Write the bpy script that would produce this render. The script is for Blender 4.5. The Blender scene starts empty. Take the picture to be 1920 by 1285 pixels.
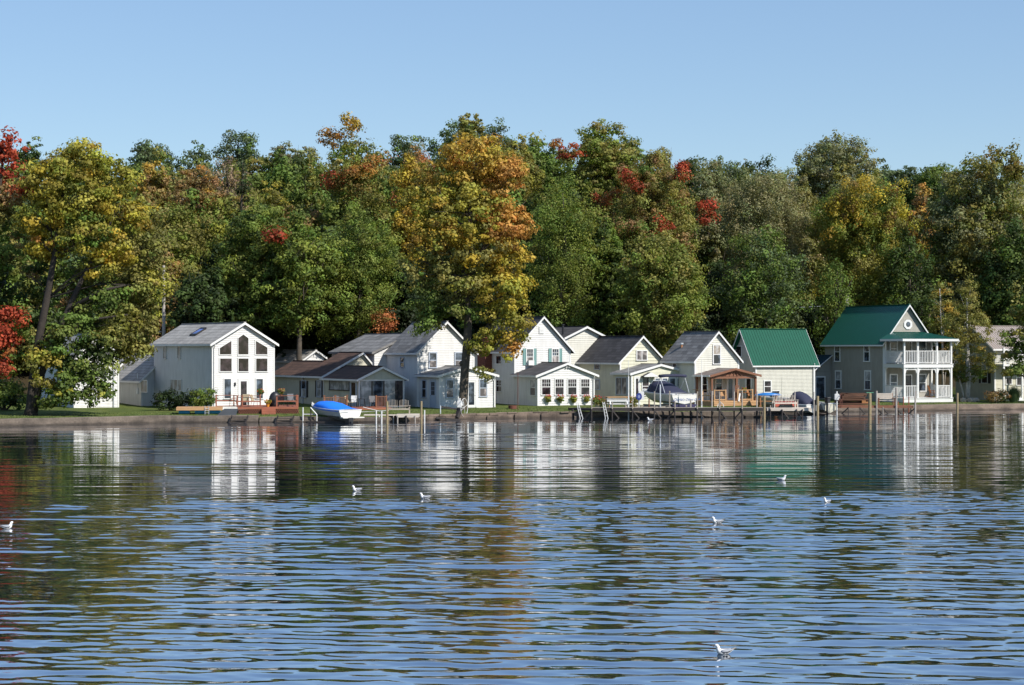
import bpy, math, random
import numpy as np
from math import sin, cos, radians as R, pi
from mathutils import Vector, Matrix

SC = bpy.context.scene
COL = SC.collection
# ------------------------------------------------------------------ camera
F, CX, YH, H = 3400.0, 960.0, 655.0, 5.63      # focal length in photo pixels, horizon row, eye height
cam_d = bpy.data.cameras.new('camera'); cam = bpy.data.objects.new('camera', cam_d); COL.objects.link(cam)
cam.location = (0, 0, H); cam.rotation_euler = (R(90), 0, 0)
cam_d.sensor_width = 36.0; cam_d.lens = F / 1920.0 * 36.0
cam_d.shift_y = (YH - 642.5) / 1920.0
cam_d.clip_start = 0.5; cam_d.clip_end = 4000
SC.camera = cam
# ------------------------------------------------------------------ light
SUN_AZ, SUN_EL = 53.0, 40.0                     # azimuth measured from -Y towards +X
w = bpy.data.worlds.new('World'); SC.world = w; w.use_nodes = True
nt = w.node_tree; nt.nodes.clear()
sky = nt.nodes.new('ShaderNodeTexSky'); sky.sky_type = 'NISHITA'; sky.sun_disc = False
sky.sun_elevation = R(SUN_EL); sky.sun_rotation = R(180 - SUN_AZ)
sky.altitude = 200; sky.air_density = 1.0; sky.air_density = 0.8; sky.dust_density = 0.0; sky.ozone_density = 2.5
SKY_K = 2.7      # brightness at which the softened sky gradient is anchored
bg = nt.nodes.new('ShaderNodeBackground'); bg.inputs['Strength'].default_value = 0.113
wo = nt.nodes.new('ShaderNodeOutputWorld')
tint = nt.nodes.new('ShaderNodeVectorMath'); tint.operation = 'MULTIPLY'; tint.inputs[1].default_value = (1.05, 1.02, .955)
vl = nt.nodes.new('ShaderNodeVectorMath'); vl.operation = 'LENGTH'; nt.links.new(sky.outputs[0], vl.inputs[0])
pw = nt.nodes.new('ShaderNodeMath'); pw.operation = 'POWER'; pw.inputs[1].default_value = -.5; nt.links.new(vl.outputs['Value'], pw.inputs[0])
ml_ = nt.nodes.new('ShaderNodeMath'); ml_.operation = 'MULTIPLY'; ml_.inputs[1].default_value = SKY_K; nt.links.new(pw.outputs[0], ml_.inputs[0])
sc0 = nt.nodes.new('ShaderNodeVectorMath'); sc0.operation = 'SCALE'; nt.links.new(sky.outputs[0], sc0.inputs[0]); nt.links.new(ml_.outputs[0], sc0.inputs['Scale'])
nt.links.new(sc0.outputs[0], tint.inputs[0]); nt.links.new(tint.outputs[0], bg.inputs[0]); nt.links.new(bg.outputs[0], wo.inputs[0])
sd = bpy.data.lights.new('sun', 'SUN'); sd.energy = 4.7; sd.angle = R(0.53); sd.color = (1.0, 0.945, 0.86)
sun = bpy.data.objects.new('sun', sd); COL.objects.link(sun)
SV = Vector((sin(R(SUN_AZ)) * cos(R(SUN_EL)), -cos(R(SUN_AZ)) * cos(R(SUN_EL)), sin(R(SUN_EL))))
sun.rotation_euler = SV.to_track_quat('Z', 'Y').to_euler(); sun.location = (60, -40, 80)
vs = SC.view_settings; SC.display_settings.display_device = 'sRGB'
vs.view_transform = 'Standard'; vs.look = 'None'; vs.gamma = 1; vs.exposure = 0.35
cy = SC.cycles; cy.use_denoising = True; cy.max_bounces = 6; cy.diffuse_bounces = 3; cy.glossy_bounces = 3
cy.transmission_bounces = 3; cy.transparent_max_bounces = 6; cy.caustics_reflective = False
cy.sample_clamp_indirect = 4.0
try: cy.denoiser = 'OPENIMAGEDENOISE'; cy.denoising_prefilter = 'ACCURATE'
except Exception: pass

# ------------------------------------------------------------------ helpers
def lin(r, g, b):
    f = lambda c: (c / 255 / 12.92) if c / 255 <= .04045 else ((c / 255 + .055) / 1.055) ** 2.4
    return (f(r), f(g), f(b))
def W(px, py, Y):
    return Vector(((px - CX) / F * Y, Y, H - (py - YH) / F * Y))
def Yof(py, z=0.57):
    return (H - z) * F / (py - YH)
SHORE = [(-420, -60), (-120, 92), (-60, 121), (-33.9, 133.9), (-26.1, 138.7), (-17.3, 139.8), (-9.8, 139.8), (-6.7, 142.9), (-3.4, 145.2), (1.75, 148.4), (10.6, 149.5), (20.6, 150.2),
         (21.6, 159.5), (25.7, 161), (35, 164.5), (46.8, 169.4), (80, 181), (160, 205), (420, 260)]
_sx = np.array([p[0] for p in SHORE], float); _sy = np.array([p[1] for p in SHORE], float)
def shoreY(x): return float(np.interp(x, _sx, _sy))
def sstep(t): t = min(1, max(0, t)); return t * t * (3 - 2 * t)
def gz(x, y):
    t = y - shoreY(x)
    return .49 + .09 * sstep(t / 9) + .5 * sstep((t - 22) / 20) + 15 * sstep((t - 34) / 110)

def tag(o, label, cat=None, group=None, kind=None):
    if label: o['label'] = label
    if cat: o['category'] = cat
    if group: o['group'] = group
    if kind: o['kind'] = kind
    return o
def empty(name, loc, rz=0, label=None, cat=None, group=None):
    o = bpy.data.objects.new(name, None); COL.objects.link(o); o.empty_display_size = .2
    o.location = loc; o.rotation_euler = (0, 0, rz)
    tag(o, label, cat, group); return o
def copy_tree(o, parent=None):
    c = o.copy(); COL.objects.link(c); c.parent = parent
    for ch in list(o.children):
        if ch.parent is o: copy_tree(ch, c)
    return c

class MB:
    def __init__(s): s.v = []; s.f = []; s.m = []
    def add(s, vs, fs, m=0):
        n = len(s.v); s.v += [tuple(p) for p in vs]
        for f in fs: s.f.append([n + i for i in f]); s.m.append(m)
    def box(s, x0, x1, y0, y1, z0, z1, m=0):
        s.add([(x0,y0,z0),(x1,y0,z0),(x1,y1,z0),(x0,y1,z0),(x0,y0,z1),(x1,y0,z1),(x1,y1,z1),(x0,y1,z1)],
              [(0,3,2,1),(4,5,6,7),(0,1,5,4),(1,2,6,5),(2,3,7,6),(3,0,4,7)], m)
    def bar(s, p, q, wd, ht, m=0, up=(0, 0, 1)):
        p, q = Vector(p), Vector(q); d = (q - p).normalized(); up = Vector(up)
        if abs(d.dot(up)) > .97: up = Vector((0, 1, 0)) if abs(d.y) < .9 else Vector((1, 0, 0))
        a = d.cross(up).normalized() * wd / 2; b = a.cross(d).normalized() * ht / 2
        s.add([p-a-b, p+a-b, p+a+b, p-a+b, q-a-b, q+a-b, q+a+b, q-a+b],
              [(0,3,2,1),(4,5,6,7),(0,1,5,4),(1,2,6,5),(2,3,7,6),(3,0,4,7)], m)
    def tube(s, pts, rs, n=8, m=0, cap=True):
        pts = [Vector(p) for p in pts]
        if not hasattr(rs, '__len__'): rs = [rs] * len(pts)
        base = len(s.v); ref = None
        for i, p in enumerate(pts):
            d = (pts[min(i+1, len(pts)-1)] - pts[max(i-1, 0)]).normalized()
            if ref is None: ref = Vector((1, 0, 0)) if abs(d.x) < .8 else Vector((0, 1, 0))
            a = (ref - d * ref.dot(d)).normalized(); ref = a; b = d.cross(a)
            for k in range(n):
                t = 2 * pi * k / n; s.v.append(tuple(p + (a * cos(t) + b * sin(t)) * rs[i]))
        for i in range(len(pts) - 1):
            for k in range(n):
                k2 = (k + 1) % n
                s.f.append([base+i*n+k, base+i*n+k2, base+(i+1)*n+k2, base+(i+1)*n+k]); s.m.append(m)
        if cap:
            s.f.append([base + k for k in range(n)][::-1]); s.m.append(m)
            s.f.append([base + (len(pts)-1)*n + k for k in range(n)]); s.m.append(m)
    def prism(s, poly, axis, a0, a1, m=0):
        """extrude a 2-D polygon: axis 'y' -> poly is (x,z); 'x' -> (y,z); 'z' -> (x,y)"""
        def P(p, a):
            return {'y': (p[0], a, p[1]), 'x': (a, p[0], p[1]), 'z': (p[0], p[1], a)}[axis]
        n = len(poly); vs_ = [P(p, a0) for p in poly] + [P(p, a1) for p in poly]
        fs = [list(range(n))[::-1], [n + i for i in range(n)]] + [[i, (i+1) % n, n + (i+1) % n, n + i] for i in range(n)]
        s.add(vs_, fs, m)
    def ball(s, c, r, m=0, seg=10, rings=7):
        if not hasattr(r, '__len__'): r = (r, r, r)
        vs_ = []; fs = []
        for i in range(rings + 1):
            ph = pi * i / rings
            for k in range(seg):
                t = 2 * pi * k / seg
                vs_.append((c[0]+r[0]*sin(ph)*cos(t), c[1]+r[1]*sin(ph)*sin(t), c[2]+r[2]*cos(ph)))
        for i in range(rings):
            for k in range(seg):
                k2 = (k + 1) % seg; fs.append((i*seg+k, (i+1)*seg+k, (i+1)*seg+k2, i*seg+k2))
        s.add(vs_, fs, m)
    def loft(s, rings, m=0, cap=True, closed=True):
        base = len(s.v); n = len(rings[0])
        for r in rings: s.v += [tuple(p) for p in r]
        for i in range(len(rings) - 1):
            for k in range(n if closed else n - 1):
                k2 = (k + 1) % n
                s.f.append([base+i*n+k, base+i*n+k2, base+(i+1)*n+k2, base+(i+1)*n+k]); s.m.append(m)
        if cap:
            s.f.append([base + k for k in range(n)][::-1]); s.m.append(m)
            s.f.append([base + (len(rings)-1)*n + k for k in range(n)]); s.m.append(m)
    def build(s, name, mats, parent=None, smooth=False, bevel=0):
        me = bpy.data.meshes.new(name); me.from_pydata(s.v, [], s.f)
        if not isinstance(mats, (list, tuple)): mats = [mats]
        for m in mats: me.materials.append(m)
        me.polygons.foreach_set('material_index', s.m)
        if smooth: me.polygons.foreach_set('use_smooth', [True] * len(s.f))
        me.update()
        import bmesh
        b = bmesh.new(); b.from_mesh(me); bmesh.ops.recalc_face_normals(b, faces=b.faces); b.to_mesh(me); b.free()
        o = bpy.data.objects.new(name, me); COL.objects.link(o); o.parent = parent
        if bevel:
            md = o.modifiers.new('bevel', 'BEVEL'); md.width = bevel; md.segments = 2; md.limit_method = 'ANGLE'
        return o

# ------------------------------------------------------------------ materials
MATS = {}
def mat(name, col, rough=.6, kind=None, scale=1.0, amt=.15, bump=0.0, metal=0, spec=.5, extra=None):
    if name in MATS: return MATS[name]
    m = bpy.data.materials.new(name); m.use_nodes = True; MATS[name] = m
    t = m.node_tree; N = t.nodes; L = t.links; bs = N['Principled BSDF']
    bs.inputs['Roughness'].default_value = rough; bs.inputs['Metallic'].default_value = metal
    bs.inputs['Specular IOR Level'].default_value = spec
    c4 = (*col, 1)
    tc = N.new('ShaderNodeTexCoord'); mp = N.new('ShaderNodeMapping'); L.new(tc.outputs['Object'], mp.inputs[0])
    def mulnoise(src_col, sc, a, detail=5, vec=None):
        nz = N.new('ShaderNodeTexNoise'); nz.inputs['Scale'].default_value = sc; nz.inputs['Detail'].default_value = detail
        L.new(vec or mp.outputs[0], nz.inputs['Vector'])
        mr = N.new('ShaderNodeMapRange'); mr.inputs[1].default_value = .25; mr.inputs[2].default_value = .75
        mr.inputs[3].default_value = 1 - a; mr.inputs[4].default_value = 1 + a * .7
        L.new(nz.outputs['Fac'], mr.inputs[0])
        mx = N.new('ShaderNodeVectorMath'); mx.operation = 'SCALE'
        if isinstance(src_col, tuple): mx.inputs[0].default_value = src_col[:3]
        else: L.new(src_col, mx.inputs[0])
        L.new(mr.outputs[0], mx.inputs['Scale'])
        return mx.outputs[0], nz.outputs['Fac']
    def setbump(h, st, dist=.02):
        b = N.new('ShaderNodeBump'); b.inputs['Strength'].default_value = st; b.inputs['Distance'].default_value = dist
        L.new(h, b.inputs['Height']); L.new(b.outputs[0], bs.inputs['Normal'])
    if kind == 'wood':
        mp.inputs['Scale'].default_value = (1, 1, 1)
        mp2 = N.new('ShaderNodeMapping'); L.new(tc.outputs['Object'], mp2.inputs[0]); mp2.inputs['Scale'].default_value = (1.5, 9, 9)
        c, f = mulnoise(c4, 1.3 * scale, amt, 6, mp2.outputs[0]); c, f2 = mulnoise(c, .7 * scale, amt * .6)
        L.new(c, bs.inputs['Base Color']); setbump(f, .3, .01)
    elif kind == 'shingle':
        sx = N.new('ShaderNodeSeparateXYZ'); L.new(tc.outputs['Object'], sx.inputs[0])
        cb = N.new('ShaderNodeCombineXYZ'); 
        L.new(sx.outputs[1], cb.inputs[0]); L.new(sx.outputs[2], cb.inputs[1])
        br = N.new('ShaderNodeTexBrick'); L.new(cb.outputs[0], br.inputs['Vector'])
        br.inputs['Scale'].default_value = 1.0; br.inputs['Brick Width'].default_value = .5 * scale; br.inputs['Row Height'].default_value = .15 * scale
        br.inputs['Mortar Size'].default_value = .018; br.inputs['Mortar Smooth'].default_value = .3
        br.inputs['Color1'].default_value = tuple(x * (1 - amt) for x in col) + (1,)
        br.inputs['Color2'].default_value = tuple(x * (1 + amt) for x in col) + (1,)
        br.inputs['Mortar'].default_value = tuple(x * .45 for x in col) + (1,)
        c, f = mulnoise(br.outputs['Color'], 1.1, .22, 6); c, f = mulnoise(c, 12, .18, 3)
        L.new(c, bs.inputs['Base Color']); setbump(br.outputs['Fac'], -.5, .02)
    else:
        c, f = mulnoise(c4, 1.3 * scale, amt); c, f2 = mulnoise(c, 14 * scale, amt * .6, 3)
        L.new(c, bs.inputs['Base Color'])
        if bump: setbump(f2, bump, .03)
    if extra: extra(m, N, L, bs, tc)
    return m

WHITE = mat('white_siding', (.67, .665, .65), .6, amt=.06)
TRIM = mat('white_trim', (.70, .70, .69), .5, amt=.05)
CREAM = mat('cream_siding', (.62, .61, .54), .6, amt=.07)
YELLOW = mat('pale_yellow_siding', (.60, .59, .46), .6, amt=.07)
TAN = mat('tan_siding', (.53, .51, .40), .6, amt=.07)
TAUPE = mat('taupe_siding', (.33, .315, .27), .6, amt=.07)
BEIGE = mat('light_beige_siding', (.53, .52, .45), .6, amt=.07)
for _m in (WHITE, CREAM, YELLOW, TAN, TAUPE, BEIGE):      # faint vertical rain streaks and board to board tone changes
    _N = _m.node_tree.nodes; _L = _m.node_tree.links; _b = _N['Principled BSDF']; _src = _b.inputs['Base Color'].links[0].from_socket
    _tc = _N.new('ShaderNodeTexCoord'); _mp = _N.new('ShaderNodeMapping'); _mp.inputs['Scale'].default_value = (2.2, 2.2, .35); _L.new(_tc.outputs['Object'], _mp.inputs[0])
    _nz = _N.new('ShaderNodeTexNoise'); _nz.inputs['Scale'].default_value = 1.6; _nz.inputs['Detail'].default_value = 7; _L.new(_mp.outputs[0], _nz.inputs['Vector'])
    _mr = _N.new('ShaderNodeMapRange'); _mr.inputs[1].default_value = .3; _mr.inputs[2].default_value = .7; _mr.inputs[3].default_value = .88; _mr.inputs[4].default_value = 1.04; _L.new(_nz.outputs['Fac'], _mr.inputs[0])
    _s = _N.new('ShaderNodeVectorMath'); _s.operation = 'SCALE'; _L.new(_src, _s.inputs[0]); _L.new(_mr.outputs[0], _s.inputs['Scale']); _L.new(_s.outputs[0], _b.inputs['Base Color'])
SHG = mat('grey_shingles', (.36, .345, .32), .9, 'shingle', scale=1.6, amt=.12)
SHM = mat('medium_grey_shingles', (.20, .195, .19), .9, 'shingle', scale=1.8, amt=.28)
SHD = mat('charcoal_shingles', (.062, .058, .06), .9, 'shingle', scale=1.6, amt=.3)
SHB = mat('brown_shingles', (.098, .052, .035), .9, 'shingle', scale=1.6, amt=.25)
GREEN = mat('green_metal_roof', (.004, .082, .050), .6, amt=.1, spec=.2)
TEAL = mat('dark_green_metal_roof', (.008, .10, .072), .35, amt=.08, spec=.5)
BROWNMETAL = mat('taupe_metal_roof', (.33, .28, .25), .45, amt=.08)
DARKTRIM = mat('dark_trim', (.02, .016, .016), .5, amt=.1)
SHUT = mat('teal_shutter', (.13, .27, .26), .6, amt=.08)
GREYTRIM = mat('grey_blue_trim', (.42, .47, .55), .5, amt=.05)
BRICK = mat('red_brick', (.20, .065, .045), .9, 'shingle', scale=.5, amt=.25)
WOODRED = mat('red_stained_wood', (.30, .10, .055), .7, 'wood', amt=.22)
WOODTAN = mat('new_tan_wood', (.50, .29, .14), .7, 'wood', amt=.2)
WOODBRN = mat('brown_stained_wood', (.20, .085, .045), .7, 'wood', amt=.25)
WOODGREY = mat('weathered_grey_wood', (.36, .315, .26), .8, 'wood', amt=.25)
WOODPALE = mat('bleached_pale_wood', (.62, .55, .47), .8, 'wood', amt=.2)
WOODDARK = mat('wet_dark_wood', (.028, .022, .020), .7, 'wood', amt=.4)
WOODYEL = mat('yellow_treated_wood', (.32, .25, .14), .75, 'wood', amt=.2)
LUMBER = mat('orange_lumber', (.33, .14, .05), .75, 'wood', amt=.3)
PIPE = mat('galvanised_pipe', (.62, .65, .68), .4, amt=.1, metal=.4)
WHITEPAINT = mat('white_paint', (.70, .70, .685), .4, amt=.05)
BLACK = mat('black_plastic', (.012, .012, .014), .4, amt=.1)
DKMETAL = mat('dark_metal', (.03, .03, .035), .45, amt=.2, metal=.3)
RUST = mat('rusty_steel', (.13, .045, .03), .85, amt=.35)
BLUECANVAS = mat('bright_blue_canvas', (.004, .17, .76), .8, amt=.07)
NAVY = mat('navy_canvas', (.022, .025, .055), .85, amt=.1)
GEL = mat('white_gelcoat', (.68, .67, .63), .22, amt=.05)
GELDIRTY = mat('stained_gelcoat', (.55, .53, .44), .4, amt=.25)
BLUEBARREL = mat('blue_barrel', (.02, .22, .48), .4, amt=.12)
RED = mat('red_flower', (.62, .03, .02), .7, amt=.2)
ORANGE = mat('orange_glaze', (.62, .25, .03), .5, amt=.15)
TERRA = mat('terracotta', (.42, .2, .1), .8, amt=.15)
PINKPOT = mat('pale_clay', (.6, .48, .3), .8, amt=.15)
GREYFAB = mat('grey_mesh_fabric', (.14, .14, .15), .8, amt=.1)
BEIGEFAB = mat('beige_mesh_fabric', (.38, .33, .22), .8, amt=.1)
def wetline(m, N, L, bs, tc):      # waterline staining that belongs to the wall itself
    src = bs.inputs['Base Color'].links[0].from_socket
    sx = N.new('ShaderNodeSeparateXYZ'); L.new(tc.outputs['Object'], sx.inputs[0])
    nz = N.new('ShaderNodeTexNoise'); nz.inputs['Scale'].default_value = 1.1; nz.inputs['Detail'].default_value = 6; L.new(tc.outputs['Object'], nz.inputs['Vector'])
    ad = N.new('ShaderNodeMath'); ad.operation = 'MULTIPLY_ADD'; ad.inputs[1].default_value = .5; L.new(nz.outputs['Fac'], ad.inputs[0]); L.new(sx.outputs[2], ad.inputs[2])
    mr = N.new('ShaderNodeMapRange'); mr.inputs[1].default_value = .30; mr.inputs[2].default_value = .52; mr.inputs[3].default_value = .42; mr.inputs[4].default_value = 1.0; L.new(ad.outputs[0], mr.inputs[0])
    sc_ = N.new('ShaderNodeVectorMath'); sc_.operation = 'SCALE'; L.new(src, sc_.inputs[0]); L.new(mr.outputs[0], sc_.inputs['Scale']); L.new(sc_.outputs[0], bs.inputs['Base Color'])
CONC = mat('seawall_concrete', (.15, .12, .095), .9, scale=.6, amt=.5, bump=.6, extra=wetline)
STONE = mat('seawall_stone', (.20, .15, .115), .9, scale=.8, amt=.45, bump=.8, extra=wetline)
ROCK = mat('boulder', (.42, .35, .26), .9, amt=.25, bump=.6)
BARK = mat('grey_brown_bark', (.095, .078, .06), .95, scale=2, amt=.45, bump=1.0)
BARKD = mat('dark_bark', (.04, .032, .026), .95, scale=2, amt=.4, bump=1.0)
BIRCHB = mat('birch_bark', (.62, .58, .52), .8, scale=3, amt=.35)
POLEW = mat('weathered_pole', (.42, .38, .34), .85, amt=.2)
TEALGLASS = None
def glassmat(name, base, rough=.06, warm=.5):
    m = bpy.data.materials.new(name); m.use_nodes = True
    N = m.node_tree.nodes; L = m.node_tree.links; bs = N['Principled BSDF']
    tc = N.new('ShaderNodeTexCoord'); nz = N.new('ShaderNodeTexNoise'); nz.inputs['Scale'].default_value = 1.6; nz.inputs['Detail'].default_value = 2
    L.new(tc.outputs['Object'], nz.inputs['Vector'])
    cr = N.new('ShaderNodeValToRGB'); e = cr.color_ramp.elements
    e[0].position = .46; e[0].color = (*[c * .6 for c in base], 1); e[1].position = .66; e[1].color = (*[min(.5, c * 3.2) for c in base], 1)  # dark and pale noise patches, painted into the pane colour like reflections
    L.new(nz.outputs['Fac'], cr.inputs[0]); L.new(cr.outputs[0], bs.inputs['Base Color'])
    bs.inputs['Roughness'].default_value = rough; bs.inputs['Specular IOR Level'].default_value = .6
    b = N.new('ShaderNodeBump'); b.inputs['Strength'].default_value = .05; b.inputs['Distance'].default_value = .05
    L.new(nz.outputs['Fac'], b.inputs['Height']); L.new(b.outputs[0], bs.inputs['Normal'])
    return m
GLASS = glassmat('window_glass', (.017, .012, .014))
GLASSB = glassmat('blue_grey_window_glass', (.035, .045, .06))
SCREEN = glassmat('insect_screen', (.14, .125, .12), .45)
CURTAIN = glassmat('curtained_glass', (.36, .37, .38), .25)
PAPER = glassmat('drawn_blind', (.45, .38, .30), .35)
# ------------------------------------------------------------------ ground and water
def build_ground():
    xs = np.concatenate([np.linspace(-420, -75, 24), np.linspace(-70, 70, 141), np.linspace(75, 420, 24)])
    for sx in _sx[1:-1]: xs = np.append(xs, [sx])
    xs = np.unique(np.round(xs, 3))
    ts = [-500, -60, .06, .08, .4, 1, 2, 3.5, 5, 7, 9, 12, 16, 20, 26, 32, 40, 48, 56, 66, 78, 90, 104, 120, 140, 170, 220, 320, 600]
    rng = random.Random(3)
    v = []; f = []
    for t in ts:
        for x in xs:
            y = shoreY(x) + t
            if t < .07: z = -2.2
            else: z = gz(x, y) + (rng.uniform(-.02, .02) if 0.5 < t < 30 else 0) + (rng.uniform(-.3, .3) if t > 40 else 0)
            v.append((x, y, z))
    n = len(xs)
    for i in range(len(ts) - 1):
        for k in range(n - 1):
            f.append([i*n+k, i*n+k+1, (i+1)*n+k+1, (i+1)*n+k])
    m = bpy.data.materials.new('lawn_and_forest_floor'); m.use_nodes = True
    N = m.node_tree.nodes; L = m.node_tree.links; bs = N['Principled BSDF']; bs.inputs['Roughness'].default_value = .95
    bs.inputs['Specular IOR Level'].default_value = .1
    tc = N.new('ShaderNodeTexCoord')
    n1 = N.new('ShaderNodeTexNoise'); n1.inputs['Scale'].default_value = .5; n1.inputs['Detail'].default_value = 8; L.new(tc.outputs['Object'], n1.inputs['Vector'])
    n2 = N.new('ShaderNodeTexNoise'); n2.inputs['Scale'].default_value = 9; n2.inputs['Detail'].default_value = 5; L.new(tc.outputs['Object'], n2.inputs['Vector'])
    cr = N.new('ShaderNodeValToRGB'); e = cr.color_ramp.elements
    e[0].position = .35; e[0].color = (.065, .098, .022, 1); e[1].position = .68; e[1].color = (.135, .155, .045, 1)
    L.new(n1.outputs['Fac'], cr.inputs[0])
    cr2 = N.new('ShaderNodeValToRGB'); e = cr2.color_ramp.elements
    e[0].position = .3; e[0].color = (.55, .55, .55, 1); e[1].position = .7; e[1].color = (1.25, 1.25, 1.15, 1)
    L.new(n2.outputs['Fac'], cr2.inputs[0])
    mx = N.new('ShaderNodeMixRGB'); mx.blend_type = 'MULTIPLY'; mx.inputs[0].default_value = 1
    L.new(cr.outputs[0], mx.inputs[1]); L.new(cr2.outputs[0], mx.inputs[2])
    # leaf litter on the wooded slope
    sx = N.new('ShaderNodeSeparateXYZ'); L.new(tc.outputs['Object'], sx.inputs[0])
    mr = N.new('ShaderNodeMapRange'); mr.inputs[1].default_value = .75; mr.inputs[2].default_value = 1.3; L.new(sx.outputs[2], mr.inputs[0])
    m2 = N.new('ShaderNodeMixRGB'); L.new(mr.outputs[0], m2.inputs[0]); L.new(mx.outputs[0], m2.inputs[1]); m2.inputs[2].default_value = (.05, .038, .02, 1)
    L.new(m2.outputs[0], bs.inputs['Base Color'])
    b = N.new('ShaderNodeBump'); b.inputs['Strength'].default_value = .6; b.inputs['Distance'].default_value = .08
    L.new(n2.outputs['Fac'], b.inputs['Height']); L.new(b.outputs[0], bs.inputs['Normal'])
    me = bpy.data.meshes.new('ground'); me.from_pydata(v, [], f); me.materials.append(m)
    me.polygons.foreach_set('use_smooth', [True] * len(f))
    o = bpy.data.objects.new('ground', me); COL.objects.link(o); o['kind'] = 'structure'
build_ground()

def build_water():
    rng = np.random.default_rng(11)
    ys = [8.0]
    while ys[-1] < 176: ys.append(ys[-1] + min(.15, .05 + .00075 * ys[-1]))
    ys = np.array([-300., -60., -10., 0.] + ys + [260., 420.])
    nd = 620
    k = np.linspace(-1, 1, nd)
    outer = np.array([1.6, 2.5, 5, 14])
    kk = np.concatenate([-outer[::-1], k, outer])
    half = np.clip(np.abs(ys), 22, 180) * .325 + 1.5
    X = kk[None, :] * half[:, None]; Y = np.repeat(ys[:, None], len(kk), 1)
    Z = np.zeros_like(X)
    def lowf(seed, sc, n=10):
        r = np.random.default_rng(seed); o = np.zeros_like(X)
        for _ in range(n):
            a = r.uniform(0, 2 * pi); f = r.uniform(.5, 1.6) / sc
            o += np.sin(X * np.cos(a) * f * .35 + Y * np.sin(a) * f + r.uniform(0, 6.28))
        return o / np.sqrt(n / 2)
    g = lowf(5, 3.4); g2 = lowf(9, 6.5); g3 = lowf(21, 1.9)
    edge = 69 + X * .13 + 2.2 * g2                     # where the sheltered, calmer water begins
    calm = 1 / (1 + np.exp(-(Y - edge) / 2.2))
    amp = (1 - calm) * (1.0 + .30 * g + .16 * g2) + calm * (.36 + .10 * g)
    amp = np.clip(amp, .16, 2)
    A = np.zeros_like(X); Bw_ = np.zeros_like(X)
    for i in range(70):                                  # wind ripples of the open water
        lam = .30 * (1.9 / .30) ** rng.uniform(0, 1)
        kx = 2 * pi / lam; th = rng.normal(0, .2) + .02
        if lam < .6: th = rng.normal(0, .42)
        slope = .0112 * (1.2 if .45 < lam < 1.25 else .7)
        sig = 1 if i % 3 else (1 + .55 * g3)
        A += slope / kx * sig * np.sin(kx * (X * np.sin(th) + Y * np.cos(th)) + rng.uniform(0, 2 * pi))
    for i in range(40):                                  # longer, lower undulation under the shelter of the shore
        lam = .55 * (4.6 / .55) ** rng.uniform(0, 1); kx = 2 * pi / lam; th = rng.normal(0, .10) + .03
        slope = .0037 * (1.2 if 1.0 < lam < 3.2 else .65)
        Bw_ += slope / kx * (1 + .3 * g3) * np.sin(kx * (X * np.sin(th) + Y * np.cos(th)) + rng.uniform(0, 2 * pi))
    Z = A * (.88 + .12 * np.clip((Y - 30) / 25, 0, 1)) * np.clip((1 - calm) * (1.0 + .24 * g + .14 * g2), .0, 2) + A * calm * .045 + Bw_ * (.5 + .5 * calm) * (1 + .25 * g)
    Z[:4] = 0; Z[-2:] = 0
    # gentle wind set-up swell that carries whole bands of colour
    nr, nc = X.shape
    co = np.empty((nr * nc, 3), np.float32); co[:, 0] = X.ravel(); co[:, 1] = Y.ravel(); co[:, 2] = Z.ravel()
    idx = np.arange(nr * nc).reshape(nr, nc)
    q = np.stack([idx[:-1, :-1], idx[:-1, 1:], idx[1:, 1:], idx[1:, :-1]], -1).reshape(-1, 4)
    me = bpy.data.meshes.new('lake_water')
    me.vertices.add(nr * nc); me.vertices.foreach_set('co', co.ravel())
    me.loops.add(q.size); me.loops.foreach_set('vertex_index', q.ravel().astype(np.int32))
    me.polygons.add(len(q)); me.polygons.foreach_set('loop_start', np.arange(0, q.size, 4, dtype=np.int32))
    me.polygons.foreach_set('loop_total', np.full(len(q), 4, np.int32))
    me.polygons.foreach_set('use_smooth', np.ones(len(q), bool)); me.update()
    m = bpy.data.materials.new('lake_water'); m.use_nodes = True
    N = m.node_tree.nodes; L = m.node_tree.links; bs = N['Principled BSDF']
    N.remove(bs); bs = N.new('ShaderNodeBsdfGlossy'); bs.inputs['Roughness'].default_value = .015; bs.inputs['Color'].default_value = (.95, .965, 1.0, 1)
    df = N.new('ShaderNodeBsdfDiffuse'); df.inputs['Color'].default_value = (.008, .018, .036, 1)
    fr_ = N.new('ShaderNodeFresnel'); fr_.inputs['IOR'].default_value = 2.3; pw_ = N.new('ShaderNodeMath'); pw_.operation = 'POWER'; pw_.inputs[1].default_value = .33
    mxs = N.new('ShaderNodeMixShader'); L.new(fr_.outputs[0], pw_.inputs[0]); L.new(pw_.outputs[0], mxs.inputs[0]); L.new(df.outputs[0], mxs.inputs[1]); L.new(bs.outputs[0], mxs.inputs[2])
    L.new(mxs.outputs[0], N['Material Output'].inputs['Surface'])
    tc = N.new('ShaderNodeTexCoord'); mp = N.new('ShaderNodeMapping'); mp.inputs['Scale'].default_value = (.35, 1, 1)
    L.new(tc.outputs['Object'], mp.inputs[0])
    nz = N.new('ShaderNodeTexNoise'); nz.inputs['Scale'].default_value = 4.5; nz.inputs['Detail'].default_value = 3
    L.new(mp.outputs[0], nz.inputs['Vector'])
    b = N.new('ShaderNodeBump'); b.inputs['Strength'].default_value = .05; b.inputs['Distance'].default_value = .04
    L.new(nz.outputs['Fac'], b.inputs['Height']); L.new(b.outputs[0], bs.inputs['Normal'])
    me.materials.append(m)
    o = bpy.data.objects.new('lake_water', me); COL.objects.link(o); o['kind'] = 'structure'
build_water()
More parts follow.
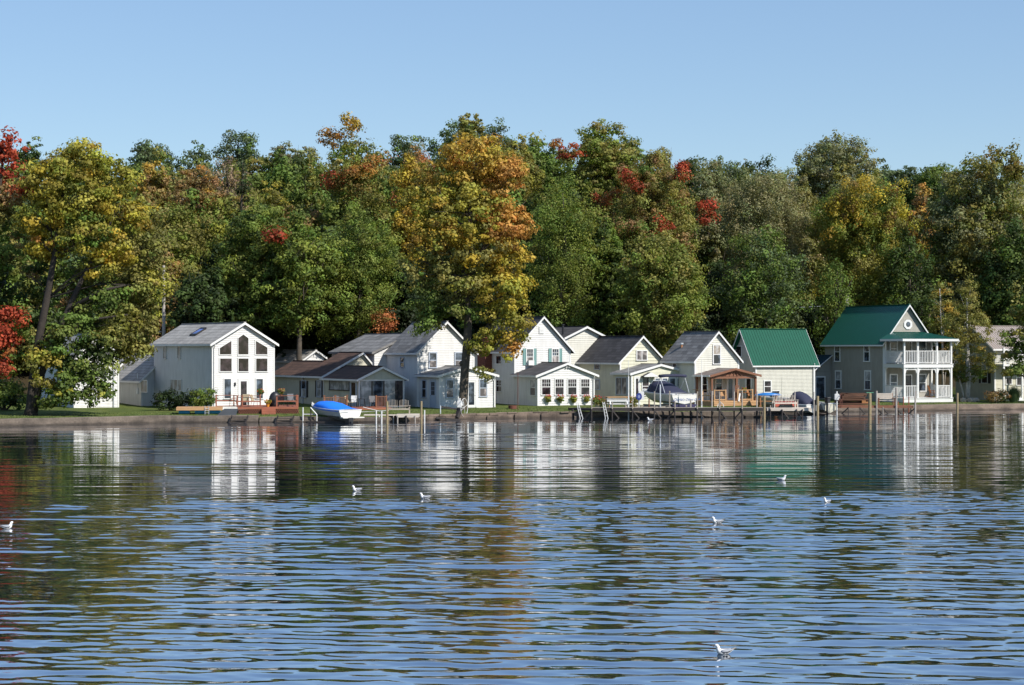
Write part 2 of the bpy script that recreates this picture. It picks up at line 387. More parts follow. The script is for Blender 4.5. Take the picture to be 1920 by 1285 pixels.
# ------------------------------------------------------------------ houses
class Frame:
    """A house frame: local x runs along the front to the right, local y to the back, z up from the ground."""
    def __init__(s, name, px, pybase, yaw, label, cat='house', Y=None):
        s.Y = Y or Yof(pybase); X = (px - CX) / F * s.Y
        s.O = Vector((X, s.Y, gz(X, s.Y))); s.a = R(yaw)
        s.u = Vector((cos(s.a), sin(s.a), 0)); s.v = Vector((-sin(s.a), cos(s.a), 0))
        s.root = empty(name, s.O, s.a, label, cat)
    def hit(s, px, py, P, n):
        d = Vector(((px - CX) / F, 1, -(py - YH) / F)); C = Vector((0, 0, H))
        t = (P - C).dot(n) / d.dot(n); return C + d * t
    def loc(s, p): q = p - s.O; return Vector((q.dot(s.u), q.dot(s.v), q.z))
    def Fp(s, px, py, v=0):          # pixel -> (u, z) on the plane y = v
        q = s.loc(s.hit(px, py, s.O + s.v * v, s.v)); return q.x, q.z
    def Sp(s, px, py, u=0):          # pixel -> (v, z) on the plane x = u
        q = s.loc(s.hit(px, py, s.O + s.u * u, s.u)); return q.y, q.z
    def zat(s, py, u, v):
        p = s.O + s.u * u + s.v * v; return (H - (py - YH) / F * p.y) - s.O.z

def clap(mb, poly, fn, h=.13, lip=.034, m=0):
    """lap siding over a convex polygon of (a, z); fn(a, z, out) -> 3-D point"""
    zs = [p[1] for p in poly]; z0, z1 = min(zs), max(zs)
    def span(z):
        xs = []
        n = len(poly)
        for i in range(n):
            (a, za), (b, zb) = poly[i], poly[(i+1) % n]
            if abs(za - zb) < 1e-9:
                if abs(za - z) < 1e-6: xs += [a, b]
            elif min(za, zb) - 1e-9 <= z <= max(za, zb) + 1e-9: xs.append(a + (b - a) * (z - za) / (zb - za))
        return (min(xs), max(xs)) if xs else None
    k = max(1, int(round((z1 - z0) / h))); cuts = [z0 + (z1 - z0) * i / k for i in range(k + 1)]
    cuts = sorted(set(cuts + [z for z in zs if z0 < z < z1]))
    for i in range(len(cuts) - 1):
        a, b = span(cuts[i] + 1e-5), span(cuts[i+1] - 1e-5)
        if not a or not b: continue
        mb.add([fn(a[0], cuts[i], lip), fn(a[1], cuts[i], lip), fn(b[1], cuts[i+1], 0), fn(b[0], cuts[i+1], 0),
                fn(a[0], cuts[i], 0), fn(a[1], cuts[i], 0)], [(0, 1, 2, 3), (4, 5, 1, 0)], m)

def volume(fr, u0, v0, Wd, L, prof, smat, rmat, axis='v', oh=.3, eo=.3, trim=None, siding=.13, th=.14, rake=.2,
           pre='', metal=False, skip=(), trimw=.09, corner=True, sidemat=None, z0=0.0, roof_front=None):
    """prof: (zl, t_ridge(0..1), zr, zright) of the gable. axis 'v': ridge runs back; 'u': ridge runs along the front."""
    trim = trim or TRIM; root = fr.root
    zl, tr, zr, zR = prof
    span_ = Wd if axis == 'v' else L
    gab = [(0, z0), (span_, z0), (span_, zR), (tr * span_, zr), (0, zl)]
    wb = MB(); sm = sidemat or smat
    def fr_(a, z, o): return (u0 + a, v0 - o, z)
    def bk_(a, z, o): return (u0 + a, v0 + L + o, z)
    def lf_(a, z, o): return (u0 - o, v0 + a, z)
    def rt_(a, z, o): return (u0 + Wd + o, v0 + a, z)
    rect = lambda l, z: [(0, z0), (l, z0), (l, z), (0, z)]
    if axis == 'v':
        F_, B_, L_, R_ = gab, gab, rect(L, zl), rect(L, zR)
    else:
        F_, B_, L_, R_ = rect(Wd, zl), rect(Wd, zR), gab, gab
    if 'front' not in skip: clap(wb, F_, fr_, siding, m=0)
    if 'back' not in skip: clap(wb, B_, bk_, siding, m=0)
    if 'left' not in skip: clap(wb, L_, lf_, siding, m=1)
    if 'right' not in skip: clap(wb, R_, rt_, siding, m=0)
    wb.build(pre + 'wall', [smat, sm], root)
    if corner:
        c = trimw
        hl = zl; hr = zR if axis == 'v' else zl
        for (ux, hz, sx) in ((u0, hl, -1), (u0 + Wd, hr, 1)):
            cb = MB()
            if sx < 0: cb.box(ux - .048, ux + c, v0 - .05, v0 - .012, z0, hz - .02); cb.box(ux - .05, ux - .012, v0 - .048, v0 + c, z0, hz - .02)
            else: cb.box(ux - c, ux + .048, v0 - .05, v0 - .012, z0, hz - .02); cb.box(ux + .012, ux + .05, v0 - .048, v0 + c, z0, hz - .02)
            cb.build(pre + 'corner_trim', trim, root)
    # roof
    rb = MB()
    sl = (zr - zl) / (tr * span_) if tr > 0 else 0
    sr = (zr - zR) / ((1 - tr) * span_) if tr < 1 else 0
    up = .03
    eL = (-eo, zl - sl * eo + up) if tr > 0 else (0, zr + up)
    eR = (span_ + eo, zR - sr * eo + up) if tr < 1 else (span_ + .02, zr + up)
    rd = (tr * span_, zr + up)
    pts = [eL, rd, eR] if 0 < tr < 1 else ([eL, (span_, zr + up)] if tr >= 1 else [(0, zr + up), eR])
    poly = pts + [(p[0], p[1] - th) for p in pts[::-1]]
    oof = roof_front if roof_front is not None else oh
    if axis == 'v':
        rb.prism([(u0 + p[0], p[1] + th) for p in poly], 'y', v0 - oof, v0 + L + oh)
    else:
        rb.prism([(v0 + p[0], p[1] + th) for p in poly], 'x', u0 - oh, u0 + Wd + oh)
    if metal:   # standing ribs
        n = int(((L + oof + oh) if axis == 'v' else (Wd + 2 * oh)) / .28)
        for i in range(n + 1):
            for k in range(len(pts) - 1):
                p, q = pts[k], pts[k+1]
                if axis == 'v':
                    y = v0 - oof + .05 + i * (L + oof + oh - .1) / n
                    rb.bar((u0 + p[0], y, p[1] + th + .012), (u0 + q[0], y, q[1] + th + .012), .045, .035)
                else:
                    x = u0 - oh + .05 + i * (Wd + 2 * oh - .1) / n
                    rb.bar((x, v0 + p[0], p[1] + th + .012), (x, v0 + q[0], q[1] + th + .012), .045, .035)
    # ridge cap
    if 0 < tr < 1:
        if axis == 'v': rb.bar((u0 + rd[0], v0 - oof, rd[1] + th + .01), (u0 + rd[0], v0 + L + oh, rd[1] + th + .01), .26, .04)
        else: rb.bar((u0 - oh, v0 + rd[0], rd[1] + th + .01), (u0 + Wd + oh, v0 + rd[0], rd[1] + th + .01), .26, .04)
    rb.build(pre + 'roof', rmat, root)
    tb = MB()
    for k in range(len(pts) - 1):
        p, q = pts[k], pts[k+1]
        z = lambda s_: s_[1] + th - .015
        quad = [(p[0], z(p)), (q[0], z(q)), (q[0], z(q) - rake), (p[0], z(p) - rake)]
        if axis == 'v':
            tb.prism([(u0 + a, b) for a, b in quad], 'y', v0 - oof - .03, v0 - oof - .003)
            tb.prism([(u0 + a, b) for a, b in quad], 'y', v0 + L + oh + .003, v0 + L + oh + .03)
        else:
            tb.prism([(v0 + a, b) for a, b in quad], 'x', u0 - oh - .03, u0 - oh - .003)
            tb.prism([(v0 + a, b) for a, b in quad], 'x', u0 + Wd + oh + .003, u0 + Wd + oh + .03)
    for e, sg in ((eL, -1), (eR, 1)):
        if (e is eL and tr <= 0) or (e is eR and tr >= 1): continue
        a0, a1 = sorted((e[0] + sg * .003, e[0] + sg * .03))
        zz0, zz1 = e[1] + th - .02 - rake * .8, e[1] + th - .02
        if axis == 'v': tb.box(u0 + a0, u0 + a1, v0 - oof + .0, v0 + L + oh, zz0, zz1)
        else: tb.box(u0 - oh, u0 + Wd + oh, v0 + a0, v0 + a1, zz0, zz1)
    tb.build(pre + 'rake_trim', trim, root)

def wsurf(fr, side, at):
    """returns fn(a, z, out) on the front plane v=at or the left side plane u=at"""
    if side == 'F': return lambda a, z, o: Vector((a, at - o, z))
    return lambda a, z, o: Vector((at - o, a, z))
def quadbox(mb, fn, a0, a1, z0, z1, o0, o1, m=0):
    P = [fn(a, z, o) for o in (o0, o1) for (a, z) in ((a0, z0), (a1, z0), (a1, z1), (a0, z1))]
    mb.add(P, [(0,1,2,3),(7,6,5,4),(0,4,5,1),(1,5,6,2),(2,6,7,3),(3,7,4,0)], m)
def window(fr, side, at, x0, y0, x1, y1, kind='dh', tmat=None, fw=.09, glass=None, low=None, grid=None, name='window', label=None, zmin=None):
    """window from photo pixels on a wall of the house"""
    tmat = tmat or TRIM; fn = wsurf(fr, side, at)
    if side == 'F':
        a0, zt = fr.Fp(x0, y0, at); a1, zb = fr.Fp(x1, y1, at); am = (a0 + a1) / 2
        zt = fr.zat(y0, am, at); zb = fr.zat(y1, am, at)
    else:
        a0, _ = fr.Sp(x0, y0, at); a1, _ = fr.Sp(x1, y1, at); am = (a0 + a1) / 2
        zt = fr.zat(y0, at, am); zb = fr.zat(y1, at, am)
    if a0 > a1: a0, a1 = a1, a0
    if zmin is not None: zb = zmin
    glass = glass or GLASS
    mb = MB(); o0, o1 = .018, .08
    quadbox(mb, fn, a0 - fw, a1 + fw, zt, zt + fw, o0, o1); quadbox(mb, fn, a0 - fw - .02, a1 + fw + .02, zb - fw * .8, zb, o0, o1 + .03)
    quadbox(mb, fn, a0 - fw, a0, zb, zt, o0, o1); quadbox(mb, fn, a1, a1 + fw, zb, zt, o0, o1)
    zm = (zt + zb) / 2
    if kind == 'dh': quadbox(mb, fn, a0, a1, zm - .03, zm + .03, o0, o1 - .008)
    if kind == 'slide': quadbox(mb, fn, (a0+a1)/2 - .035, (a0+a1)/2 + .035, zb, zt, o0, o1 - .008)
    if isinstance(kind, int):
        for i in range(1, kind): 
            a = a0 + (a1 - a0) * i / kind; quadbox(mb, fn, a - .05, a + .05, zb, zt, o0, o1 - .008)
    if grid:
        gx, gy, lo = grid; za = zm if lo == 'top' else zb
        for i in range(1, gx): a = a0 + (a1-a0)*i/gx; quadbox(mb, fn, a - .013, a + .013, za, zt, .05, .066)
        for i in range(1, gy): z = za + (zt-za)*i/gy; quadbox(mb, fn, a0, a1, z - .013, z + .013, .05, .0655)
    wdw = mb.build(name, tmat, fr.root)
    if label: wdw['label'] = label
    g = MB()
    if kind == 'dh' and low is not None:
        quadbox(g, fn, a0, a1, zm, zt, .02, .052, 0); quadbox(g, fn, a0, a1, zb, zm, .02, .049, 1); mats = [glass, low]
    else: quadbox(g, fn, a0, a1, zb, zt, .02, .052, 0); mats = [glass]
    g.build('pane', mats, wdw)
    return a0, a1, zb, zt
def door(fr, side, at, x0, y0, x1, y1, color=None, glass=None, half=False, zmin=0.05, grid=None, label=None):
    color = color or TRIM; fn = wsurf(fr, side, at)
    if side == 'F': a0, _ = fr.Fp(x0, y0, at); a1, _ = fr.Fp(x1, y1, at); zt = fr.zat(y0, (a0+a1)/2, at)
    else: a0, _ = fr.Sp(x0, y0, at); a1, _ = fr.Sp(x1, y1, at); zt = fr.zat(y0, at, (a0+a1)/2)
    if a0 > a1: a0, a1 = a1, a0
    mb = MB(); fw = .1
    quadbox(mb, fn, a0, a1, zt, zt + fw, .018, .075); quadbox(mb, fn, a0 - fw, a0, zmin, zt + fw, .018, .075); quadbox(mb, fn, a1, a1 + fw, zmin, zt + fw, .018, .075)
    s = .12 * (a1 - a0) + .04
    quadbox(mb, fn, a0, a0 + s, zmin, zt, .018, .055); quadbox(mb, fn, a1 - s, a1, zmin, zt, .018, .055)
    quadbox(mb, fn, a0 + s, a1 - s, zt - s, zt, .018, .055)
    zb = zmin + (.45 * (zt - zmin) if half else s * 1.4)
    quadbox(mb, fn, a0 + s, a1 - s, zmin, zb, .018, .055)
    if grid:
        for i in range(1, grid[0]): a = a0+s + (a1-a0-2*s)*i/grid[0]; quadbox(mb, fn, a-.014, a+.014, zb, zt - s, .05, .066)
        for i in range(1, grid[1]): z = zb + (zt-s-zb)*i/grid[1]; quadbox(mb, fn, a0+s, a1-s, z-.014, z+.014, .05, .0655)
    d = mb.build('door', color, fr.root)
    if label: d['label'] = label
    g = MB(); quadbox(g, fn, a0 + s, a1 - s, zb, zt - s, .02, .045); g.build('pane', glass or GLASS, d)
    h = MB(); p = fn(a1 - s * .5, zmin + 1.0, .055); h.ball(p, .035, seg=6, rings=4); h.build('handle', DKMETAL, d)
def shutters(fr, side, at, wb, wd, m, gap=.1):
    a0, a1, zb, zt = wb; fn = wsurf(fr, side, at)
    for (x0, x1) in ((a0 - gap - wd, a0 - gap), (a1 + gap, a1 + gap + wd)):
        mb = MB(); quadbox(mb, fn, x0, x0 + .05, zb - .05, zt + .05, .02, .07); quadbox(mb, fn, x1 - .05, x1, zb - .05, zt + .05, .02, .07)
        n = max(4, int((zt - zb) / .09))
        for i in range(n):
            z = zb - .05 + (zt - zb + .1) * (i + .5) / n; hz = (zt - zb + .1) / n * .42
            mb.add([fn(x0+.05, z-hz, .062), fn(x1-.05, z-hz, .062), fn(x1-.05, z+hz, .043), fn(x0+.05, z+hz, .043)], [(0,1,2,3)])
        quadbox(mb, fn, x0 + .05, x1 - .05, zb - .05, zt + .05, .02, .04)
        mb.build('shutter', m, fr.root)

# ---- A: tall white two storey house with the window wall
A = Frame('lake_house', 398, 769, 35, 'tall white two storey house with six big gable windows, behind the red deck')
Aw, _ = A.Fp(513.7, 700); Al, _ = A.Sp(289, 700)
ze = A.zat(645, 0, 0); zr = A.zat(608, Aw/2, -.3)
volume(A, 0, 0, Aw, Al, (ze, .5, zr, ze), WHITE, SHG, siding=.17)
def gable_win(poly, name='window'):
    P = [A.Fp(x, y) for x, y in poly]
    P = [(a, A.zat(y, a, 0)) for (a, _), (x, y) in zip(P, poly)]
    c = (sum(p[0] for p in P) / len(P), sum(p[1] for p in P) / len(P))
    fm = MB(); n = len(P)
    out = [(c[0] + (a - c[0]) * 1.14, c[1] + (z - c[1]) * 1.13) for a, z in P]
    for i in range(n):
        j = (i + 1) % n
        V = [(P[i][0], -.018, P[i][1]), (P[j][0], -.018, P[j][1]), (out[j][0], -.018, out[j][1]), (out[i][0], -.018, out[i][1])]
        V += [(x, -.085, z) for x, _, z in V]
        fm.add(V, [(0,1,2,3),(7,6,5,4),(0,4,5,1),(1,5,6,2),(2,6,7,3),(3,7,4,0)])
    f = fm.build(name, TRIM, A.root); g = MB(); g.prism(P, 'y', -.05, -.02); g.build('pane', GLASS, f)
gable_win([(411.4, 664.8), (433, 664.8), (433, 639.5), (411.4, 653)])
gable_win([(446, 664.8), (465, 664.8), (465, 634.5), (455.5, 627.5), (446, 634.5)])
gable_win([(479, 664.8), (500.5, 664.8), (500.5, 652), (479, 639.5)])
for x0, x1 in ((412, 433.5), (446.5, 465), (479.5, 500.5)):
    gable_win([(x0, 696.5), (x1, 696.5), (x1, 672.5), (x0, 672.5)])
window(A, 'F', 0, 420, 711, 432.3, 747, 'fix', glass=GLASSB); window(A, 'F', 0, 480, 711, 492, 747, 'fix', glass=GLASSB)
door(A, 'F', 0, 448, 712, 465, 768)
for x0, x1 in ((307, 312.5), (334, 339)): window(A, 'S', 0, x0, 650, x1, 672.5, 'fix', glass=PAPER, fw=.07)
window(A, 'S', 0, 320.5, 712.5, 341, 731.5, 3, glass=PAPER, fw=.07)
sk = MB()   # skylight on the left slope
slA = (zr - ze) / (Aw / 2)
v0s, v1s = 5.2, 6.35
P = lambda u, v, h: (u, v, ze + slA * u + .17 + h)
for a in ((.9, 1.0, v0s, v1s), (1.85, 1.95, v0s, v1s), (.9, 1.95, v0s, v0s + .1), (.9, 1.95, v1s - .1, v1s)):
    V = [P(a[0], a[2], 0), P(a[1], a[2], 0), P(a[1], a[3], 0), P(a[0], a[3], 0), P(a[0], a[2], .14), P(a[1], a[2], .14), P(a[1], a[3], .14), P(a[0], a[3], .14)]
    sk.add(V, [(0,3,2,1),(4,5,6,7),(0,1,5,4),(1,2,6,5),(2,3,7,6),(3,0,4,7)])
sko = sk.build('skylight', DARKTRIM, A.root)
g = MB(); g.add([P(.98, v0s+.08, .1), P(1.87, v0s+.08, .1), P(1.87, v1s-.08, .1), P(.98, v1s-.08, .1)], [(0,1,2,3)])
g.build('pane', glassmat('skylight_glass', (.03, .05, .16), .03), sko)
lm = MB(); x, z = A.Fp(440, 720); lm.box(x-.06, x+.06, -.14, -.02, z-.16, z+.12); lm.build('wall_lamp', DKMETAL, A.root)
# annex behind on the left
zx = A.zat(713, 0, Al)
x240 = -1.2
va = Al
volume(A, x240, va, Aw - .6, 7.5, (A.zat(712, x240, va+2), .5, A.zat(664, 1.2, va+4), A.zat(712, x240, va+2)), WHITE, SHG, pre='annex_', oh=.25, siding=.15)
window(A, 'S', x240, 266, 714, 277, 735, 'slide', glass=PAPER, fw=.07)
mt = MB(); v_, z_ = A.Sp(268, 730, x240 - .01); mt.box(x240 - .13, x240 - .02, va+.55, va+.85, 1.1, 1.6); mt.tube([(x240-.07, va+.7, 1.6), (x240-.07, va+.7, 2.9)], .03)
mt.build('electric_meter', PIPE, A.root)

# ---- A0: white house behind the leftmost tree
Z = Frame('white_house', 139, 766, 30, 'plain white house half hidden behind the big yellow leaved tree')
Zw, _ = Z.Fp(222, 700); Zl, _ = Z.Sp(72, 700)
volume(Z, 0, 0, Zw, Zl, (Z.zat(668, 0, 0), .5, Z.zat(628, Zw/2, 0), Z.zat(668, 0, 0)), WHITE, SHG)
window(Z, 'F', 0, 156, 724, 170, 737, 'fix'); window(Z, 'F', 0, 190, 722, 200, 740, 'dh')
dp = MB(); dp.tube([(Zw - .45, -.1, 0), (Zw - .45, -.1, Z.zat(660, Zw, 0))], .05); dp.build('downpipe', PIPE, Z.root)
window(Z, 'S', 0, 100, 716, 110, 740, 'dh')
# back shed of the white house seen beside the annex
Q = Frame('white_outbuilding', 222, 765, 30, 'pale blue white outbuilding between the plain white house and the grey annex', 'outbuilding', Y=166)
Qw, _ = Q.Fp(262, 700)
volume(Q, 0, 0, Qw, 5, (Q.zat(690, 0, 0), .5, Q.zat(668, Qw/2, 0), Q.zat(690, 0, 0)), WHITE, SHG)
window(Q, 'F', 0, 232, 724, 238, 746, 'dh', tmat=GREYTRIM)

# ---- B: tan cottage with brown roof and glazed porch
B = Frame('tan_cottage', 673, 765.5, 30, 'low tan cottage with a brown shingle roof, black shutters and a glazed lakeside porch')
Bw, _ = B.Fp(757, 700); Bl, _ = B.Sp(607, 700)
bz = B.zat(712, 0, 0)
volume(B, 0, 0, Bw, Bl, (bz, .5, B.zat(690.5, Bw/2, -.3), bz), TAN, SHB, pre='porch_', oh=.28, eo=.3, skip=('front',), siding=.13)
um, _ = B.Fp(607, 700, Bl)
zlm = B.zat(705.5, um, Bl)
ur, zrr = B.Fp(681.5, 664, Bl - .3); uR, zRR = B.Fp(700, 686, Bl - .3)
z2_ = B.zat(680, um + 2, Bl + 8); w2_ = 2 * (z2_ - zlm) * (ur - um) / (zrr - zlm)
volume(B, um, Bl + 4.75, w2_, 7.0, (zlm, .5, z2_, zlm), TAN, SHB, oh=.28, eo=.35, siding=.13, pre='rear_wing_', trim=TRIM, skip=('front',), roof_front=0.0)
volume(B, um, Bl + .02, uR - um, 4.4, (zlm, (ur - um) / (uR - um), zrr, zRR), TAN, SHB, oh=.3, eo=.35, siding=.13)
# glazed front
gf = MB(); us = [0, .09]; n = 4
zt = bz - .12
gf.box(0, .1, -.03, .06, 0, bz); gf.box(Bw - .1, Bw, -.03, .06, 0, bz); gf.box(.1, Bw - .1, -.03, .06, zt, bz + .0); gf.box(.1, Bw - .1, -.03, .06, 0, .12)
clap(gf, [(0, bz), (Bw, bz), (Bw/2, B.zat(691, Bw/2, 0))], lambda a, z, o: (a, -o - .03, z), .13, m=1)
gfo = gf.build('porch_front_frame', [TRIM, TAN], B.root)
pf = MB()
for i in range(1, 4):
    u = .1 + (Bw - .2) * (i / 3.6); pf.box(u - .06, u + .06, -.02, .05, .12, zt)
pf.box(Bw-.5, Bw-.1, -.01, .04, .12, zt)
pf.build('sliding_door_frame', DARKTRIM, B.root)
for i in range(4):
    a0 = .1 + (Bw - .2) * (i / 3.6) + .06; a1 = min(.1 + (Bw - .2) * ((i+1) / 3.6) - .06, Bw - .5)
    if a1 <= a0: continue
    g = MB(); g.box(a0, a1, .0, .012, .12, zt); g.build('sliding_door_pane', [CURTAIN, GLASSB, CURTAIN, GLASS][i], B.root)
window(B, 'S', 0, 619, 714.5, 655, 731, 'slide', tmat=DARKTRIM, glass=CURTAIN)
door(B, 'S', 0, 658, 714, 669, 764, color=GREYTRIM, half=True)
w1 = window(B, 'S', um, 566.5, 715, 574.5, 744, 'dh', tmat=GREYTRIM, glass=GLASSB, low=CURTAIN); shutters(B, 'S', um, w1, .36, DARKTRIM)
w1 = window(B, 'S', um, 595.5, 715, 603, 744, 'dh', tmat=GREYTRIM, glass=CURTAIN); shutters(B, 'S', um, w1, .3, DARKTRIM)

# ---- C: white garage among the trunks
Cg = Frame('white_garage', 566, 760, 35, 'small white garage gable showing over the brown roof beside two tree trunks', 'garage', Y=186)
Cw, _ = Cg.Fp(606, 680)
volume(Cg, 0, 0, Cw, 6.5, (Cg.zat(677, 0, 0), .6, Cg.zat(659, Cw*.6, 0), Cg.zat(670, Cw, 0)), WHITE, SHG)

# ---- D: white house with grey shingle roof and sunroom behind the big tree
D = Frame('gabled_house', 824, 766, 28, 'white gabled house with mid grey shingles and a small sunroom behind the big autumn tree')
Dw, _ = D.Fp(927.5, 740); Dl, _ = D.Sp(785, 740)
ez = D.zat(706, 0, 0)
volume(D, 0, 0, Dw, Dl, (ez, .5, D.zat(690, Dw/2, -.3), D.zat(705, Dw, 0)), WHITE, SHM, pre='sunroom_', oh=.25, eo=.3, siding=.15)
mu, _ = D.Fp(783.3, 700, Dl); mr_, _ = D.Fp(888.6, 660, Dl); mw = mr_ - mu
ml, _ = D.Sp(725, 700, mu); ml -= Dl
mz = D.zat(660, mu, Dl)
volume(D, mu, Dl + .02, mw, ml, (mz, .5, D.zat(606, mu + mw/2, Dl - .3), mz), WHITE, SHM, oh=.3, eo=.28, siding=.15)
wz = D.zat(661, mu - 1, Dl + ml + 5)
volume(D, mu - 1.2, Dl + ml + .05, mw + 1.0, 10, (wz, .55, D.zat(629, mu + mw/2, Dl + ml + 5), wz), WHITE, SHM, trim=SHM, corner=False, pre='rear_wing_', oh=.2, eo=.3, siding=.15)
for x0, x1 in ((805, 817.5), (853.5, 865.5)): window(D, 'F', Dl, x0, 662.5, x1, 689, 'dh', tmat=GREYTRIM, glass=GLASSB, low=SCREEN)
window(D, 'S', mu, 752, 671, 758.5, 688, 'dh', tmat=GREYTRIM)
window(D, 'F', 0, 837, 713.5, 849, 745, 'dh', tmat=GREYTRIM, glass=GLASSB, low=SCREEN); window(D, 'F', 0, 899.5, 712.5, 911.5, 743, 'dh', tmat=GREYTRIM, glass=GLASSB, low=SCREEN)
door(D, 'F', 0, 858, 714, 874, 762, glass=GLASSB); door(D, 'F', 0, 875.5, 714, 891.5, 762, glass=GLASSB)
window(D, 'S', 0, 793, 714, 799.5, 744.5, 'dh', tmat=GREYTRIM); door(D, 'S', 0, 808, 713, 817.5, 762, color=GREYTRIM, half=True, grid=(2, 3))

# ---- E: white house with teal shutters and flower baskets
E_ = Frame('shuttered_house', 1008.2, 761.5, 28, 'bright white house with teal shutters upstairs and four flower baskets under the sunroom windows')
Ew, _ = E_.Fp(1113.6, 740); El, _ = E_.Sp(965, 740)
ez = E_.zat(705, 0, 0)
volume(E_, 0, 0, Ew, El, (ez, .5, E_.zat(683.5, Ew/2, -.3), ez), WHITE, SHD, pre='sunroom_', oh=.3, eo=.35, siding=.2)
mu, _ = E_.Fp(965, 700, El); mr_, _ = E_.Fp(1069, 660, El); mw = mr_ - mu
mz = E_.zat(656, mu, El)
volume(E_, mu, El + .02, mw, 9.5, (mz, .5, E_.zat(596.5, mu + mw/2, El - .3), mz), WHITE, SHD, oh=.32, eo=.35, siding=.2)
for (x0, x1) in ((1015.7, 1031.3), (1040.8, 1056), (1064.6, 1080), (1089, 1104.3)):
    window(E_, 'F', 0, x0, 711.5, x1, 740, 'dh', glass=GLASS, grid=(4, 2, 'top'))
for x0, x1 in ((987.5, 998.5), (1035.3, 1046.5)):
    wb = window(E_, 'F', El, x0, 655, x1, 684 if x0 < 1000 else 680, 'dh', glass=GLASSB, low=SCREEN, grid=(3, 2, 'top')); shutters(E_, 'F', El, wb, .3, SHUT, .09)
a, z = E_.Fp(993, 680, El); ac = MB(); ac.box(a - .28, a + .28, El - .38, El - .07, z - .25, z + .2); ac.build('air_conditioner', WHITEPAINT, E_.root)
vt = MB(); a, z = E_.Fp(1015, 619, El); vt.box(a - .26, a + .26, El - .06, El - .02, z - .34, z + .3)
for i in range(5): vt.box(a - .22, a + .22, El - .085, El - .058, z - .28 + i*.12, z - .21 + i*.12)
vt.build('gable_vent', TRIM, E_.root)
window(E_, 'S', 0, 995.5, 713, 1004.5, 741, 'dh', glass=CURTAIN, low=GLASS); 
window(E_, 'S', mu, 932, 713.5, 941, 734, 'dh', grid=(2, 2, 'top')); window(E_, 'S', mu, 931.5, 668, 940.5, 682, 'fix')
ch = MB(); v_, _ = E_.Sp(923, 660, mu); ch.box(mu - .75, mu - .03, v_ , v_ + 1.6, 0, E_.zat(630, mu, v_)); ch.box(mu - .83, mu - .0, v_ - .08, v_ + 1.68, E_.zat(634, mu, v_), E_.zat(627, mu, v_))
ch.build('chimney', BRICK, E_.root)
fl = MB(); a, z = E_.Fp(1063, 688); fl.box(a - .05, a + .05, -.14, -.03, z - .05, z + .05); fl.ball((a - .13, -.16, z - .06), .07); fl.ball((a + .13, -.16, z - .06), .07); fl.build('floodlight', WHITEPAINT, E_.root)

# ---- F: rear cream house behind E
Fh = Frame('rear_house', 1062, 760, 28, 'cream gable with a dark roof and metal flue rising behind the shuttered house', Y=173)
Fw, _ = Fh.Fp(1133, 650); ez = Fh.zat(633, 0, 0)
volume(Fh, 0, 0, Fw, 8.5, (ez, .5, Fh.zat(615, Fw/2, 0), ez), CREAM, SHD, oh=.35, eo=.4, siding=.2)
fl = MB(); u_ = .3; fl.tube([(u_, 1.2, ez - .2), (u_, 1.2, Fh.zat(610, u_, 1.2))], .11); fl.tube([(u_, 1.2, Fh.zat(610, u_, 1.2)), (u_, 1.2, Fh.zat(608, u_, 1.2))], .17); fl.build('flue', DKMETAL, Fh.root)

# ---- G: pale yellow house with charcoal roof
G = Frame('pale_yellow_house', 1184, 760, 28, 'pale yellow house with charcoal shingles and a cream window porch behind the cabin boat')
Gw, _ = G.Fp(1290, 740); Gl, _ = G.Sp(1150.5, 740)
ez = G.zat(702, 0, 0)
volume(G, 0, 0, Gw, Gl, (ez, .5, G.zat(686, Gw/2, -.25), G.zat(700, Gw, 0)), YELLOW, SHM, pre='porch_', oh=.2, eo=.25, siding=.3)
mu, _ = G.Fp(1163, 700, Gl); mr_, _ = G.Fp(1242.6, 690, Gl); mw = mr_ - mu
ml, _ = G.Sp(1069, 700, mu); ml -= Gl; mz = G.zat(677, mu, Gl)
volume(G, mu, Gl + .02, mw, ml + .5, (mz, .5, G.zat(633, mu + mw/2, Gl - .3), mz), YELLOW, SHD, oh=.35, eo=.35, siding=.3)
window(G, 'F', Gl, 1194, 658.5, 1212, 675, 'slide', glass=SCREEN)
window(G, 'S', mu, 1116, 680, 1124.5, 692, 'fix', tmat=GREYTRIM); window(G, 'S', mu, 1114, 712.5, 1124.5, 730, 'fix', tmat=GREYTRIM, glass=CURTAIN)
window(G, 'S', mu, 1077.5, 680, 1085.5, 692, 'fix', tmat=GREYTRIM, glass=SCREEN)
window(G, 'S', 0, 1156.5, 709, 1176, 740, 'slide', tmat=GREYTRIM, glass=SCREEN)
for x0, x1 in ((1228, 1236.5), (1241.5, 1250.5), (1255.5, 1265), (1269.5, 1279.5)): window(G, 'F', 0, x0, 710, x1, 741, 'dh', glass=GLASSB, low=SCREEN)
door(G, 'F', 0, 1190, 708, 1198, 758, color=TRIM); window(G, 'F', 0, 1204, 708, 1215.5, 741, 'dh')
ec = MB(); a0, z0_ = G.Fp(1201, 706.5); a1, _ = G.Fp(1227, 706.5); am = (a0 + a1) / 2; zt_ = G.zat(699, am, -.6); zb_ = G.zat(706, am, -.6)
ec.prism([(a0, zb_), (am, zt_), (a1, zb_), (a1, zb_ - .1), (am, zt_ - .12), (a0, zb_ - .1)], 'y', -.6, -.05, 1)
ec.prism([(a0, zb_ + .02), (am, zt_ + .02), (a1, zb_ + .02), (a1, zb_ - .04), (a0, zb_ - .04)], 'y', -.64, -.603, 0)
ec.build('entry_canopy', [TRIM, SHD], G.root)

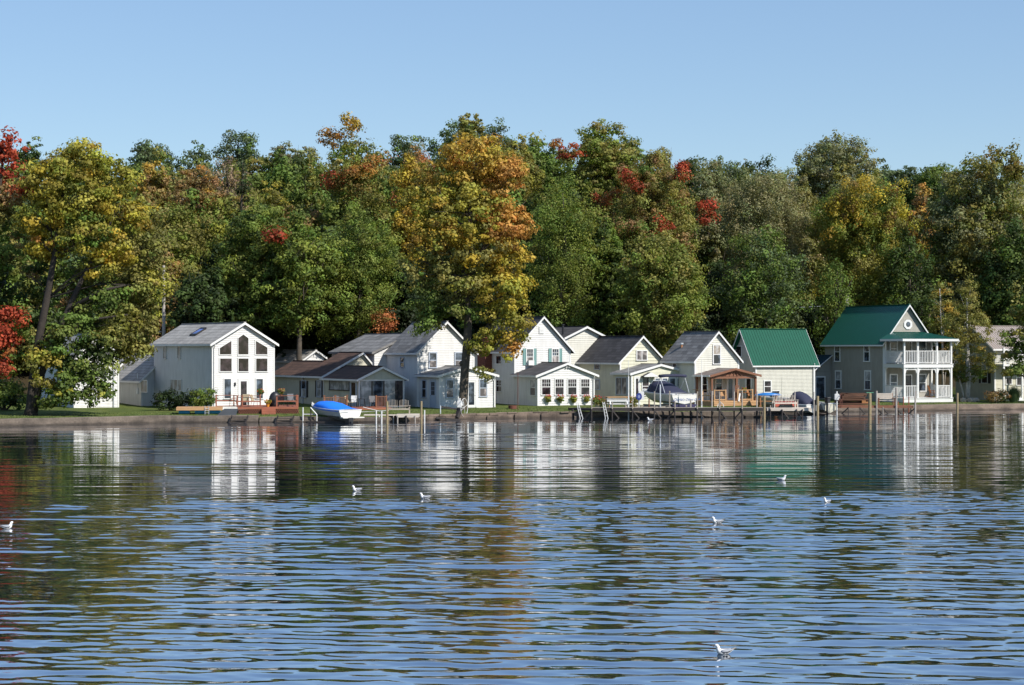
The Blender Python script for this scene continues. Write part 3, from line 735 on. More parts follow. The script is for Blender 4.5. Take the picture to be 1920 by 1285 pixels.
# ---- H: white house with open brown porch
Hh = Frame('porch_house', 1333, 761.5, 28, 'white house with weathered grey shingles and an open brown timber porch with a tan deck')
Hw, _ = Hh.Fp(1418, 740); Hl, _ = Hh.Sp(1303, 740)
mu, _ = Hh.Fp(1303, 700, Hl); mr_, _ = Hh.Fp(1385, 690, Hl); mw = mr_ - mu
ml, _ = Hh.Sp(1246, 700, mu); ml -= Hl; mz = Hh.zat(675, mu, Hl)
volume(Hh, mu, Hl + .02, mw, ml, (mz, .5, Hh.zat(624.5, mu + mw/2, Hl - .3), mz), CREAM, SHM, oh=.32, eo=.3, siding=.17)
window(Hh, 'F', Hl, 1337.5, 648, 1349.5, 682, 'dh', glass=PAPER, low=GLASSB)
window(Hh, 'S', mu, 1263, 682, 1269, 688, 'fix')
fl = MB(); u_ = mu + mw * .2; v_ = Hl + ml * .72; zz = Hh.zat(658, u_, v_); fl.tube([(u_, v_, zz - .6), (u_, v_, Hh.zat(646, u_, v_))], .1)
fl.build('flue', TERRA, Hh.root); fl = MB(); fl.tube([(u_, v_, Hh.zat(646, u_, v_)), (u_, v_, Hh.zat(643, u_, v_))], .17); fl.build('flue_cap', PIPE, Hh.root)
window(Hh, 'F', Hl, 1316, 707, 1326, 736, 'dh'); window(Hh, 'F', Hl, 1342, 707, 1352.5, 731, 'dh', glass=GLASSB)
door(Hh, 'F', Hl, 1363, 704, 1375, 752, glass=GLASSB, zmin=.4)
# porch roof
pz = Hh.zat(703, 0, 0); pr = Hh.zat(690.5, Hw/2, -.3); zp = .42
rb = MB(); x0, x1 = -.3, Hw + .35; xm = Hw/2; e = pz - .05
rb.prism([(x0, e), (xm, pr), (x1, e), (x1, e-.1), (xm, pr-.1), (x0, e-.1)], 'y', -.3, Hl)
rb.build('porch_roof', mat('brown_grey_shingles', (.2, .16, .14), .9, 'shingle', amt=.15), Hh.root)
tb = MB()
for p, q in (((x0, e), (xm, pr)), ((xm, pr), (x1, e))): tb.prism([(p[0], p[1]+.02), (q[0], q[1]+.02), (q[0], q[1]-.18), (p[0], p[1]-.18)], 'y', -.34, -.303)
tb.build('porch_rake_trim', WOODBRN, Hh.root)
tb = MB(); tb.box(x0 - .06, x0 - .003, -.3, Hl, e - .14, e - .0); tb.tube([(x0, .2, e-.1), (x0+.15, .35, e-.45), (x0+.2, .4, .5)], .04); tb.build('gutter', PIPE, Hh.root)
tb = MB(); tb.box(0, Hw, -.06, .06, e - .3, e - .12); tb.prism([(0.3, e-.1), (xm, pr-.15), (Hw-.3, e-.1)], 'y', .02, .08)
for i in range(5): tb.bar((xm - .9 + i*.45, -.02, e-.1), (xm + (i-2)*.1, -.02, pr-.2), .07, .07)
tb.build('porch_gable_frame', WOODBRN, Hh.root)
for x in (.08, Hw*.56, Hw - .08): tb = MB(); tb.box(x-.08, x+.08, -.08, .08, zp, e - .12); tb.build('porch_post', WOODBRN, Hh.root)
tb = MB(); tb.box(.0, .16, Hl-.3, Hl-.14, zp, e-.12); tb.build('porch_post', WOODBRN, Hh.root)
dk = MB(); dk.box(-.3, Hw + .5, -.9, Hl, zp - .08, zp); dk.box(-.28, Hw + .48, -.88, -.84, .0, zp - .084); dk.box(-.28, -.24, -.84, Hl, 0, zp - .084)
for i in range(3): dk.box(-.3, Hw + .5, -.93, -.903, .02 + i*.14, .13 + i*.14)
dk.build('porch_deck', WOODTAN, Hh.root)
rl = MB()
def rail_run(mb, p, q, z0, h, n, bw=.04, top=(.09, .045), mid=False):
    p, q = Vector((*p, 0)), Vector((*q, 0))
    mb.bar(p + Vector((0,0,z0+h)), q + Vector((0,0,z0+h)), top[0], top[1]); mb.bar(p + Vector((0,0,z0+.12)), q + Vector((0,0,z0+.12)), .05, .05)
    for i in range(n):
        c = p.lerp(q, (i + .5) / n); mb.bar(c + Vector((0,0,z0+.14)), c + Vector((0,0,z0+h-.02)), bw, bw)
for (xa, xb) in ((-.2, 1.0), (2.3, 3.9)):
    for x in (xa, xb): rl.box(x-.05, x+.05, -.88, -.78, zp, zp+1.05)
    rl.bar((xa, -.83, zp+.98), (xb, -.83, zp+.98), .1, .05); rl.bar((xa, -.83, zp+.15), (xb, -.83, zp+.15), .05, .08)
rl.box(-.25, -.15, 1.0, 1.1, zp, zp+1.0); rl.bar((-.2, -.83, zp+.98), (-.2, Hl, zp+.98), .1, .05); rl.bar((-.2, -.83, zp+.5), (-.2, Hl, zp+.5), .05, .08)
rl.build('porch_railing', WOODTAN, Hh.root)

# ---- I: green roofed cottage
I = Frame('green_roofed_cottage', 1417, 757, 22, 'single storey cottage with a bright green metal roof sloping to the lake')
Iw, _ = I.Fp(1527, 740); Il, _ = I.Sp(1372, 740)
ez = I.zat(681, 0, 0)
volume(I, 0, 0, Iw, Il, (ez, .5, I.zat(619, 0, Il/2), ez), BEIGE, GREEN, axis='u', oh=.45, eo=.25, metal=True, th=.08, rake=.16, siding=.13)
window(I, 'F', 0, 1433, 715, 1444.5, 735, 'dh'); window(I, 'S', 0, 1381, 650, 1391, 668, 'fix')
door(I, 'S', 0, 1399, 707, 1410, 738, glass=GLASS)
fl = MB(); fl.ball((-.35, -.2, I.zat(700, 0, 0)), .1); fl.ball((-.15, -.25, I.zat(702, 0, 0)), .1); fl.build('floodlight', WHITEPAINT, I.root)

# ---- K: big taupe house with two storey white porch; J is its lean-to
K = Frame('green_roofed_house', 1657, 753.5, 22, 'tall taupe house with a dark green metal roof and a two storey white railed porch')
kx, _ = K.Fp(1695, 700, 0)
# porch depth: forward of the front wall
def solve_v(px, u):
    best = min(((abs((K.O + K.u*u + K.v*v).x / (K.O + K.u*u + K.v*v).y * F + CX - px), v) for v in np.linspace(-8, 12, 4001)))
    return float(best[1])
pv = solve_v(1695, 0.0)
def u_at(px, v):
    return K.Fp(px, 700, v)[0]
Kw = u_at(1785.5, pv); Kl, _ = K.Sp(1546.8, 700)
ez = K.zat(640, 0, 0); zrk = K.zat(573, Kw/2, -.3)
volume(K, 0, 0, Kw, Kl, (ez, .5, zrk, ez), TAUPE, TEAL, oh=.35, eo=.35, metal=True, th=.08, rake=.18, siding=.12)
for x0, x1, ya, yb in ((1566.5, 1575, 643, 677), (1621.5, 1630.5, 643, 677), (1568, 1577, 697, 728), (1623, 1632.5, 697, 730)):
    window(K, 'S', 0, x0, ya, x1, yb, 'dh', glass=SCREEN if ya < 650 else CURTAIN, low=GLASSB, fw=.13)
oc = MB(); a, z = K.Fp(1704.5, 608.5); r = .26
a = Kw / 2
ring = [(a + .5*cos(t), z + .5*sin(t)) for t in [pi/8 + i*pi/4 for i in range(8)]]; rin = [(a + .27*cos(t), z + .27*sin(t)) for t in [pi/8 + i*pi/4 for i in range(8)]]
for i in range(8):
    j = (i+1) % 8; V = [(rin[i][0], -.02, rin[i][1]), (rin[j][0], -.02, rin[j][1]), (ring[j][0], -.02, ring[j][1]), (ring[i][0], -.02, ring[i][1])]
    V += [(x, -.09, zz) for x, _, zz in V]; oc.add(V, [(0,1,2,3),(7,6,5,4),(0,4,5,1),(1,5,6,2),(2,6,7,3),(3,7,4,0)])
oo = oc.build('window', TRIM, K.root); oo['label'] = 'octagonal attic window'; g = MB(); g.prism(rin, 'y', -.06, -.02); g.build('pane', GLASSB, oo)
# porch structure
z1 = .35; z2 = K.zat(683.5, 0, pv); zt2 = K.zat(636, 0, pv)
pb = MB(); pb.box(-.05, Kw + .05, pv - .05, -.02, 0, z1); pb.box(-.08, Kw + .08, pv - .1, -.02, z1, z1 + .06); pb.build('porch_base', WHITEPAINT, K.root)
ub = MB(); ub.box(-.06, Kw + .06, pv - .06, -.02, z2 - .32, z2); ub.box(-.1, Kw + .1, pv - .1, -.02, z2, z2 + .05); ub.build('balcony_floor', WHITEPAINT, K.root)
pf_ = [u_at(x, pv) for x in (1695.5, 1721.5, 1757.5, 1784.5)]; pf_[0] = .08; pf_[-1] = Kw - .08
for x in pf_:
    p = MB(); p.box(x-.09, x+.09, pv-.0, pv+.18, z1+.06, z2-.32); p.box(x-.08, x+.08, pv+.01, pv+.17, z2+.05, zt2-.2); p.build('porch_post', WHITEPAINT, K.root)
p = MB(); p.box(0, .16, -.22, -.06, z1+.06, z2-.32); p.box(0, .16, -.22, -.06, z2+.05, zt2-.2); p.build('porch_post', WHITEPAINT, K.root)
p = MB(); p.box(Kw-.16, Kw, -.22, -.06, z1+.06, z2-.32); p.box(Kw-.16, Kw, -.22, -.06, z2+.05, zt2-.2); p.build('porch_post', WHITEPAINT, K.root)
br = MB()   # corner brackets and spindle frieze
for i in range(3):
    a, b = pf_[i] + .09, pf_[i+1] - .09; zz = z2 - .33
    for s_, x in ((1, a), (-1, b)):
        br.prism([(x, zz), (x + s_*.42, zz), (x + s_*.30, zz - .12), (x + s_*.14, zz - .24), (x + s_*.06, zz - .52), (x, zz - .55)], 'y', pv + .06, pv + .11)
    for k in range(int((b - a) / .11)): br.box(a + .05 + k*.11, a + .09 + k*.11, pv + .06, pv + .1, zz - .16, zz - .002)
    br.box(a, b, pv + .05, pv + .115, zz - .2, zz - .16)
br.prism([(pv + .18, z2 - .33), (pv + .6, z2 - .33), (pv + .25, z2 - .5), (pv + .18, z2 - .85)], 'x', .05, .1)
br.prism([(-.22, z2 - .33), (-.6, z2 - .33), (-.3, z2 - .5), (-.22, z2 - .85)], 'x', .05, .1)
br.build('porch_brackets', WHITEPAINT, K.root)
def white_rail(pts, z0, h, name='railing'):
    for p, q in pts:
        mb = MB(); L_ = (Vector(q) - Vector(p)).length; rail_run(mb, p, q, z0, h, int(L_ / .17), .05, (.09, .06)); mb.build(name, WHITEPAINT, K.root)
yy = pv + .09
hr1 = K.zat(724, 0, pv) - z1 - .06; hr2 = K.zat(658.5, 0, pv) - z2 - .05
white_rail([((pf_[0]+.1, yy), (pf_[1]-.1, yy)), ((pf_[2]+.1, yy), (pf_[3]-.1, yy)), ((.08, pv+.2), (.08, -.25)), ((Kw-.08, pv+.2), (Kw-.08, -.25))], z1+.06, hr1)
white_rail([((pf_[i]+.1, yy), (pf_[i+1]-.1, yy)) for i in range(3)] + [((.08, pv+.2), (.08, -.25)), ((Kw-.08, pv+.2), (Kw-.08, -.25))], z2+.05, hr2)
# porch roof: shallow hip
zt_ = zt2 + .02; top = K.zat(622.5, 0, 0)
o_ = .42
hb = MB()
A1 = (-o_, pv - o_, zt_); B1 = (Kw + o_, pv - o_, zt_); C1 = (Kw + o_, -.02, zt_); D1 = (-o_, -.02, zt_)
T0 = (.9, -.02, top); T1 = (Kw - .9, -.02, top)
hb.add([A1, B1, C1, D1, T0, T1], [(0, 1, 5, 4), (1, 2, 5), (3, 0, 4), (0, 3, 2, 1), (2, 3, 4, 5)])
for i in range(1, 24):
    t = i / 24; x = -o_ + t * (Kw + 2*o_); 
    xt = min(max(x, .9), Kw - .9); k = 1.0
    if x < .9: k = (x + o_) / (.9 + o_)
    if x > Kw - .9: k = (Kw + o_ - x) / (.9 + o_)
    k = max(k, .02); hb.bar((x, pv - o_, zt_ + .012), (x, pv - o_ + (-.02 - pv + o_) * k, zt_ + (top - zt_) * k + .012), .04, .03)
hb.build('porch_roof', TEAL, K.root)
pt = MB(); pt.box(-o_ - .02, Kw + o_ + .02, pv - o_ - .03, pv - o_ - .003, zt_ - .22, zt_ - .004); pt.box(-o_ - .03, -o_ - .003, pv - o_, -.03, zt_ - .22, zt_ - .004); pt.box(Kw + o_ + .003, Kw + o_ + .03, pv - o_, -.03, zt_ - .22, zt_ - .004)
pt.box(0, Kw, pv, pv + .18, zt_ - .26, zt_ - .01)
pt.build('porch_roof_trim', WHITEPAINT, K.root)
# doors/windows behind the porch
def kwin(a0, a1, za, zb_, kind='dh', dr=False):
    fn = wsurf(K, 'F', 0); mb = MB(); fw = .1
    quadbox(mb, fn, a0-fw, a1+fw, zb_, zb_+fw, .018, .07); quadbox(mb, fn, a0-fw, a0, za, zb_, .018, .07); quadbox(mb, fn, a1, a1+fw, za, zb_, .018, .07); quadbox(mb, fn, a0-fw, a1+fw, za-.08, za, .018, .08)
    if not dr: quadbox(mb, fn, a0, a1, (za+zb_)/2-.03, (za+zb_)/2+.03, .018, .06)
    o = mb.build('door' if dr else 'window', TRIM, K.root); g = MB(); quadbox(g, fn, a0, a1, za, zb_, .02, .052); g.build('pane', GLASS if dr else GLASSB, o)
for zf in (z1 + .06, z2 + .05):
    kwin(.75, 1.45, zf + .7, zf + 2.15); kwin(2.25, 3.1, zf + .02, zf + 2.1, dr=True); kwin(4.0, 4.75, zf + .6, zf + 2.15)
# lean-to
ju = -2.0; jv, _ = K.Sp(1526, 700, ju)
jv0 = jv; jl, _ = K.Sp(1486, 700, ju); jl -= jv0
jz = K.zat(696.5, ju, jv0); jt = K.zat(668, 0, jv0)
jw = MB(); clap(jw, [(ju, 0), (0, 0), (0, jt), (ju, jz)], lambda a, z, o: (a, jv0 - o, z), .12, m=0); clap(jw, [(jv0, 0), (jv0 + jl, 0), (jv0 + jl, jz), (jv0, jz)], lambda a, z, o: (ju - o, a, z), .12, m=0)
jw.build('lean_to_wall', TAUPE, K.root)
jr = MB(); jr.prism([(ju - .3, jz - .1), (-.04, jt + .03), (-.04, jt + .13), (ju - .3, jz)], 'y', jv0 - .3, jv0 + jl + .3)
for i in range(16): y = jv0 - .25 + i * (jl + .5) / 15; jr.bar((ju - .3, y, jz + .015), (-.04, y, jt + .145), .04, .03)
jr.build('lean_to_roof', mat('shaded_blue_green_roof', (.006, .035, .06), .4), K.root)  # darker and bluer than the main roof, with its shade in the colour
jt_ = MB(); jt_.prism([(ju - .3, jz - .12), (-.04, jt + .01), (-.04, jt + .12), (ju - .3, jz - .01)], 'y', jv0 - .335, jv0 - .303); jt_.box(ju-.34, ju-.303, jv0-.3, jv0+jl+.3, jz-.14, jz-.02); jt_.build('lean_to_trim', TRIM, K.root)
a0 = ju + .25; 
fn = wsurf(K, 'F', jv0); mb = MB(); 
for b in ((a0-.12, a0, .1, 2.2), (a0+.95, a0+1.07, .1, 2.2), (a0-.12, a0+1.07, 2.2, 2.33)): quadbox(mb, fn, *b, .018, .08)
quadbox(mb, fn, a0, a0+.95, 1.0, 1.08, .018, .05)
dj = mb.build('door', TRIM, K.root); g = MB(); quadbox(g, fn, a0, a0+.95, .1, 2.2, .02, .052); g.build('pane', GLASSB, dj)
window(K, 'S', ju, 1518, 705, 1523.5, 734, 'dh', grid=(2, 2, 'top'))
ds = MB()   # satellite dish on the porch corner post
c = Vector((Kw + .35, pv + .1, K.zat(643, Kw, pv))); nrm = Vector((.8, -.55, .35)).normalized(); t1 = nrm.cross(Vector((0, 0, 1))).normalized(); t2 = t1.cross(nrm)
rings = [[c + nrm * (.1 * (rr/.36)**2) + (t1 * cos(t) + t2 * sin(t)) * rr for t in [2*pi*k/14 for k in range(14)]] for rr in (.02, .15, .27, .36)]
rings += [[c + nrm * (.1 * (rr/.36)**2 - .02) + (t1 * cos(t) + t2 * sin(t)) * rr for t in [2*pi*k/14 for k in range(14)]] for rr in (.36, .2, .02)]
ds.loft(rings); ds.tube([c, c - Vector((.3, -.05, .15))], .025); ds.tube([c - t2 * .3, c + nrm * .45], .018); ds.ball(c + nrm * .45, .06)
ds.build('satellite_dish', WHITEPAINT, K.root, smooth=True)

# ---- L: right hand house with taupe metal roof and balcony
Lh = Frame('balcony_house', 1865, 751, 22, 'cream house with a taupe metal roof and white balcony at the right edge')
Lw = 8.0; Ll, _ = Lh.Sp(1792, 700)
ez = Lh.zat(651, 0, 0)
volume(Lh, 0, 0, Lw, Ll, (ez, .5, Lh.zat(613, 0, Ll/2), ez), TAN, BROWNMETAL, axis='u', oh=.5, eo=.45, metal=True, th=.08, rake=.2)
wb = window(Lh, 'S', 0, 1842, 694, 1852, 718, 'dh', glass=GLASS); shutters(Lh, 'S', 0, wb, .4, DARKTRIM)
wb = window(Lh, 'S', 0, 1802, 694, 1812, 718, 'dh', glass=GLASS)
zb_ = Lh.zat(683, 0, -1.3)
bl = MB(); bl.box(0, Lw, -1.4, -.03, zb_ - .2, zb_); bl.build('balcony_floor', WHITEPAINT, Lh.root)
for x in (.1, 2.3, 4.5, 6.7): p = MB(); p.box(x-.08, x+.08, -1.36, -1.2, 0, zb_ - .2); p.box(x-.08, x+.08, -1.36, -1.2, zb_, ez - .05); p.build('balcony_post', WHITEPAINT, Lh.root)
for i in range(3): rb = MB(); rail_run(rb, (.2 + 2.2*i, -1.3), (2.2 + 2.2*i, -1.3), zb_, .95, 15); rb.build('railing', WHITEPAINT, Lh.root)
rb = MB(); rail_run(rb, (.1, -1.15), (.1, -.1), zb_, .95, 8); rb.build('railing', WHITEPAINT, Lh.root)
window(Lh, 'F', 0, 1886, 694, 1896, 720, 'dh'); window(Lh, 'F', 0, 1906, 694, 1918, 722, 'dh')
st = MB()
for i in range(5): st.box(.3, 1.5, -2.6 + i*.25, -2.35 + i*.25, .0, .14 + .14*i)
st.build('steps', WHITEPAINT, Lh.root)

def downpipe(fr, u, v, z):
    b = MB(); b.tube([(u, v - .3, z), (u, v - .12, z - .35), (u, v - .11, .1), (u, v - .3, .02)], .045, 6); b.build('downpipe', TRIM, fr.root)
downpipe(A, .12, 0, A.zat(646, 0, 0)); downpipe(E_, Ew - .1, 0, E_.zat(706, Ew, 0)); downpipe(G, Gw - .1, 0, G.zat(702, Gw, 0)); downpipe(D, Dw - .1, 0, D.zat(706, Dw, 0)); downpipe(I, Iw - .15, 0, I.zat(682, Iw, 0))
# ------------------------------------------------------------------ trees
LEAF = bpy.data.materials.new('leaf_foliage'); LEAF.use_nodes = True
def _leafmat():
    N = LEAF.node_tree.nodes; L = LEAF.node_tree.links; bs = N['Principled BSDF']; out = N['Material Output']
    at = N.new('ShaderNodeAttribute'); at.attribute_name = 'leafcol'
    bs.inputs['Roughness'].default_value = .55; bs.inputs['Specular IOR Level'].default_value = .16
    L.new(at.outputs['Color'], bs.inputs['Base Color'])
    tr = N.new('ShaderNodeBsdfTranslucent'); sc_ = N.new('ShaderNodeVectorMath'); sc_.operation = 'MULTIPLY'
    sc_.inputs[1].default_value = (1.35, 1.3, .7); L.new(at.outputs['Color'], sc_.inputs[0]); L.new(sc_.outputs[0], tr.inputs['Color'])
    mx = N.new('ShaderNodeMixShader'); mx.inputs[0].default_value = .33
    L.new(bs.outputs[0], mx.inputs[1]); L.new(tr.outputs[0], mx.inputs[2]); L.new(mx.outputs[0], out.inputs['Surface'])
_leafmat()
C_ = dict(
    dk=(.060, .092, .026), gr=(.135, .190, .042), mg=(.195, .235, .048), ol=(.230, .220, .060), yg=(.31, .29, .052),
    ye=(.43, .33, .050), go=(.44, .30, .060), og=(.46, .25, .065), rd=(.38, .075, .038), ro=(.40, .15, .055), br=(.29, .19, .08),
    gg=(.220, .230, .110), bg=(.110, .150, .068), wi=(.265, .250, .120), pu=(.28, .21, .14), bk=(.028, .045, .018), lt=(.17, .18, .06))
TREE_COUNT = [0]
def leaves_mesh(name, lobes, rng, leaf=.34, dens=1.0, cl=1.0, flat=.62, per=62, droop=0.0, spiky=0.0):
    """lobes: list of (centre(3), radii(3), colours[(col, weight)...], density)"""
    Pc = []; Rc = []; Cc = []; Nc = []
    for li, (c, r, cols, dn) in enumerate(lobes):
        c = np.array(c, float); r = np.array(r, float)
        area = 4 * pi * ((r[0]*r[1])**1.6/3 + (r[0]*r[2])**1.6/3 + (r[1]*r[2])**1.6/3) ** (1/1.6)
        n = max(3, int(area * .62 * dens * dn / cl ** 2))
        d = rng.normal(size=(n, 3)); d /= np.linalg.norm(d, axis=1)[:, None]
        rad = 1 - .55 * rng.random(n) ** 1.8
        rad *= 1 + .10 * rng.normal(size=n)
        p = c + d * rad[:, None] * r
        keep = np.ones(n, bool)
        for lj, (c2, r2, _, _) in enumerate(lobes):
            if lj != li:
                q = np.linalg.norm((p - np.array(c2)) / np.array(r2), axis=1); keep &= (q > .62) | (rng.random(n) < .12)
        keep |= rng.random(n) < .05
        p, d = p[keep], d[keep]; n = len(p)
        Pc.append(p); Nc.append(d); Rc.append(cl * (.4 + .95 * rng.random(n) ** 1.4))
        wts = np.array([w_ for _, w_ in cols], float); wts /= wts.sum()
        # neighbouring clusters tend to share a colour
        ph = rng.uniform(0, 6.28, 3); fld = (np.sin(p[:, 0]*.9 + ph[0]) + np.sin(p[:, 1]*.8 + ph[1]) + np.sin(p[:, 2]*1.1 + ph[2])) / 3 * .5 + .5
        u = np.clip(.55 * fld + .45 * rng.random(n), 0, .9999); ci = np.searchsorted(np.cumsum(wts), u)
        ci = np.clip(ci, 0, len(cols) - 1)
        base = np.array([cc for cc, _ in cols])[ci] * rng.uniform(.6, 1.35, (n, 1)) * rng.uniform(.9, 1.1, (n, 3))
        Cc.append(base)
    Pc = np.concatenate(Pc); Rc = np.concatenate(Rc); Cc = np.concatenate(Cc); Nc = np.concatenate(Nc)
    m = (per * rng.uniform(.6, 1.3, len(Pc)) * (Rc / cl) ** 1.3).astype(int) + 8
    idx = np.repeat(np.arange(len(Pc)), m); n = len(idx)
    d = rng.normal(size=(n, 3)); d /= np.linalg.norm(d, axis=1)[:, None]
    rr = Rc[idx] * (.25 + .75 * rng.random(n) ** .6)
    off = d * rr[:, None]; off[:, 2] *= flat
    if spiky: off += Nc[idx] * (rng.random(n) ** 2 * spiky * Rc[idx])[:, None]
    if droop: off[:, 2] -= droop * rng.random(n) ** 1.5 * Rc[idx]
    p = Pc[idx] + off
    nv = d * .9 + Nc[idx] * .35 + np.array([0, 0, .25]) + rng.normal(size=(n, 3)) * .30
    nv /= np.linalg.norm(nv, axis=1)[:, None]
    t = np.cross(nv, rng.normal(size=(n, 3))); t /= np.linalg.norm(t, axis=1)[:, None]; b = np.cross(nv, t)
    s = leaf * rng.uniform(.6, 1.25, n)[:, None]
    w_ = s * rng.uniform(.55, .85, n)[:, None]
    q = np.stack([p - t * s * .5, p + b * w_ * .5 + nv * s * .08, p + t * s * .5, p - b * w_ * .5 - nv * s * .05], 1)
    col = Cc[idx] * rng.uniform(.78, 1.22, (n, 1))
    me = bpy.data.meshes.new(name)
    me.vertices.add(n * 4); me.vertices.foreach_set('co', q.astype(np.float32).ravel())
    me.loops.add(n * 4); me.loops.foreach_set('vertex_index', np.arange(n * 4, dtype=np.int32))
    me.polygons.add(n); me.polygons.foreach_set('loop_start', np.arange(0, n * 4, 4, dtype=np.int32)); me.polygons.foreach_set('loop_total', np.full(n, 4, np.int32))
    me.update()
    at = me.attributes.new('leafcol', 'FLOAT_COLOR', 'FACE')
    c4 = np.ones((n, 4), np.float32); c4[:, :3] = col; at.data.foreach_set('color', c4.ravel())
    me.materials.append(LEAF)
    TREE_COUNT[0] += n
    return me

def plant(name, label, base, lobes, trunk, seed, cat='tree', group=None, bark=None, kind=('trunk', 'crown'), tr_r=.3, nolimb=False, limbs=8, **kw):
    """base: world xyz; lobes in coordinates relative to the base; trunk: list of polylines [(x,y,z,r)...] relative to the base"""
    rng = np.random.default_rng(seed); root = empty(name, base, 0, label, cat, group)
    tb = MB()
    for pl in trunk: tb.tube([p[:3] for p in pl], [p[3] for p in pl], 9 if pl[0][3] > .15 else 6)
    if not nolimb and trunk:
        path = [Vector(p[:3]) for p in trunk[0]]
        for (c, r, _, _) in lobes[:limbs * 2]:
            c = Vector(c); cand = [p for p in path if p.z < c.z - .3 * r[2]] or [path[len(path)//2]]
            s = max(cand, key=lambda p: p.z); rad = max(.05, tr_r * .35)
            e = c + Vector(rng.uniform(-.35, .35, 3)) * min(r); mid = s.lerp(e, .5) + Vector((rng.uniform(-.3, .3), rng.uniform(-.3, .3), .25 * (e - s).length * .3))
            tb.tube([s, mid, e], [rad, rad * .65, rad * .25], 5)
            for _ in range(3):
                e2 = c + Vector((rng.uniform(-1, 1) * r[0] * .9, rng.uniform(-1, 1) * r[1] * .9, rng.uniform(-.2, .9) * r[2])); m2 = mid.lerp(e2, .5) + Vector((0, 0, .15))
                tb.tube([mid, m2, e2], [rad * .5, rad * .35, rad * .1], 4)
    tb.build(kind[0], bark or BARK, root, smooth=True)
    me = leaves_mesh(kind[1], lobes, rng, **kw); o = bpy.data.objects.new(kind[1], me); COL.objects.link(o); o.parent = root
    return root

def px_tree(name, label, px, Y, lobes, trunkpx, seed, depth=.85, zbase=None, **kw):
    """hero tree: lobes (px,py,rx,ry,cols[,dens[,dy]]) given in photo pixels at distance Y"""
    s = Y / F; bx = (px - CX) * s; z0 = gz(bx, Y) - .05 if zbase is None else zbase; base = Vector((bx, Y, z0)); L_ = []
    for lb in lobes:
        x, y, rx, ry, cols = lb[:5]; dn = lb[5] if len(lb) > 5 else 1; dy = lb[6] if len(lb) > 6 else 0
        p = W(x, y, Y) - base; L_.append(((p.x, dy, p.z), (rx * s, max(rx, ry*.6) * s * depth, ry * s), cols, dn))
    tr = []
    for pl in trunkpx:
        q = []
        for t in pl:
            p = W(t[0], t[1], Y) - base; q.append((p.x, (t[3] if len(t) > 3 else 0), p.z, t[2] * s))
        if pl[0][1] > 735: q[0] = (q[0][0], q[0][1], min(q[0][2], -.1), q[0][3])
        tr.append(q)
    return plant(name, label, base, L_, tr, seed, **kw)

def crown_tree(name, label, px, Y, top, bot, hw, cols, seed, shape='oval', patches=(), tr_r=.28, group=None, dens=1.0, bark=None, depth=1.0, **kw):
    """forest tree described by its crown: top/bottom rows and half width in photo pixels at distance Y"""
    r = random.Random(seed); s = Y / F; bx = (px - CX) * s; bz = gz(bx, Y) - .1; base = Vector((bx, Y, bz))
    zt = W(px, top, Y).z - bz; zb = max(W(px, bot, Y).z - bz, 1.2); hwm = hw * s; hgt = zt - zb
    prof = {'oval': lambda t: max(.3, sin(pi * min(1, t * .88 + .12)) ** .6), 'round': lambda t: max(.25, sin(pi * (t * .86 + .07)) ** .5),
            'spread': lambda t: .55 + .5 * t if t < .7 else 1.0 - (t - .7) * 2.0, 'cone': lambda t: 1.02 - t * .93,
            'tall': lambda t: max(.35, 1 - abs(t - .35) * 1.0), 'flat': lambda t: .45 + .6 * t}[shape]
    lobes = []; lv = max(3, int(round(hgt / 2.3)))
    for i in range(lv):
        t = (i + .5) / lv; rad = hwm * max(.16, prof(t)); z = zb + hgt * t; k = 1 if rad < 1.1 else (3 if rad < 2.6 else 4)
        a0 = r.uniform(0, 6.28)
        if i == lv - 1: k = max(2, k - 1)
        for j in range(k):
            a = a0 + j * 2 * pi / k + r.uniform(-.5, .5); lr = rad * (r.uniform(.42, .62) if k > 1 else .95); q = (rad - lr) * r.uniform(.75, 1.15) if k > 1 else 0
            rz = min(hgt / lv * r.uniform(.62, .95), hgt * .4) if shape != 'flat' else hgt / lv * .45
            zz = z + r.uniform(-.35, .35) * hgt / lv
            zz = min(zz, zt - rz * .85)
            cl = r.choice(cols) if isinstance(cols[0], list) else cols
            lobes.append(((q * cos(a), q * sin(a) * depth, zz), (lr, lr * depth, rz), cl, r.uniform(.75, 1.15)))
    for (x, y, rx, ry, cl) in patches:
        for _ in range(6):
            p = W(x + r.uniform(-.95, .95) * rx, y + r.uniform(-.9, .9) * ry, Y) - base; dy = -math.sqrt(max(0, hwm**2 - p.x**2)) * r.uniform(.6, .95)
            k_ = r.uniform(.22, .52); lobes.append(((p.x, dy, p.z), (rx*s*k_*1.15, rx*s*k_*.8, ry*s*k_ * 1.1), cl + [((.18, .12, .035), .6 * sum(w__ for _, w__ in cl))], .75))
    lean = r.uniform(-.05, .05)
    trunk = [[(0, 0, -.2, tr_r * 1.25), (0, 0, 1, tr_r), (lean * zb, 0, zb, tr_r * .8), (lean * zb + r.uniform(-.3, .3), 0, zb + hgt * .5, tr_r * .5), (0, 0, zb + hgt * .9, tr_r * .12)]]
    return plant(name, label, base, lobes, trunk, seed, group=group, tr_r=tr_r, bark=bark, dens=dens, **kw)

g1 = lambda *a: [(C_[k], w_) for k, w_ in a]
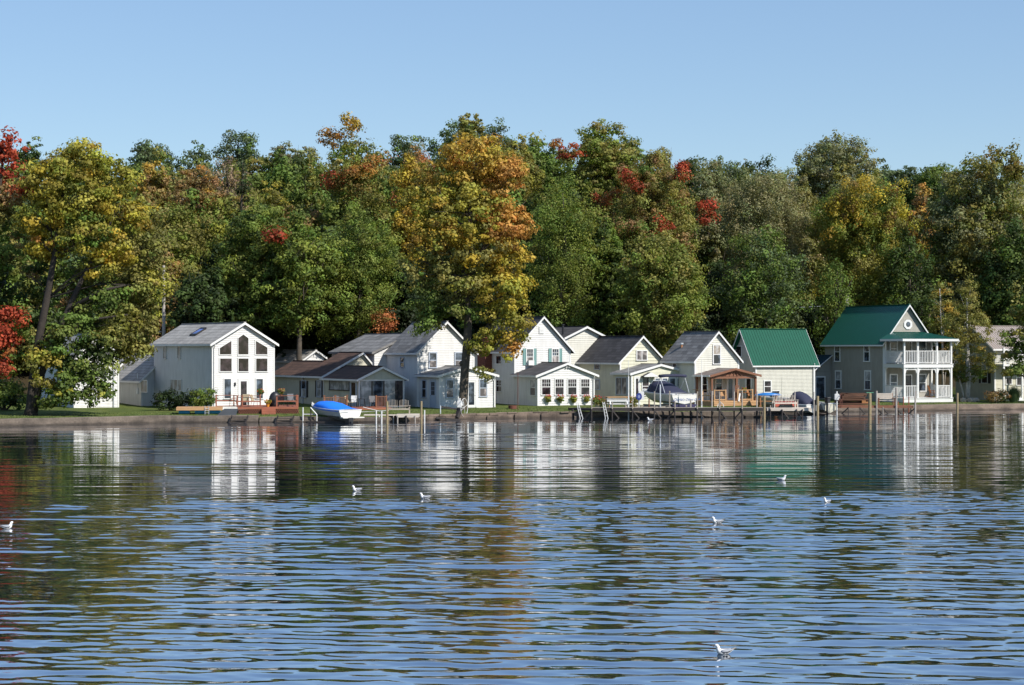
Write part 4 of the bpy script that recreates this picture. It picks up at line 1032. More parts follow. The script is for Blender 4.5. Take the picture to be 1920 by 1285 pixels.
# ---- foreground hero trees
px_tree('autumn_tree', 'huge golden orange autumn tree with a bare lower trunk standing before the gabled house', 868, 151.5, [
    (885, 300, 62, 48, g1(('og', 2), ('go', 2), ('ye', 2)), 1.15, 0), (850, 335, 70, 45, g1(('go', 2), ('yg', 2)), 1.1, 1),
    (945, 335, 48, 42, g1(('og', 2), ('go', 2)), 1.1, 0), (800, 375, 50, 40, g1(('go', 2), ('yg', 3), ('ol', 1)), 1, 0), (880, 400, 75, 48, g1(('ye', 2), ('yg', 3), ('ol', 2)), 1, -.6),
    (950, 420, 48, 50, g1(('og', 4), ('ye', 1)), 1.1, -.6), (815, 445, 55, 42, g1(('yg', 3), ('go', 2), ('ol', 1)), 1, -.8), (895, 470, 60, 40, g1(('yg', 2), ('ye', 2), ('ol', 2)), 1, -1),
    (955, 490, 42, 45, g1(('ye', 3), ('go', 2), ('yg', 1)), 1, 0), (800, 505, 48, 38, g1(('go', 1), ('ol', 2), ('gr', 1)), .9, 0), (860, 530, 62, 42, g1(('ol', 3), ('yg', 2)), 1, -.5),
    (940, 550, 55, 45, g1(('yg', 2), ('ye', 2), ('ol', 1)), 1, -.6), (795, 565, 40, 32, g1(('ol', 1), ('gr', 2)), .85, .5), (845, 590, 60, 26, g1(('gr', 3), ('ol', 2)), .9, 0),
    (960, 605, 40, 42, g1(('yg', 2), ('ye', 1), ('ol', 1)), 1, -.8), (915, 630, 32, 40, g1(('ol', 2), ('yg', 2)), .9, -1), (955, 655, 17, 28, g1(('ye', 1), ('og', 1), ('yg', 1)), .8, -1.2),
    (915, 690, 14, 20, g1(('ol', 2), ('gr', 1)), .8, -1), (800, 612, 26, 16, g1(('gr', 2), ('ol', 1)), .7, -.5)],
    [[(866, 776, 13), (868, 760, 9), (871, 700, 8.2), (875, 650, 8), (878, 600, 7), (872, 520, 6), (880, 430, 4.5), (885, 330, 2)],
     [(874, 660, 6), (893, 640, 4), (915, 610, 3), (945, 570, 2)], [(876, 610, 5), (850, 540, 3.5), (815, 460, 2)], [(872, 520, 4), (915, 450, 3), (945, 400, 1.5)], [(868, 683, 6.5), (863, 678, 4)]],
    101, leaf=.27, cl=.8, per=70, dens=.95, tr_r=.26)
px_tree('yellow_tree', 'large yellow green tree with two leaning dark trunks at the left end of the seawall', 58, 138.5, [
    (150, 300, 58, 36, g1(('ye', 2), ('yg', 4)), 1.1, 0), (95, 340, 52, 40, g1(('ye', 2), ('yg', 3)), 1.1, 0), (205, 340, 52, 42, g1(('ye', 2), ('yg', 3)), 1.1, 1), (150, 375, 62, 45, g1(('ye', 2), ('yg', 3), ('ol', 1)), 1, -1),
    (85, 410, 50, 35, g1(('ye', 1), ('yg', 2)), 1, 0), (225, 400, 52, 38, g1(('ye', 2), ('yg', 4)), 1, .5), (165, 440, 50, 36, g1(('yg', 2), ('gr', 2), ('ye', 1)), 1, -.8), (100, 465, 40, 30, g1(('ye', 3), ('og', 1)), .9, 0),
    (215, 460, 40, 36, g1(('ye', 2), ('yg', 1)), .9, 0), (185, 500, 36, 26, g1(('ye', 1), ('yg', 2)), .8, -.6),
    (60, 520, 32, 40, g1(('br', 2), ('dk', 3), ('ye', 1)), .8, 1), (255, 470, 48, 50, g1(('ol', 3), ('gr', 1)), 1, 2), (265, 540, 48, 48, g1(('ol', 3), ('yg', 1), ('gr', 1)), 1.05, 2),
    (235, 610, 50, 42, g1(('ol', 3), ('yg', 1)), 1, 1.5), (270, 640, 26, 34, g1(('ol', 2), ('yg', 1)), .9, 1), (190, 560, 40, 30, g1(('gr', 3), ('dk', 1)), .8, .5), (145, 590, 36, 26, g1(('ye', 1), ('gr', 3)), .7, 0),
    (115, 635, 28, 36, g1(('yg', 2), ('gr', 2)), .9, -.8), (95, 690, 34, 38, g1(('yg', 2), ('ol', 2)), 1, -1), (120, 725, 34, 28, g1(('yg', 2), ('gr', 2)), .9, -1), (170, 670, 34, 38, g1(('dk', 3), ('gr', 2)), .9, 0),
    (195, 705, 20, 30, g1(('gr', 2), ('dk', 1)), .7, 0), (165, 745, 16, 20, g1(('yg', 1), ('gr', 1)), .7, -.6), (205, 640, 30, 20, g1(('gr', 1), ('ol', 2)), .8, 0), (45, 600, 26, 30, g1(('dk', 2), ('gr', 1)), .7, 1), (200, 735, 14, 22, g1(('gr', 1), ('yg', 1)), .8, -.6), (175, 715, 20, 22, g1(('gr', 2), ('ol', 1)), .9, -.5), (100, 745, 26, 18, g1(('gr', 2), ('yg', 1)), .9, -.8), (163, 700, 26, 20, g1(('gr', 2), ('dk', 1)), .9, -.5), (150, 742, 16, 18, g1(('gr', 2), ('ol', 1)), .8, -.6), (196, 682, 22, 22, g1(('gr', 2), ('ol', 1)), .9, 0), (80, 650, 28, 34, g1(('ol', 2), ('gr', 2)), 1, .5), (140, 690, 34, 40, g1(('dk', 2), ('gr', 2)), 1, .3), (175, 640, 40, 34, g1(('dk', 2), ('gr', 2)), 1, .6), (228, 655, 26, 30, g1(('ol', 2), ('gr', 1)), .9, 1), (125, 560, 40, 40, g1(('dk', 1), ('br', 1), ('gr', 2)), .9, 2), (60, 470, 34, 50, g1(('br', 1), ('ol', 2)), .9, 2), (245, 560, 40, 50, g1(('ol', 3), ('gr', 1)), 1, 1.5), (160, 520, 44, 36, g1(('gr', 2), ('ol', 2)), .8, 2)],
    [[(58, 783, 15), (58, 762, 9.5), (64, 700, 8), (72, 640, 7.5), (88, 560, 6.5), (102, 480, 5), (112, 400, 4), (125, 320, 2)],
     [(60, 770, 9), (78, 700, 7), (105, 635, 6.2), (128, 580, 5.2), (160, 510, 4), (200, 440, 2.5), (220, 380, 1.3)], [(128, 580, 4), (190, 545, 3), (235, 535, 1.5)], [(105, 640, 4), (165, 600, 2.5), (240, 590, 1.2)]],
    102, leaf=.27, cl=.8, per=66, dens=1.2, bark=BARKD, tr_r=.22)
px_tree('red_maple', 'scarlet topped maple with low red boughs at the far left edge', -25, 140.5, [
    (12, 285, 32, 36, g1(('rd', 4), ('ro', 1)), 1.1), (-25, 300, 45, 60, g1(('rd', 3), ('ro', 2)), 1), (45, 340, 16, 30, g1(('rd', 3),), .9), (15, 380, 36, 46, g1(('ol', 2), ('br', 1), ('ro', 1)), 1), (-40, 400, 60, 70, g1(('ol', 2), ('rd', 1)), 1),
    (10, 460, 38, 45, g1(('br', 2), ('gr', 2), ('go', 1)), .9), (-20, 540, 60, 60, g1(('dk', 3), ('br', 1)), .9, 2), (30, 595, 32, 16, g1(('rd', 4), ('ro', 1)), 1.1, -2), (8, 625, 36, 22, g1(('rd', 3), ('ro', 1)), 1, -2),
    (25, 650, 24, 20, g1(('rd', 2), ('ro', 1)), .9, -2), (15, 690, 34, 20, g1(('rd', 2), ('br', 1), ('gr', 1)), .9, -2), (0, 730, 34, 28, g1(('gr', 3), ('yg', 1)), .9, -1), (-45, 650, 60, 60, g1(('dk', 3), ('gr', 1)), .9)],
    [[(-25, 775, 12), (-22, 650, 9), (-15, 520, 7), (-5, 400, 4), (5, 300, 2)]], 103, leaf=.28, cl=.85, per=62, dens=1.1, bark=BARKD)
px_tree('dark_hedge_tree', 'dark green bushy tree growing on the lawn at the left edge under the red boughs', 8, 150, [(5, 735, 32, 28, g1(('dk', 3), ('gr', 1)), 1), (-30, 725, 30, 40, g1(('dk', 3),), 1), (35, 745, 18, 20, g1(('dk', 2), ('gr', 1)), .9)],
    [[(8, 768, 4), (8, 735, 2)]], 104, leaf=.22, cl=.55, per=45, dens=1.3, cat='bush', kind=('stem', 'foliage'))
# birches on the right
px_tree('birch_tree', 'slender birch with forked white trunks and rusty green leaves by the boulders', 1815, 178, [
    (1813, 560, 22, 36, g1(('ol', 3), ('go', 1)), 1), (1800, 610, 32, 32, g1(('ol', 3), ('go', 1), ('br', 1)), 1), (1832, 615, 28, 34, g1(('ol', 3), ('yg', 1)), 1), (1815, 660, 42, 32, g1(('ol', 3), ('go', 1), ('gr', 1)), 1),
    (1790, 685, 22, 22, g1(('ol', 2), ('gr', 1)), .9), (1842, 680, 26, 26, g1(('ol', 2), ('gr', 1)), .9), (1815, 700, 30, 18, g1(('gr', 2), ('ol', 2)), .8)],
    [[(1813, 752, 3.4), (1813, 700, 2.6), (1814, 640, 1.9), (1813, 560, .9)], [(1816, 752, 2.6), (1818, 712, 2.1), (1816, 650, 1.3), (1820, 600, .8)], [(1809, 748, 2.0), (1800, 715, 1.7), (1792, 690, 1.2), (1785, 660, .7)]],
    105, leaf=.17, cl=.6, per=60, dens=1.15, bark=BIRCHB, tr_r=.08)
px_tree('birch_tree', 'sparse rust coloured birch behind the two storey white porch', 1768, 190, [
    (1765, 560, 24, 36, g1(('br', 1), ('go', 1), ('ol', 2)), .7), (1780, 600, 30, 30, g1(('go', 1), ('ol', 2), ('br', 1)), .75), (1755, 600, 18, 26, g1(('ol', 2), ('go', 1)), .6), (1785, 640, 24, 22, g1(('ol', 1), ('br', 1)), .6)],
    [[(1768, 755, 2.6), (1767, 640, 1.9), (1764, 600, 1.3), (1762, 540, .7)]], 106, leaf=.18, cl=.6, per=46, dens=1.0, bark=BIRCHB, tr_r=.07)
px_tree('overhanging_tree', 'dark green tree reaching in over the balcony from the right edge', 1990, 172, [
    (1960, 590, 55, 50, g1(('gr', 2), ('ol', 2)), 1), (1925, 645, 36, 16, g1(('gr', 2), ('dk', 1)), .9), (1900, 665, 26, 9, g1(('gr', 2), ('ol', 1)), .8), (1930, 690, 40, 14, g1(('gr', 2), ('dk', 1)), .9), (1895, 698, 24, 7, g1(('gr', 1), ('ol', 1)), .7),
    (1985, 650, 50, 70, g1(('gr', 2), ('dk', 2)), 1), (1905, 630, 26, 12, g1(('ol', 2), ('gr', 1)), .8)],
    [[(1990, 756, 10), (1985, 680, 8), (1975, 590, 5)], [(1985, 680, 4), (1930, 660, 2), (1898, 664, 1)]], 107, leaf=.26, cl=.7, per=60, dens=1.0)

# ---- middle rank directly behind the houses and the slope behind: (kind, label, px, Y, top, bottom, halfwidth, colours, shape, patches)
MID = [
 ('dark_evergreen_tree', 'dense dark rounded tree behind the tall white house roof', 377, 172, 505, 690, 62, g1(('bk', 3), ('dk', 2), ('bg', 1)), 'round', []),
 ('maple_tree', 'dark green maple between the tall white house and the brown roof', 482, 186, 375, 612, 78, g1(('gr', 3), ('mg', 2), ('dk', 2)), 'oval', []),
 ('maple_tree', 'green maple with a single scarlet bough at mid height', 560, 184, 400, 605, 76, g1(('gr', 3), ('mg', 2), ('dk', 1)), 'oval', [(527, 448, 26, 14, g1(('rd', 1),))]),
 ('maple_tree', 'broad deep green maple above the grey rear wing', 668, 188, 385, 612, 94, g1(('gr', 3), ('mg', 3), ('dk', 1)), 'oval', [(722, 603, 12, 12, g1(('ro', 1),))]),
 ('maple_tree', 'tall green maple capped with orange twigs and red lower boughs', 668, 205, 238, 500, 70, g1(('mg', 3), ('ol', 2), ('gr', 2)), 'oval', [(640, 338, 34, 16, g1(('rd', 2), ('ro', 1))), (690, 318, 26, 16, g1(('ro', 2), ('og', 1))), (620, 262, 20, 12, g1(('og', 1),)), (662, 238, 16, 10, g1(('og', 1), ('go', 1)))]),
 ('golden_tree', 'pale golden tree just left of the huge orange one', 772, 198, 290, 520, 48, g1(('go', 2), ('ye', 2), ('yg', 2)), 'oval', []),
 ('maple_tree', 'fresh green maple immediately right of the huge orange tree', 1055, 188, 335, 612, 80, g1(('gr', 3), ('mg', 3), ('ol', 1)), 'oval', []),
 ('maple_tree', 'dark green maple filling the gap behind the rear cream gable', 1125, 191, 400, 622, 60, g1(('dk', 2), ('gr', 3)), 'oval', []),
 ('layered_tree', 'tall tree with layered olive crown and one scarlet bough on its left', 1128, 208, 235, 470, 80, g1(('ol', 3), ('mg', 2), ('br', 1)), 'spread', [(1062, 290, 20, 22, g1(('ro', 1), ('rd', 1)))]),
 ('red_flecked_tree', 'brown green oak flecked with scarlet boughs', 1225, 196, 290, 560, 92, g1(('ol', 3), ('br', 1), ('gr', 2)), 'oval', [(1140, 378, 26, 18, g1(('rd', 1), ('ro', 1))), (1180, 342, 14, 16, g1(('rd', 1),)), (1240, 428, 22, 15, g1(('rd', 1),)), (1325, 400, 18, 16, g1(('rd', 1),)), (1270, 325, 10, 12, g1(('rd', 1),))]),
 ('olive_tree', 'rounded olive green tree just above the charcoal and grey roofs', 1240, 182, 440, 650, 92, g1(('ol', 3), ('mg', 2), ('gr', 1)), 'round', []),
 ('willow_tree', 'greyish olive willow with soft feathery foliage', 1432, 205, 325, 560, 105, g1(('wi', 3), ('gg', 2)), 'round', []),
 ('maple_tree', 'deep green maple directly above the bright green cottage roof', 1435, 188, 420, 680, 92, g1(('gr', 3), ('bg', 2), ('dk', 1)), 'oval', []),
 ('yellow_crowned_tree', 'round tree with a golden yellow top over green lower boughs', 1610, 200, 345, 590, 104, [g1(('gr', 3), ('mg', 1)), g1(('ol', 3), ('yg', 2)), g1(('mg', 2), ('yg', 2))], 'round', [(1570, 390, 48, 30, g1(('go', 1), ('ye', 2))), (1625, 375, 50, 28, g1(('go', 1), ('ye', 2))), (1675, 410, 34, 34, g1(('ye', 2), ('yg', 1))), (1545, 425, 28, 20, g1(('ye', 1), ('yg', 1))), (1615, 425, 40, 22, g1(('ye', 1), ('yg', 2)))]),
 ('young_maple_tree', 'small mid green tree just left of the utility pole', 1570, 187, 488, 690, 44, g1(('mg', 2), ('gr', 3)), 'oval', []),
 ('locust_tree', 'big olive green tree with upright spiky top at the right', 1835, 200, 295, 640, 118, g1(('ol', 3), ('gg', 2), ('gr', 2)), 'oval', [(1860, 300, 26, 30, g1(('ol', 1),)), (1832, 325, 18, 22, g1(('ol', 1),)), (1888, 315, 14, 26, g1(('ol', 1),))]),
 ('dark_tree', 'shadowy dark green tree between the dark green roof and the right hand birch', 1705, 194, 430, 690, 62, g1(('dk', 3), ('gr', 2)), 'oval', []),
 ('dark_tree', 'shadowy dark tree over the taupe metal roof', 1900, 192, 420, 680, 66, g1(('gr', 2), ('dk', 2), ('ol', 1)), 'oval', []),
 ('olive_tree', 'olive tree peeping between the yellow tree and the dark rounded tree', 330, 190, 370, 640, 66, g1(('ol', 3), ('mg', 2)), 'oval', [(322, 520, 14, 12, g1(('rd', 1), ('br', 1)))]),
 ('olive_tree', 'yellow green tree above the left maple', 410, 200, 365, 560, 62, g1(('yg', 2), ('mg', 2), ('ol', 2)), 'oval', []),
 ('orange_tree', 'rusty orange tree on the slope above the yellow green one', 372, 203, 318, 450, 60, g1(('og', 1), ('br', 2), ('go', 1)), 'round', []),
 ('bare_tree', 'thin purple brown half bare tree on the skyline left of the dark spruce', 425, 208, 292, 430, 56, g1(('pu', 3), ('br', 1)), 'oval', []),
 ('spruce_tree', 'dark narrow spruce on the slope', 456, 200, 298, 470, 26, g1(('bk', 3), ('dk', 1)), 'cone', []),
 ('golden_tree', 'dull orange gold tree between the big yellow tree and the rusty orange one', 292, 205, 305, 440, 42, g1(('go', 2), ('br', 1), ('ol', 1)), 'oval', []),
 ('olive_tree', 'yellow olive tree below the skyline right of the spruce', 510, 210, 345, 520, 52, g1(('yg', 2), ('ol', 2)), 'oval', []),
 ('olive_tree', 'dull green tree left of the orange capped maple', 572, 214, 320, 500, 52, g1(('gr', 2), ('ol', 2)), 'oval', []),
 ('rusty_tree', 'rust red tree on the skyline behind the golden one', 778, 212, 275, 400, 46, g1(('br', 2), ('ro', 1), ('og', 1)), 'round', []),
 ('golden_tree', 'golden green tree on the skyline over the right shoulder of the orange tree', 965, 215, 262, 430, 56, g1(('yg', 2), ('ol', 2), ('go', 1)), 'oval', []),
 ('brown_tree', 'brownish green tree on the skyline right of the layered tree', 1245, 222, 275, 430, 38, g1(('br', 1), ('ol', 3)), 'tall', []),
 ('poplar_tree', 'grey green tree with upright leaf spires left of the willow', 1330, 222, 305, 480, 56, g1(('gg', 3), ('bg', 1)), 'tall', []),
 ('poplar_tree', 'tall cottonwood rising above the skyline behind the yellow topped tree', 1572, 232, 265, 440, 84, g1(('gg', 3), ('ol', 1), ('bg', 1)), 'round', []),
 ('orange_tree', 'small orange brown tree right of the yellow topped tree', 1728, 214, 350, 470, 28, g1(('og', 1), ('br', 1), ('go', 1)), 'oval', []),
 ('dark_tree', 'dark green tree behind the small orange brown one', 1740, 224, 315, 520, 60, g1(('dk', 2), ('gr', 2)), 'oval', []),
 ('olive_tree', 'olive tree behind the willow near the hidden slope', 1500, 216, 335, 560, 60, g1(('wi', 2), ('ol', 2)), 'oval', []),
 ('golden_tree', 'tall thin golden tree peeping behind the top of the huge orange one', 885, 216, 215, 420, 50, g1(('gr', 2), ('ol', 3)), 'tall', []),
]
for i, (nm, lb, px, Y, top, bot, hw, cols, shp, pat) in enumerate(MID):
    kw = {}
    if nm == 'willow_tree': kw = dict(leaf=.2, cl=.8, per=80, droop=1.6, flat=.9)
    elif nm == 'bare_tree': kw = dict(per=26, dens=.7, leaf=.24)
    elif nm in ('poplar_tree', 'locust_tree', 'layered_tree'): kw = dict(leaf=.3, cl=.85, per=60, spiky=.9 if nm != 'layered_tree' else .3, flat=.8 if nm != 'layered_tree' else .45)
    elif nm == 'spruce_tree': kw = dict(leaf=.2, cl=.6, per=50)
    else:
        q_ = random.Random(900 + i); kw = dict(leaf=q_.uniform(.21, .32), cl=q_.uniform(.55, 1.1), per=58, flat=q_.uniform(.55, .95), droop=q_.choice([0, 0, .6]), spiky=q_.choice([0, .3, .6]))
        kw['per'] = int(58 * min(1.5, (.27 / kw['leaf']) ** 1.5))
    crown_tree(nm, lb, px, Y, top, bot, hw, cols, 200 + i, shp, pat, tr_r=.3 if Y < 200 else .24, bark=BARK if i % 3 else BARKD, **kw)
SKY = [(50, 255, 34, 'dk'), (275, 262, 48, 'bg'), (372, 266, 36, 'bg'), (447, 238, 38, 'bg'), (545, 268, 52, 'gg'), (765, 250, 42, 'bg'), (858, 226, 46, 'bg'), (932, 222, 34, 'bg'), (1020, 262, 44, 'gr'),
       (1300, 286, 28, 'dk'), (1362, 292, 34, 'bg'), (1425, 294, 36, 'dk'), (1690, 312, 46, 'bg'), (1655, 300, 30, 'bg'), (1770, 305, 44, 'gr'), (1475, 312, 36, 'gg'), (690, 285, 44, 'bg'), (160, 290, 60, 'bg'), (1910, 330, 50, 'gg'), (600, 285, 36, 'ol'), (490, 292, 38, 'ol'), (1170, 262, 44, 'gr')]
SIDE = ['leftmost', 'second', 'third']
for i, (px, top, hw, c) in enumerate(SKY):
    lab = 'hilltop tree on the skyline ' + ['behind the scarlet maple at the left edge', 'right of the yellow tree', 'left of the tallest left hilltop crown', 'with the tallest crown before the orange capped maple', 'half bare and grey, left of the orange capped maple',
        'right of the orange capped maple', 'just left of the thin golden tree', 'just right of the thin golden tree', 'left of the layered tree', 'small and round, right of the red flecked oak', 'second to the right of the red flecked oak', 'third to the right of the red flecked oak',
        'in the dip right of the cottonwood', 'touching the right side of the cottonwood', 'left of the spiky topped tree', 'left of the cottonwood', 'behind the orange capped maple', 'behind the top of the yellow tree', 'at the right edge behind the spiky topped tree', 'touching the left of the orange capped maple', 'behind the dark spruce', 'behind the layered tree'][i]
    crown_tree('hilltop_tree', lab, px, 240 + (i % 4) * 4, top + 6, top + 150, hw * 1.25, g1((c, 3), ('gr', 1)), 400 + i, 'round', [], tr_r=.22, leaf=.34, cl=.85 + .1 * (i % 4), per=44, flat=.55, dens=.9, group='trees along the hilltop skyline')
# woodland trees that fill the slope between the named trees: shared meshes, copied
r_ = random.Random(77); protos = []
FP = [g1(('gr', 3), ('dk', 1)), g1(('ol', 2), ('gr', 2)), g1(('gr', 2), ('bg', 2)), g1(('mg', 2), ('ol', 1), ('gr', 1)), g1(('ol', 2), ('br', 1), ('yg', 1))]
FP.append(g1(('bk', 3), ('dk', 1)))  # near-black leaves put the gloom of the forest interior into the colour
for i in range(6):
    protos.append(crown_tree('woodland_tree', 'woodland tree largely hidden behind nearer crowns on the slope', 960, 200, 470, 700, 85, FP[i], 500 + i, 'oval', [], tr_r=.26, leaf=.36, cl=1.0, per=50, dens=.8, group='woodland trees filling the slope'))
EX = [-200, 0, 60, 150, 230, 330, 450, 560, 700, 880, 1000, 1130, 1240, 1400, 1580, 1700, 1920, 2200]
EY = [290, 285, 290, 285, 288, 296, 298, 290, 285, 262, 275, 283, 303, 318, 318, 335, 335, 340]
REG = [(90, 'the scarlet maple at the left edge'), (270, 'the big yellow green tree'), (400, 'the tall white house'), (560, 'the tan cottage'), (740, 'the grey rear wing'), (960, 'the huge orange tree'), (1110, 'the shuttered house'), (1250, 'the pale yellow house'), (1390, 'the porch house'), (1520, 'the green roofed cottage'), (1720, 'the tall taupe house'), (9999, 'the birch and balcony house')]
PH = H - (470 - YH) / F * 200 - gz(0, 200)             # height of the prototypes
k_ = 0
for t0, dx, drop, jit in ((55, 4.6, 165, 20), (66, 5.2, 80, 25), (96, 4.6, 8, 14)):
    x = -72
    while x < 82:
        xx = x + r_.uniform(-1, 1); y = shoreY(xx) + t0 + r_.uniform(-3, 3); px = CX + xx / y * F; x += dx
        if px < -90 or px > 2010: continue
        pyt = np.interp(px, EX, EY) + drop + r_.uniform(-jit, jit); hh = H - (pyt - YH) / F * y - gz(xx, y)
        sz = min(2.0, max(.6, hh / PH)); sx = min(1.35, .55 + .45 * sz)
        o = protos[k_] if k_ < 6 else copy_tree(protos[5] if t0 < 60 else protos[r_.randrange(5)]); k_ += 1
        o.location = (xx, y, gz(xx, y) - .2); o.rotation_euler.z = r_.uniform(0, 6.28); o.scale = (sx, sx, sz)
        reg = [nm_ for lim_, nm_ in REG if px < lim_][0]; row_ = {55: 'shadowy low woodland tree close behind ', 66: 'mid slope woodland tree partly hidden behind ', 96: 'upper slope woodland tree just under the skyline above '}[t0]
        o['label'] = row_ + reg
print('leaf faces', TREE_COUNT[0])
# ------------------------------------------------------------------ shore: walls, docks, boats, furniture, birds
def at_z(px, py, z=.57): return W(px, py, (H - z) * F / (py - YH))
def on_ground(px, Y): 
    x = (px - CX) / F * Y; return Vector((x, Y, gz(x, Y)))
def spot(name, label, cat, p, yaw=0, group=None): return empty(name, p, R(yaw), label, cat, group)

def seawall(name, label, x0, x1, m, top=.52, blocks=None, seed=1, group=None, lean=.0):
    r = random.Random(seed); root = spot(name, label, 'wall', (x0, shoreY(x0), 0), 0, group); mb = MB(); O = Vector((x0, shoreY(x0), 0))
    if blocks:
        zz = -.6; row = 0
        while zz < top - .05:
            hgt = min(r.uniform(*blocks[1]), top - zz) if row else .55; x = x0 - r.uniform(0, .4)
            while x < x1:
                w_ = r.uniform(*blocks[0]); xe = min(x + w_, x1 + .1); ya, yb = shoreY(x), shoreY(xe); o = r.uniform(-.08, .1)
                P_ = []
                for zc in (zz + .015, zz + hgt - .015):
                    for (xx, yy) in ((x + .02, ya - .12 - o), (xe - .02, yb - .12 - o), (xe - .02, yb + .3), (x + .02, ya + .3)): P_.append(Vector((xx + r.uniform(-.02, .02), yy + r.uniform(-.03, .03), zc + r.uniform(-.02, .02))) - O)
                mb.add(P_, [(0,3,2,1),(4,5,6,7),(0,1,5,4),(1,2,6,5),(2,3,7,6),(3,0,4,7)]); x = xe
            zz += hgt; row += 1
        xs_ = np.linspace(x0, x1, 12); mb.loft([[Vector((x, shoreY(x) + a, z)) - O for a, z in ((-.05, -1), (-.05, top - .1), (.4, top - .06), (.4, -1))] for x in xs_])
    else:
        x = x0; L_ = []
        while x < x1: L_.append(x); x += r.uniform(.35, .8)
        L_.append(x1); rings = []; jt = 0; ct = 0
        for x in L_:
            y = shoreY(x); ct = .8 * ct + r.uniform(-.02, .02); t = top + ct; f_ = r.uniform(-.03, .03)
            prof = [(-.34 + f_, -2), (-.34 + f_, .13 + r.uniform(-.03, .03)), (-.2 + f_, .17), (-.16 + f_, t - .04), (-.10, t), (.42, t), (.42, -2)]
            rings.append([Vector((x, y + a, z)) - O for a, z in prof])
        mb.loft(rings)
    mb.build('wall_face', m, root, bevel=.02 if blocks else 0)
    return root
xp = lambda px, Y: (px - CX) / F * Y
seawall('seawall', 'long stained concrete seawall along the lawn at the left under the yellow tree', -75, -19.5, CONC, .54, seed=2)
seawall('seawall', 'low concrete seawall in front of the red deck and tan cottage', -19.4, -8.2, CONC, .42, seed=4)
seawall('seawall', 'crumbling shaded seawall under the big autumn tree', -8.1, -1.2, STONE, .5, blocks=((.5, 1.3), (.25, .45)), seed=5)
seawall('seawall', 'old stone block seawall before the shuttered house', -1.1, 5.0, STONE, .52, blocks=((.7, 1.5), (.35, .5)), seed=6)
seawall('seawall', 'plain concrete seawall behind the long dark dock', 5.1, 20.55, CONC, .5, seed=7)
seawall('seawall', 'concrete seawall of the boat slip before the tall taupe house', 21.7, 36.2, CONC, .48, seed=8)
seawall('seawall', 'cracked brown concrete seawall at the right end under the birch', 36.3, 90, mat('brown_concrete', (.19, .145, .11), .9, scale=.6, amt=.45, bump=.6, extra=wetline), .56, seed=9)

# grass blades softening the lawn edge
def grass():
    rng = np.random.default_rng(4); n = 26000; px = rng.uniform(-55, 62, n); t = .5 + 8.5 * rng.random(n) ** 1.6
    y = np.interp(px, _sx, _sy) + t; z = np.array([gz(a, b) for a, b in zip(px, y)]); hgt = rng.uniform(.03, .085, n)
    ang = rng.uniform(0, pi, n); w_ = .03; dx, dy = np.cos(ang) * w_, np.sin(ang) * w_
    q = np.stack([np.stack([px - dx, y - dy, z - .01], 1), np.stack([px + dx, y + dy, z - .01], 1), np.stack([px + rng.normal(0, .03, n), y + rng.normal(0, .03, n), z + hgt], 1)], 1)
    me = bpy.data.meshes.new('lawn_grass'); me.vertices.add(3*n); me.vertices.foreach_set('co', q.astype(np.float32).ravel()); me.loops.add(3*n)
    me.loops.foreach_set('vertex_index', np.arange(3*n, dtype=np.int32)); me.polygons.add(n); me.polygons.foreach_set('loop_start', np.arange(0, 3*n, 3, dtype=np.int32)); me.polygons.foreach_set('loop_total', np.full(n, 3, np.int32)); me.update()
    me.materials.append(mat('grass_blade', (.11, .15, .035), .8, amt=.3)); o = bpy.data.objects.new('lawn_grass', me); COL.objects.link(o)
    tag(o, 'short green grass growing on the lawns behind the seawalls', 'grass', kind='stuff')
grass()

# ---- shrubs and small plants
def bush(name, label, px, py, Y, lobes, seed, cat='bush', **kw):
    k = dict(leaf=.16, cl=.42, per=40, dens=1.6); k.update(kw)
    px_tree(name, label, px, Y, lobes, [[(px, py, 2.5), (px, py - 8, 1.5)]], seed, cat=cat, kind=('stem', 'foliage'), tr_r=.05, limbs=0, **k)
bush('clipped_bush', 'wide dark shaded bush against the side wall of the tall white house', 318, 768, 148.5, [(302, 752, 16, 18, g1(('bk', 2), ('dk', 1))), (325, 750, 18, 20, g1(('bk', 2), ('dk', 1))), (348, 752, 16, 19, g1(('bk', 2), ('dk', 1)))], 601)
bush('leafy_bush', 'sunlit green bush at the front corner of the tall white house', 378, 768, 147.5, [(372, 748, 17, 19, g1(('gr', 2), ('mg', 1), ('dk', 1))), (390, 745, 14, 17, g1(('mg', 2), ('gr', 2)))], 602)
bush('rusty_shrub', 'low rust brown shrub at the foot of the balcony house', 1868, 752, 172, [(1862, 743, 14, 9, g1(('br', 2), ('dk', 1))), (1880, 742, 12, 10, g1(('br', 1), ('dk', 2)))], 603)
def grass_clump(px, Y, hpx, wpx, label, seed):
    r = random.Random(seed); p = on_ground(px, Y); root = spot('ornamental_grass', label, 'plant', p); s = Y / F; mb = MB()
    for _ in range(520):
        a = r.uniform(0, 6.28); q = r.random() ** .6; hh = hpx * s * r.uniform(.7, 1.05); rr = wpx * s * q
        b = Vector((cos(a) * rr * .35, sin(a) * rr * .35, 0)); e = Vector((cos(a) * rr, sin(a) * rr, hh * (1 - .35 * q * q))); m_ = b.lerp(e, .55) + Vector((0, 0, hh * .14)); t = Vector((-sin(a), cos(a), 0)) * .018
        mb.add([b - t, b + t, m_ + t, m_ - t, e], [(0, 1, 2, 3), (3, 2, 4)])
    mb.build('blades', mat('ornamental_grass_blade', (.10, .15, .05), .7, amt=.3), root)
grass_clump(1901, 173, 36, 20, 'fountain of tall green ornamental grass in front of the balcony house', 5)
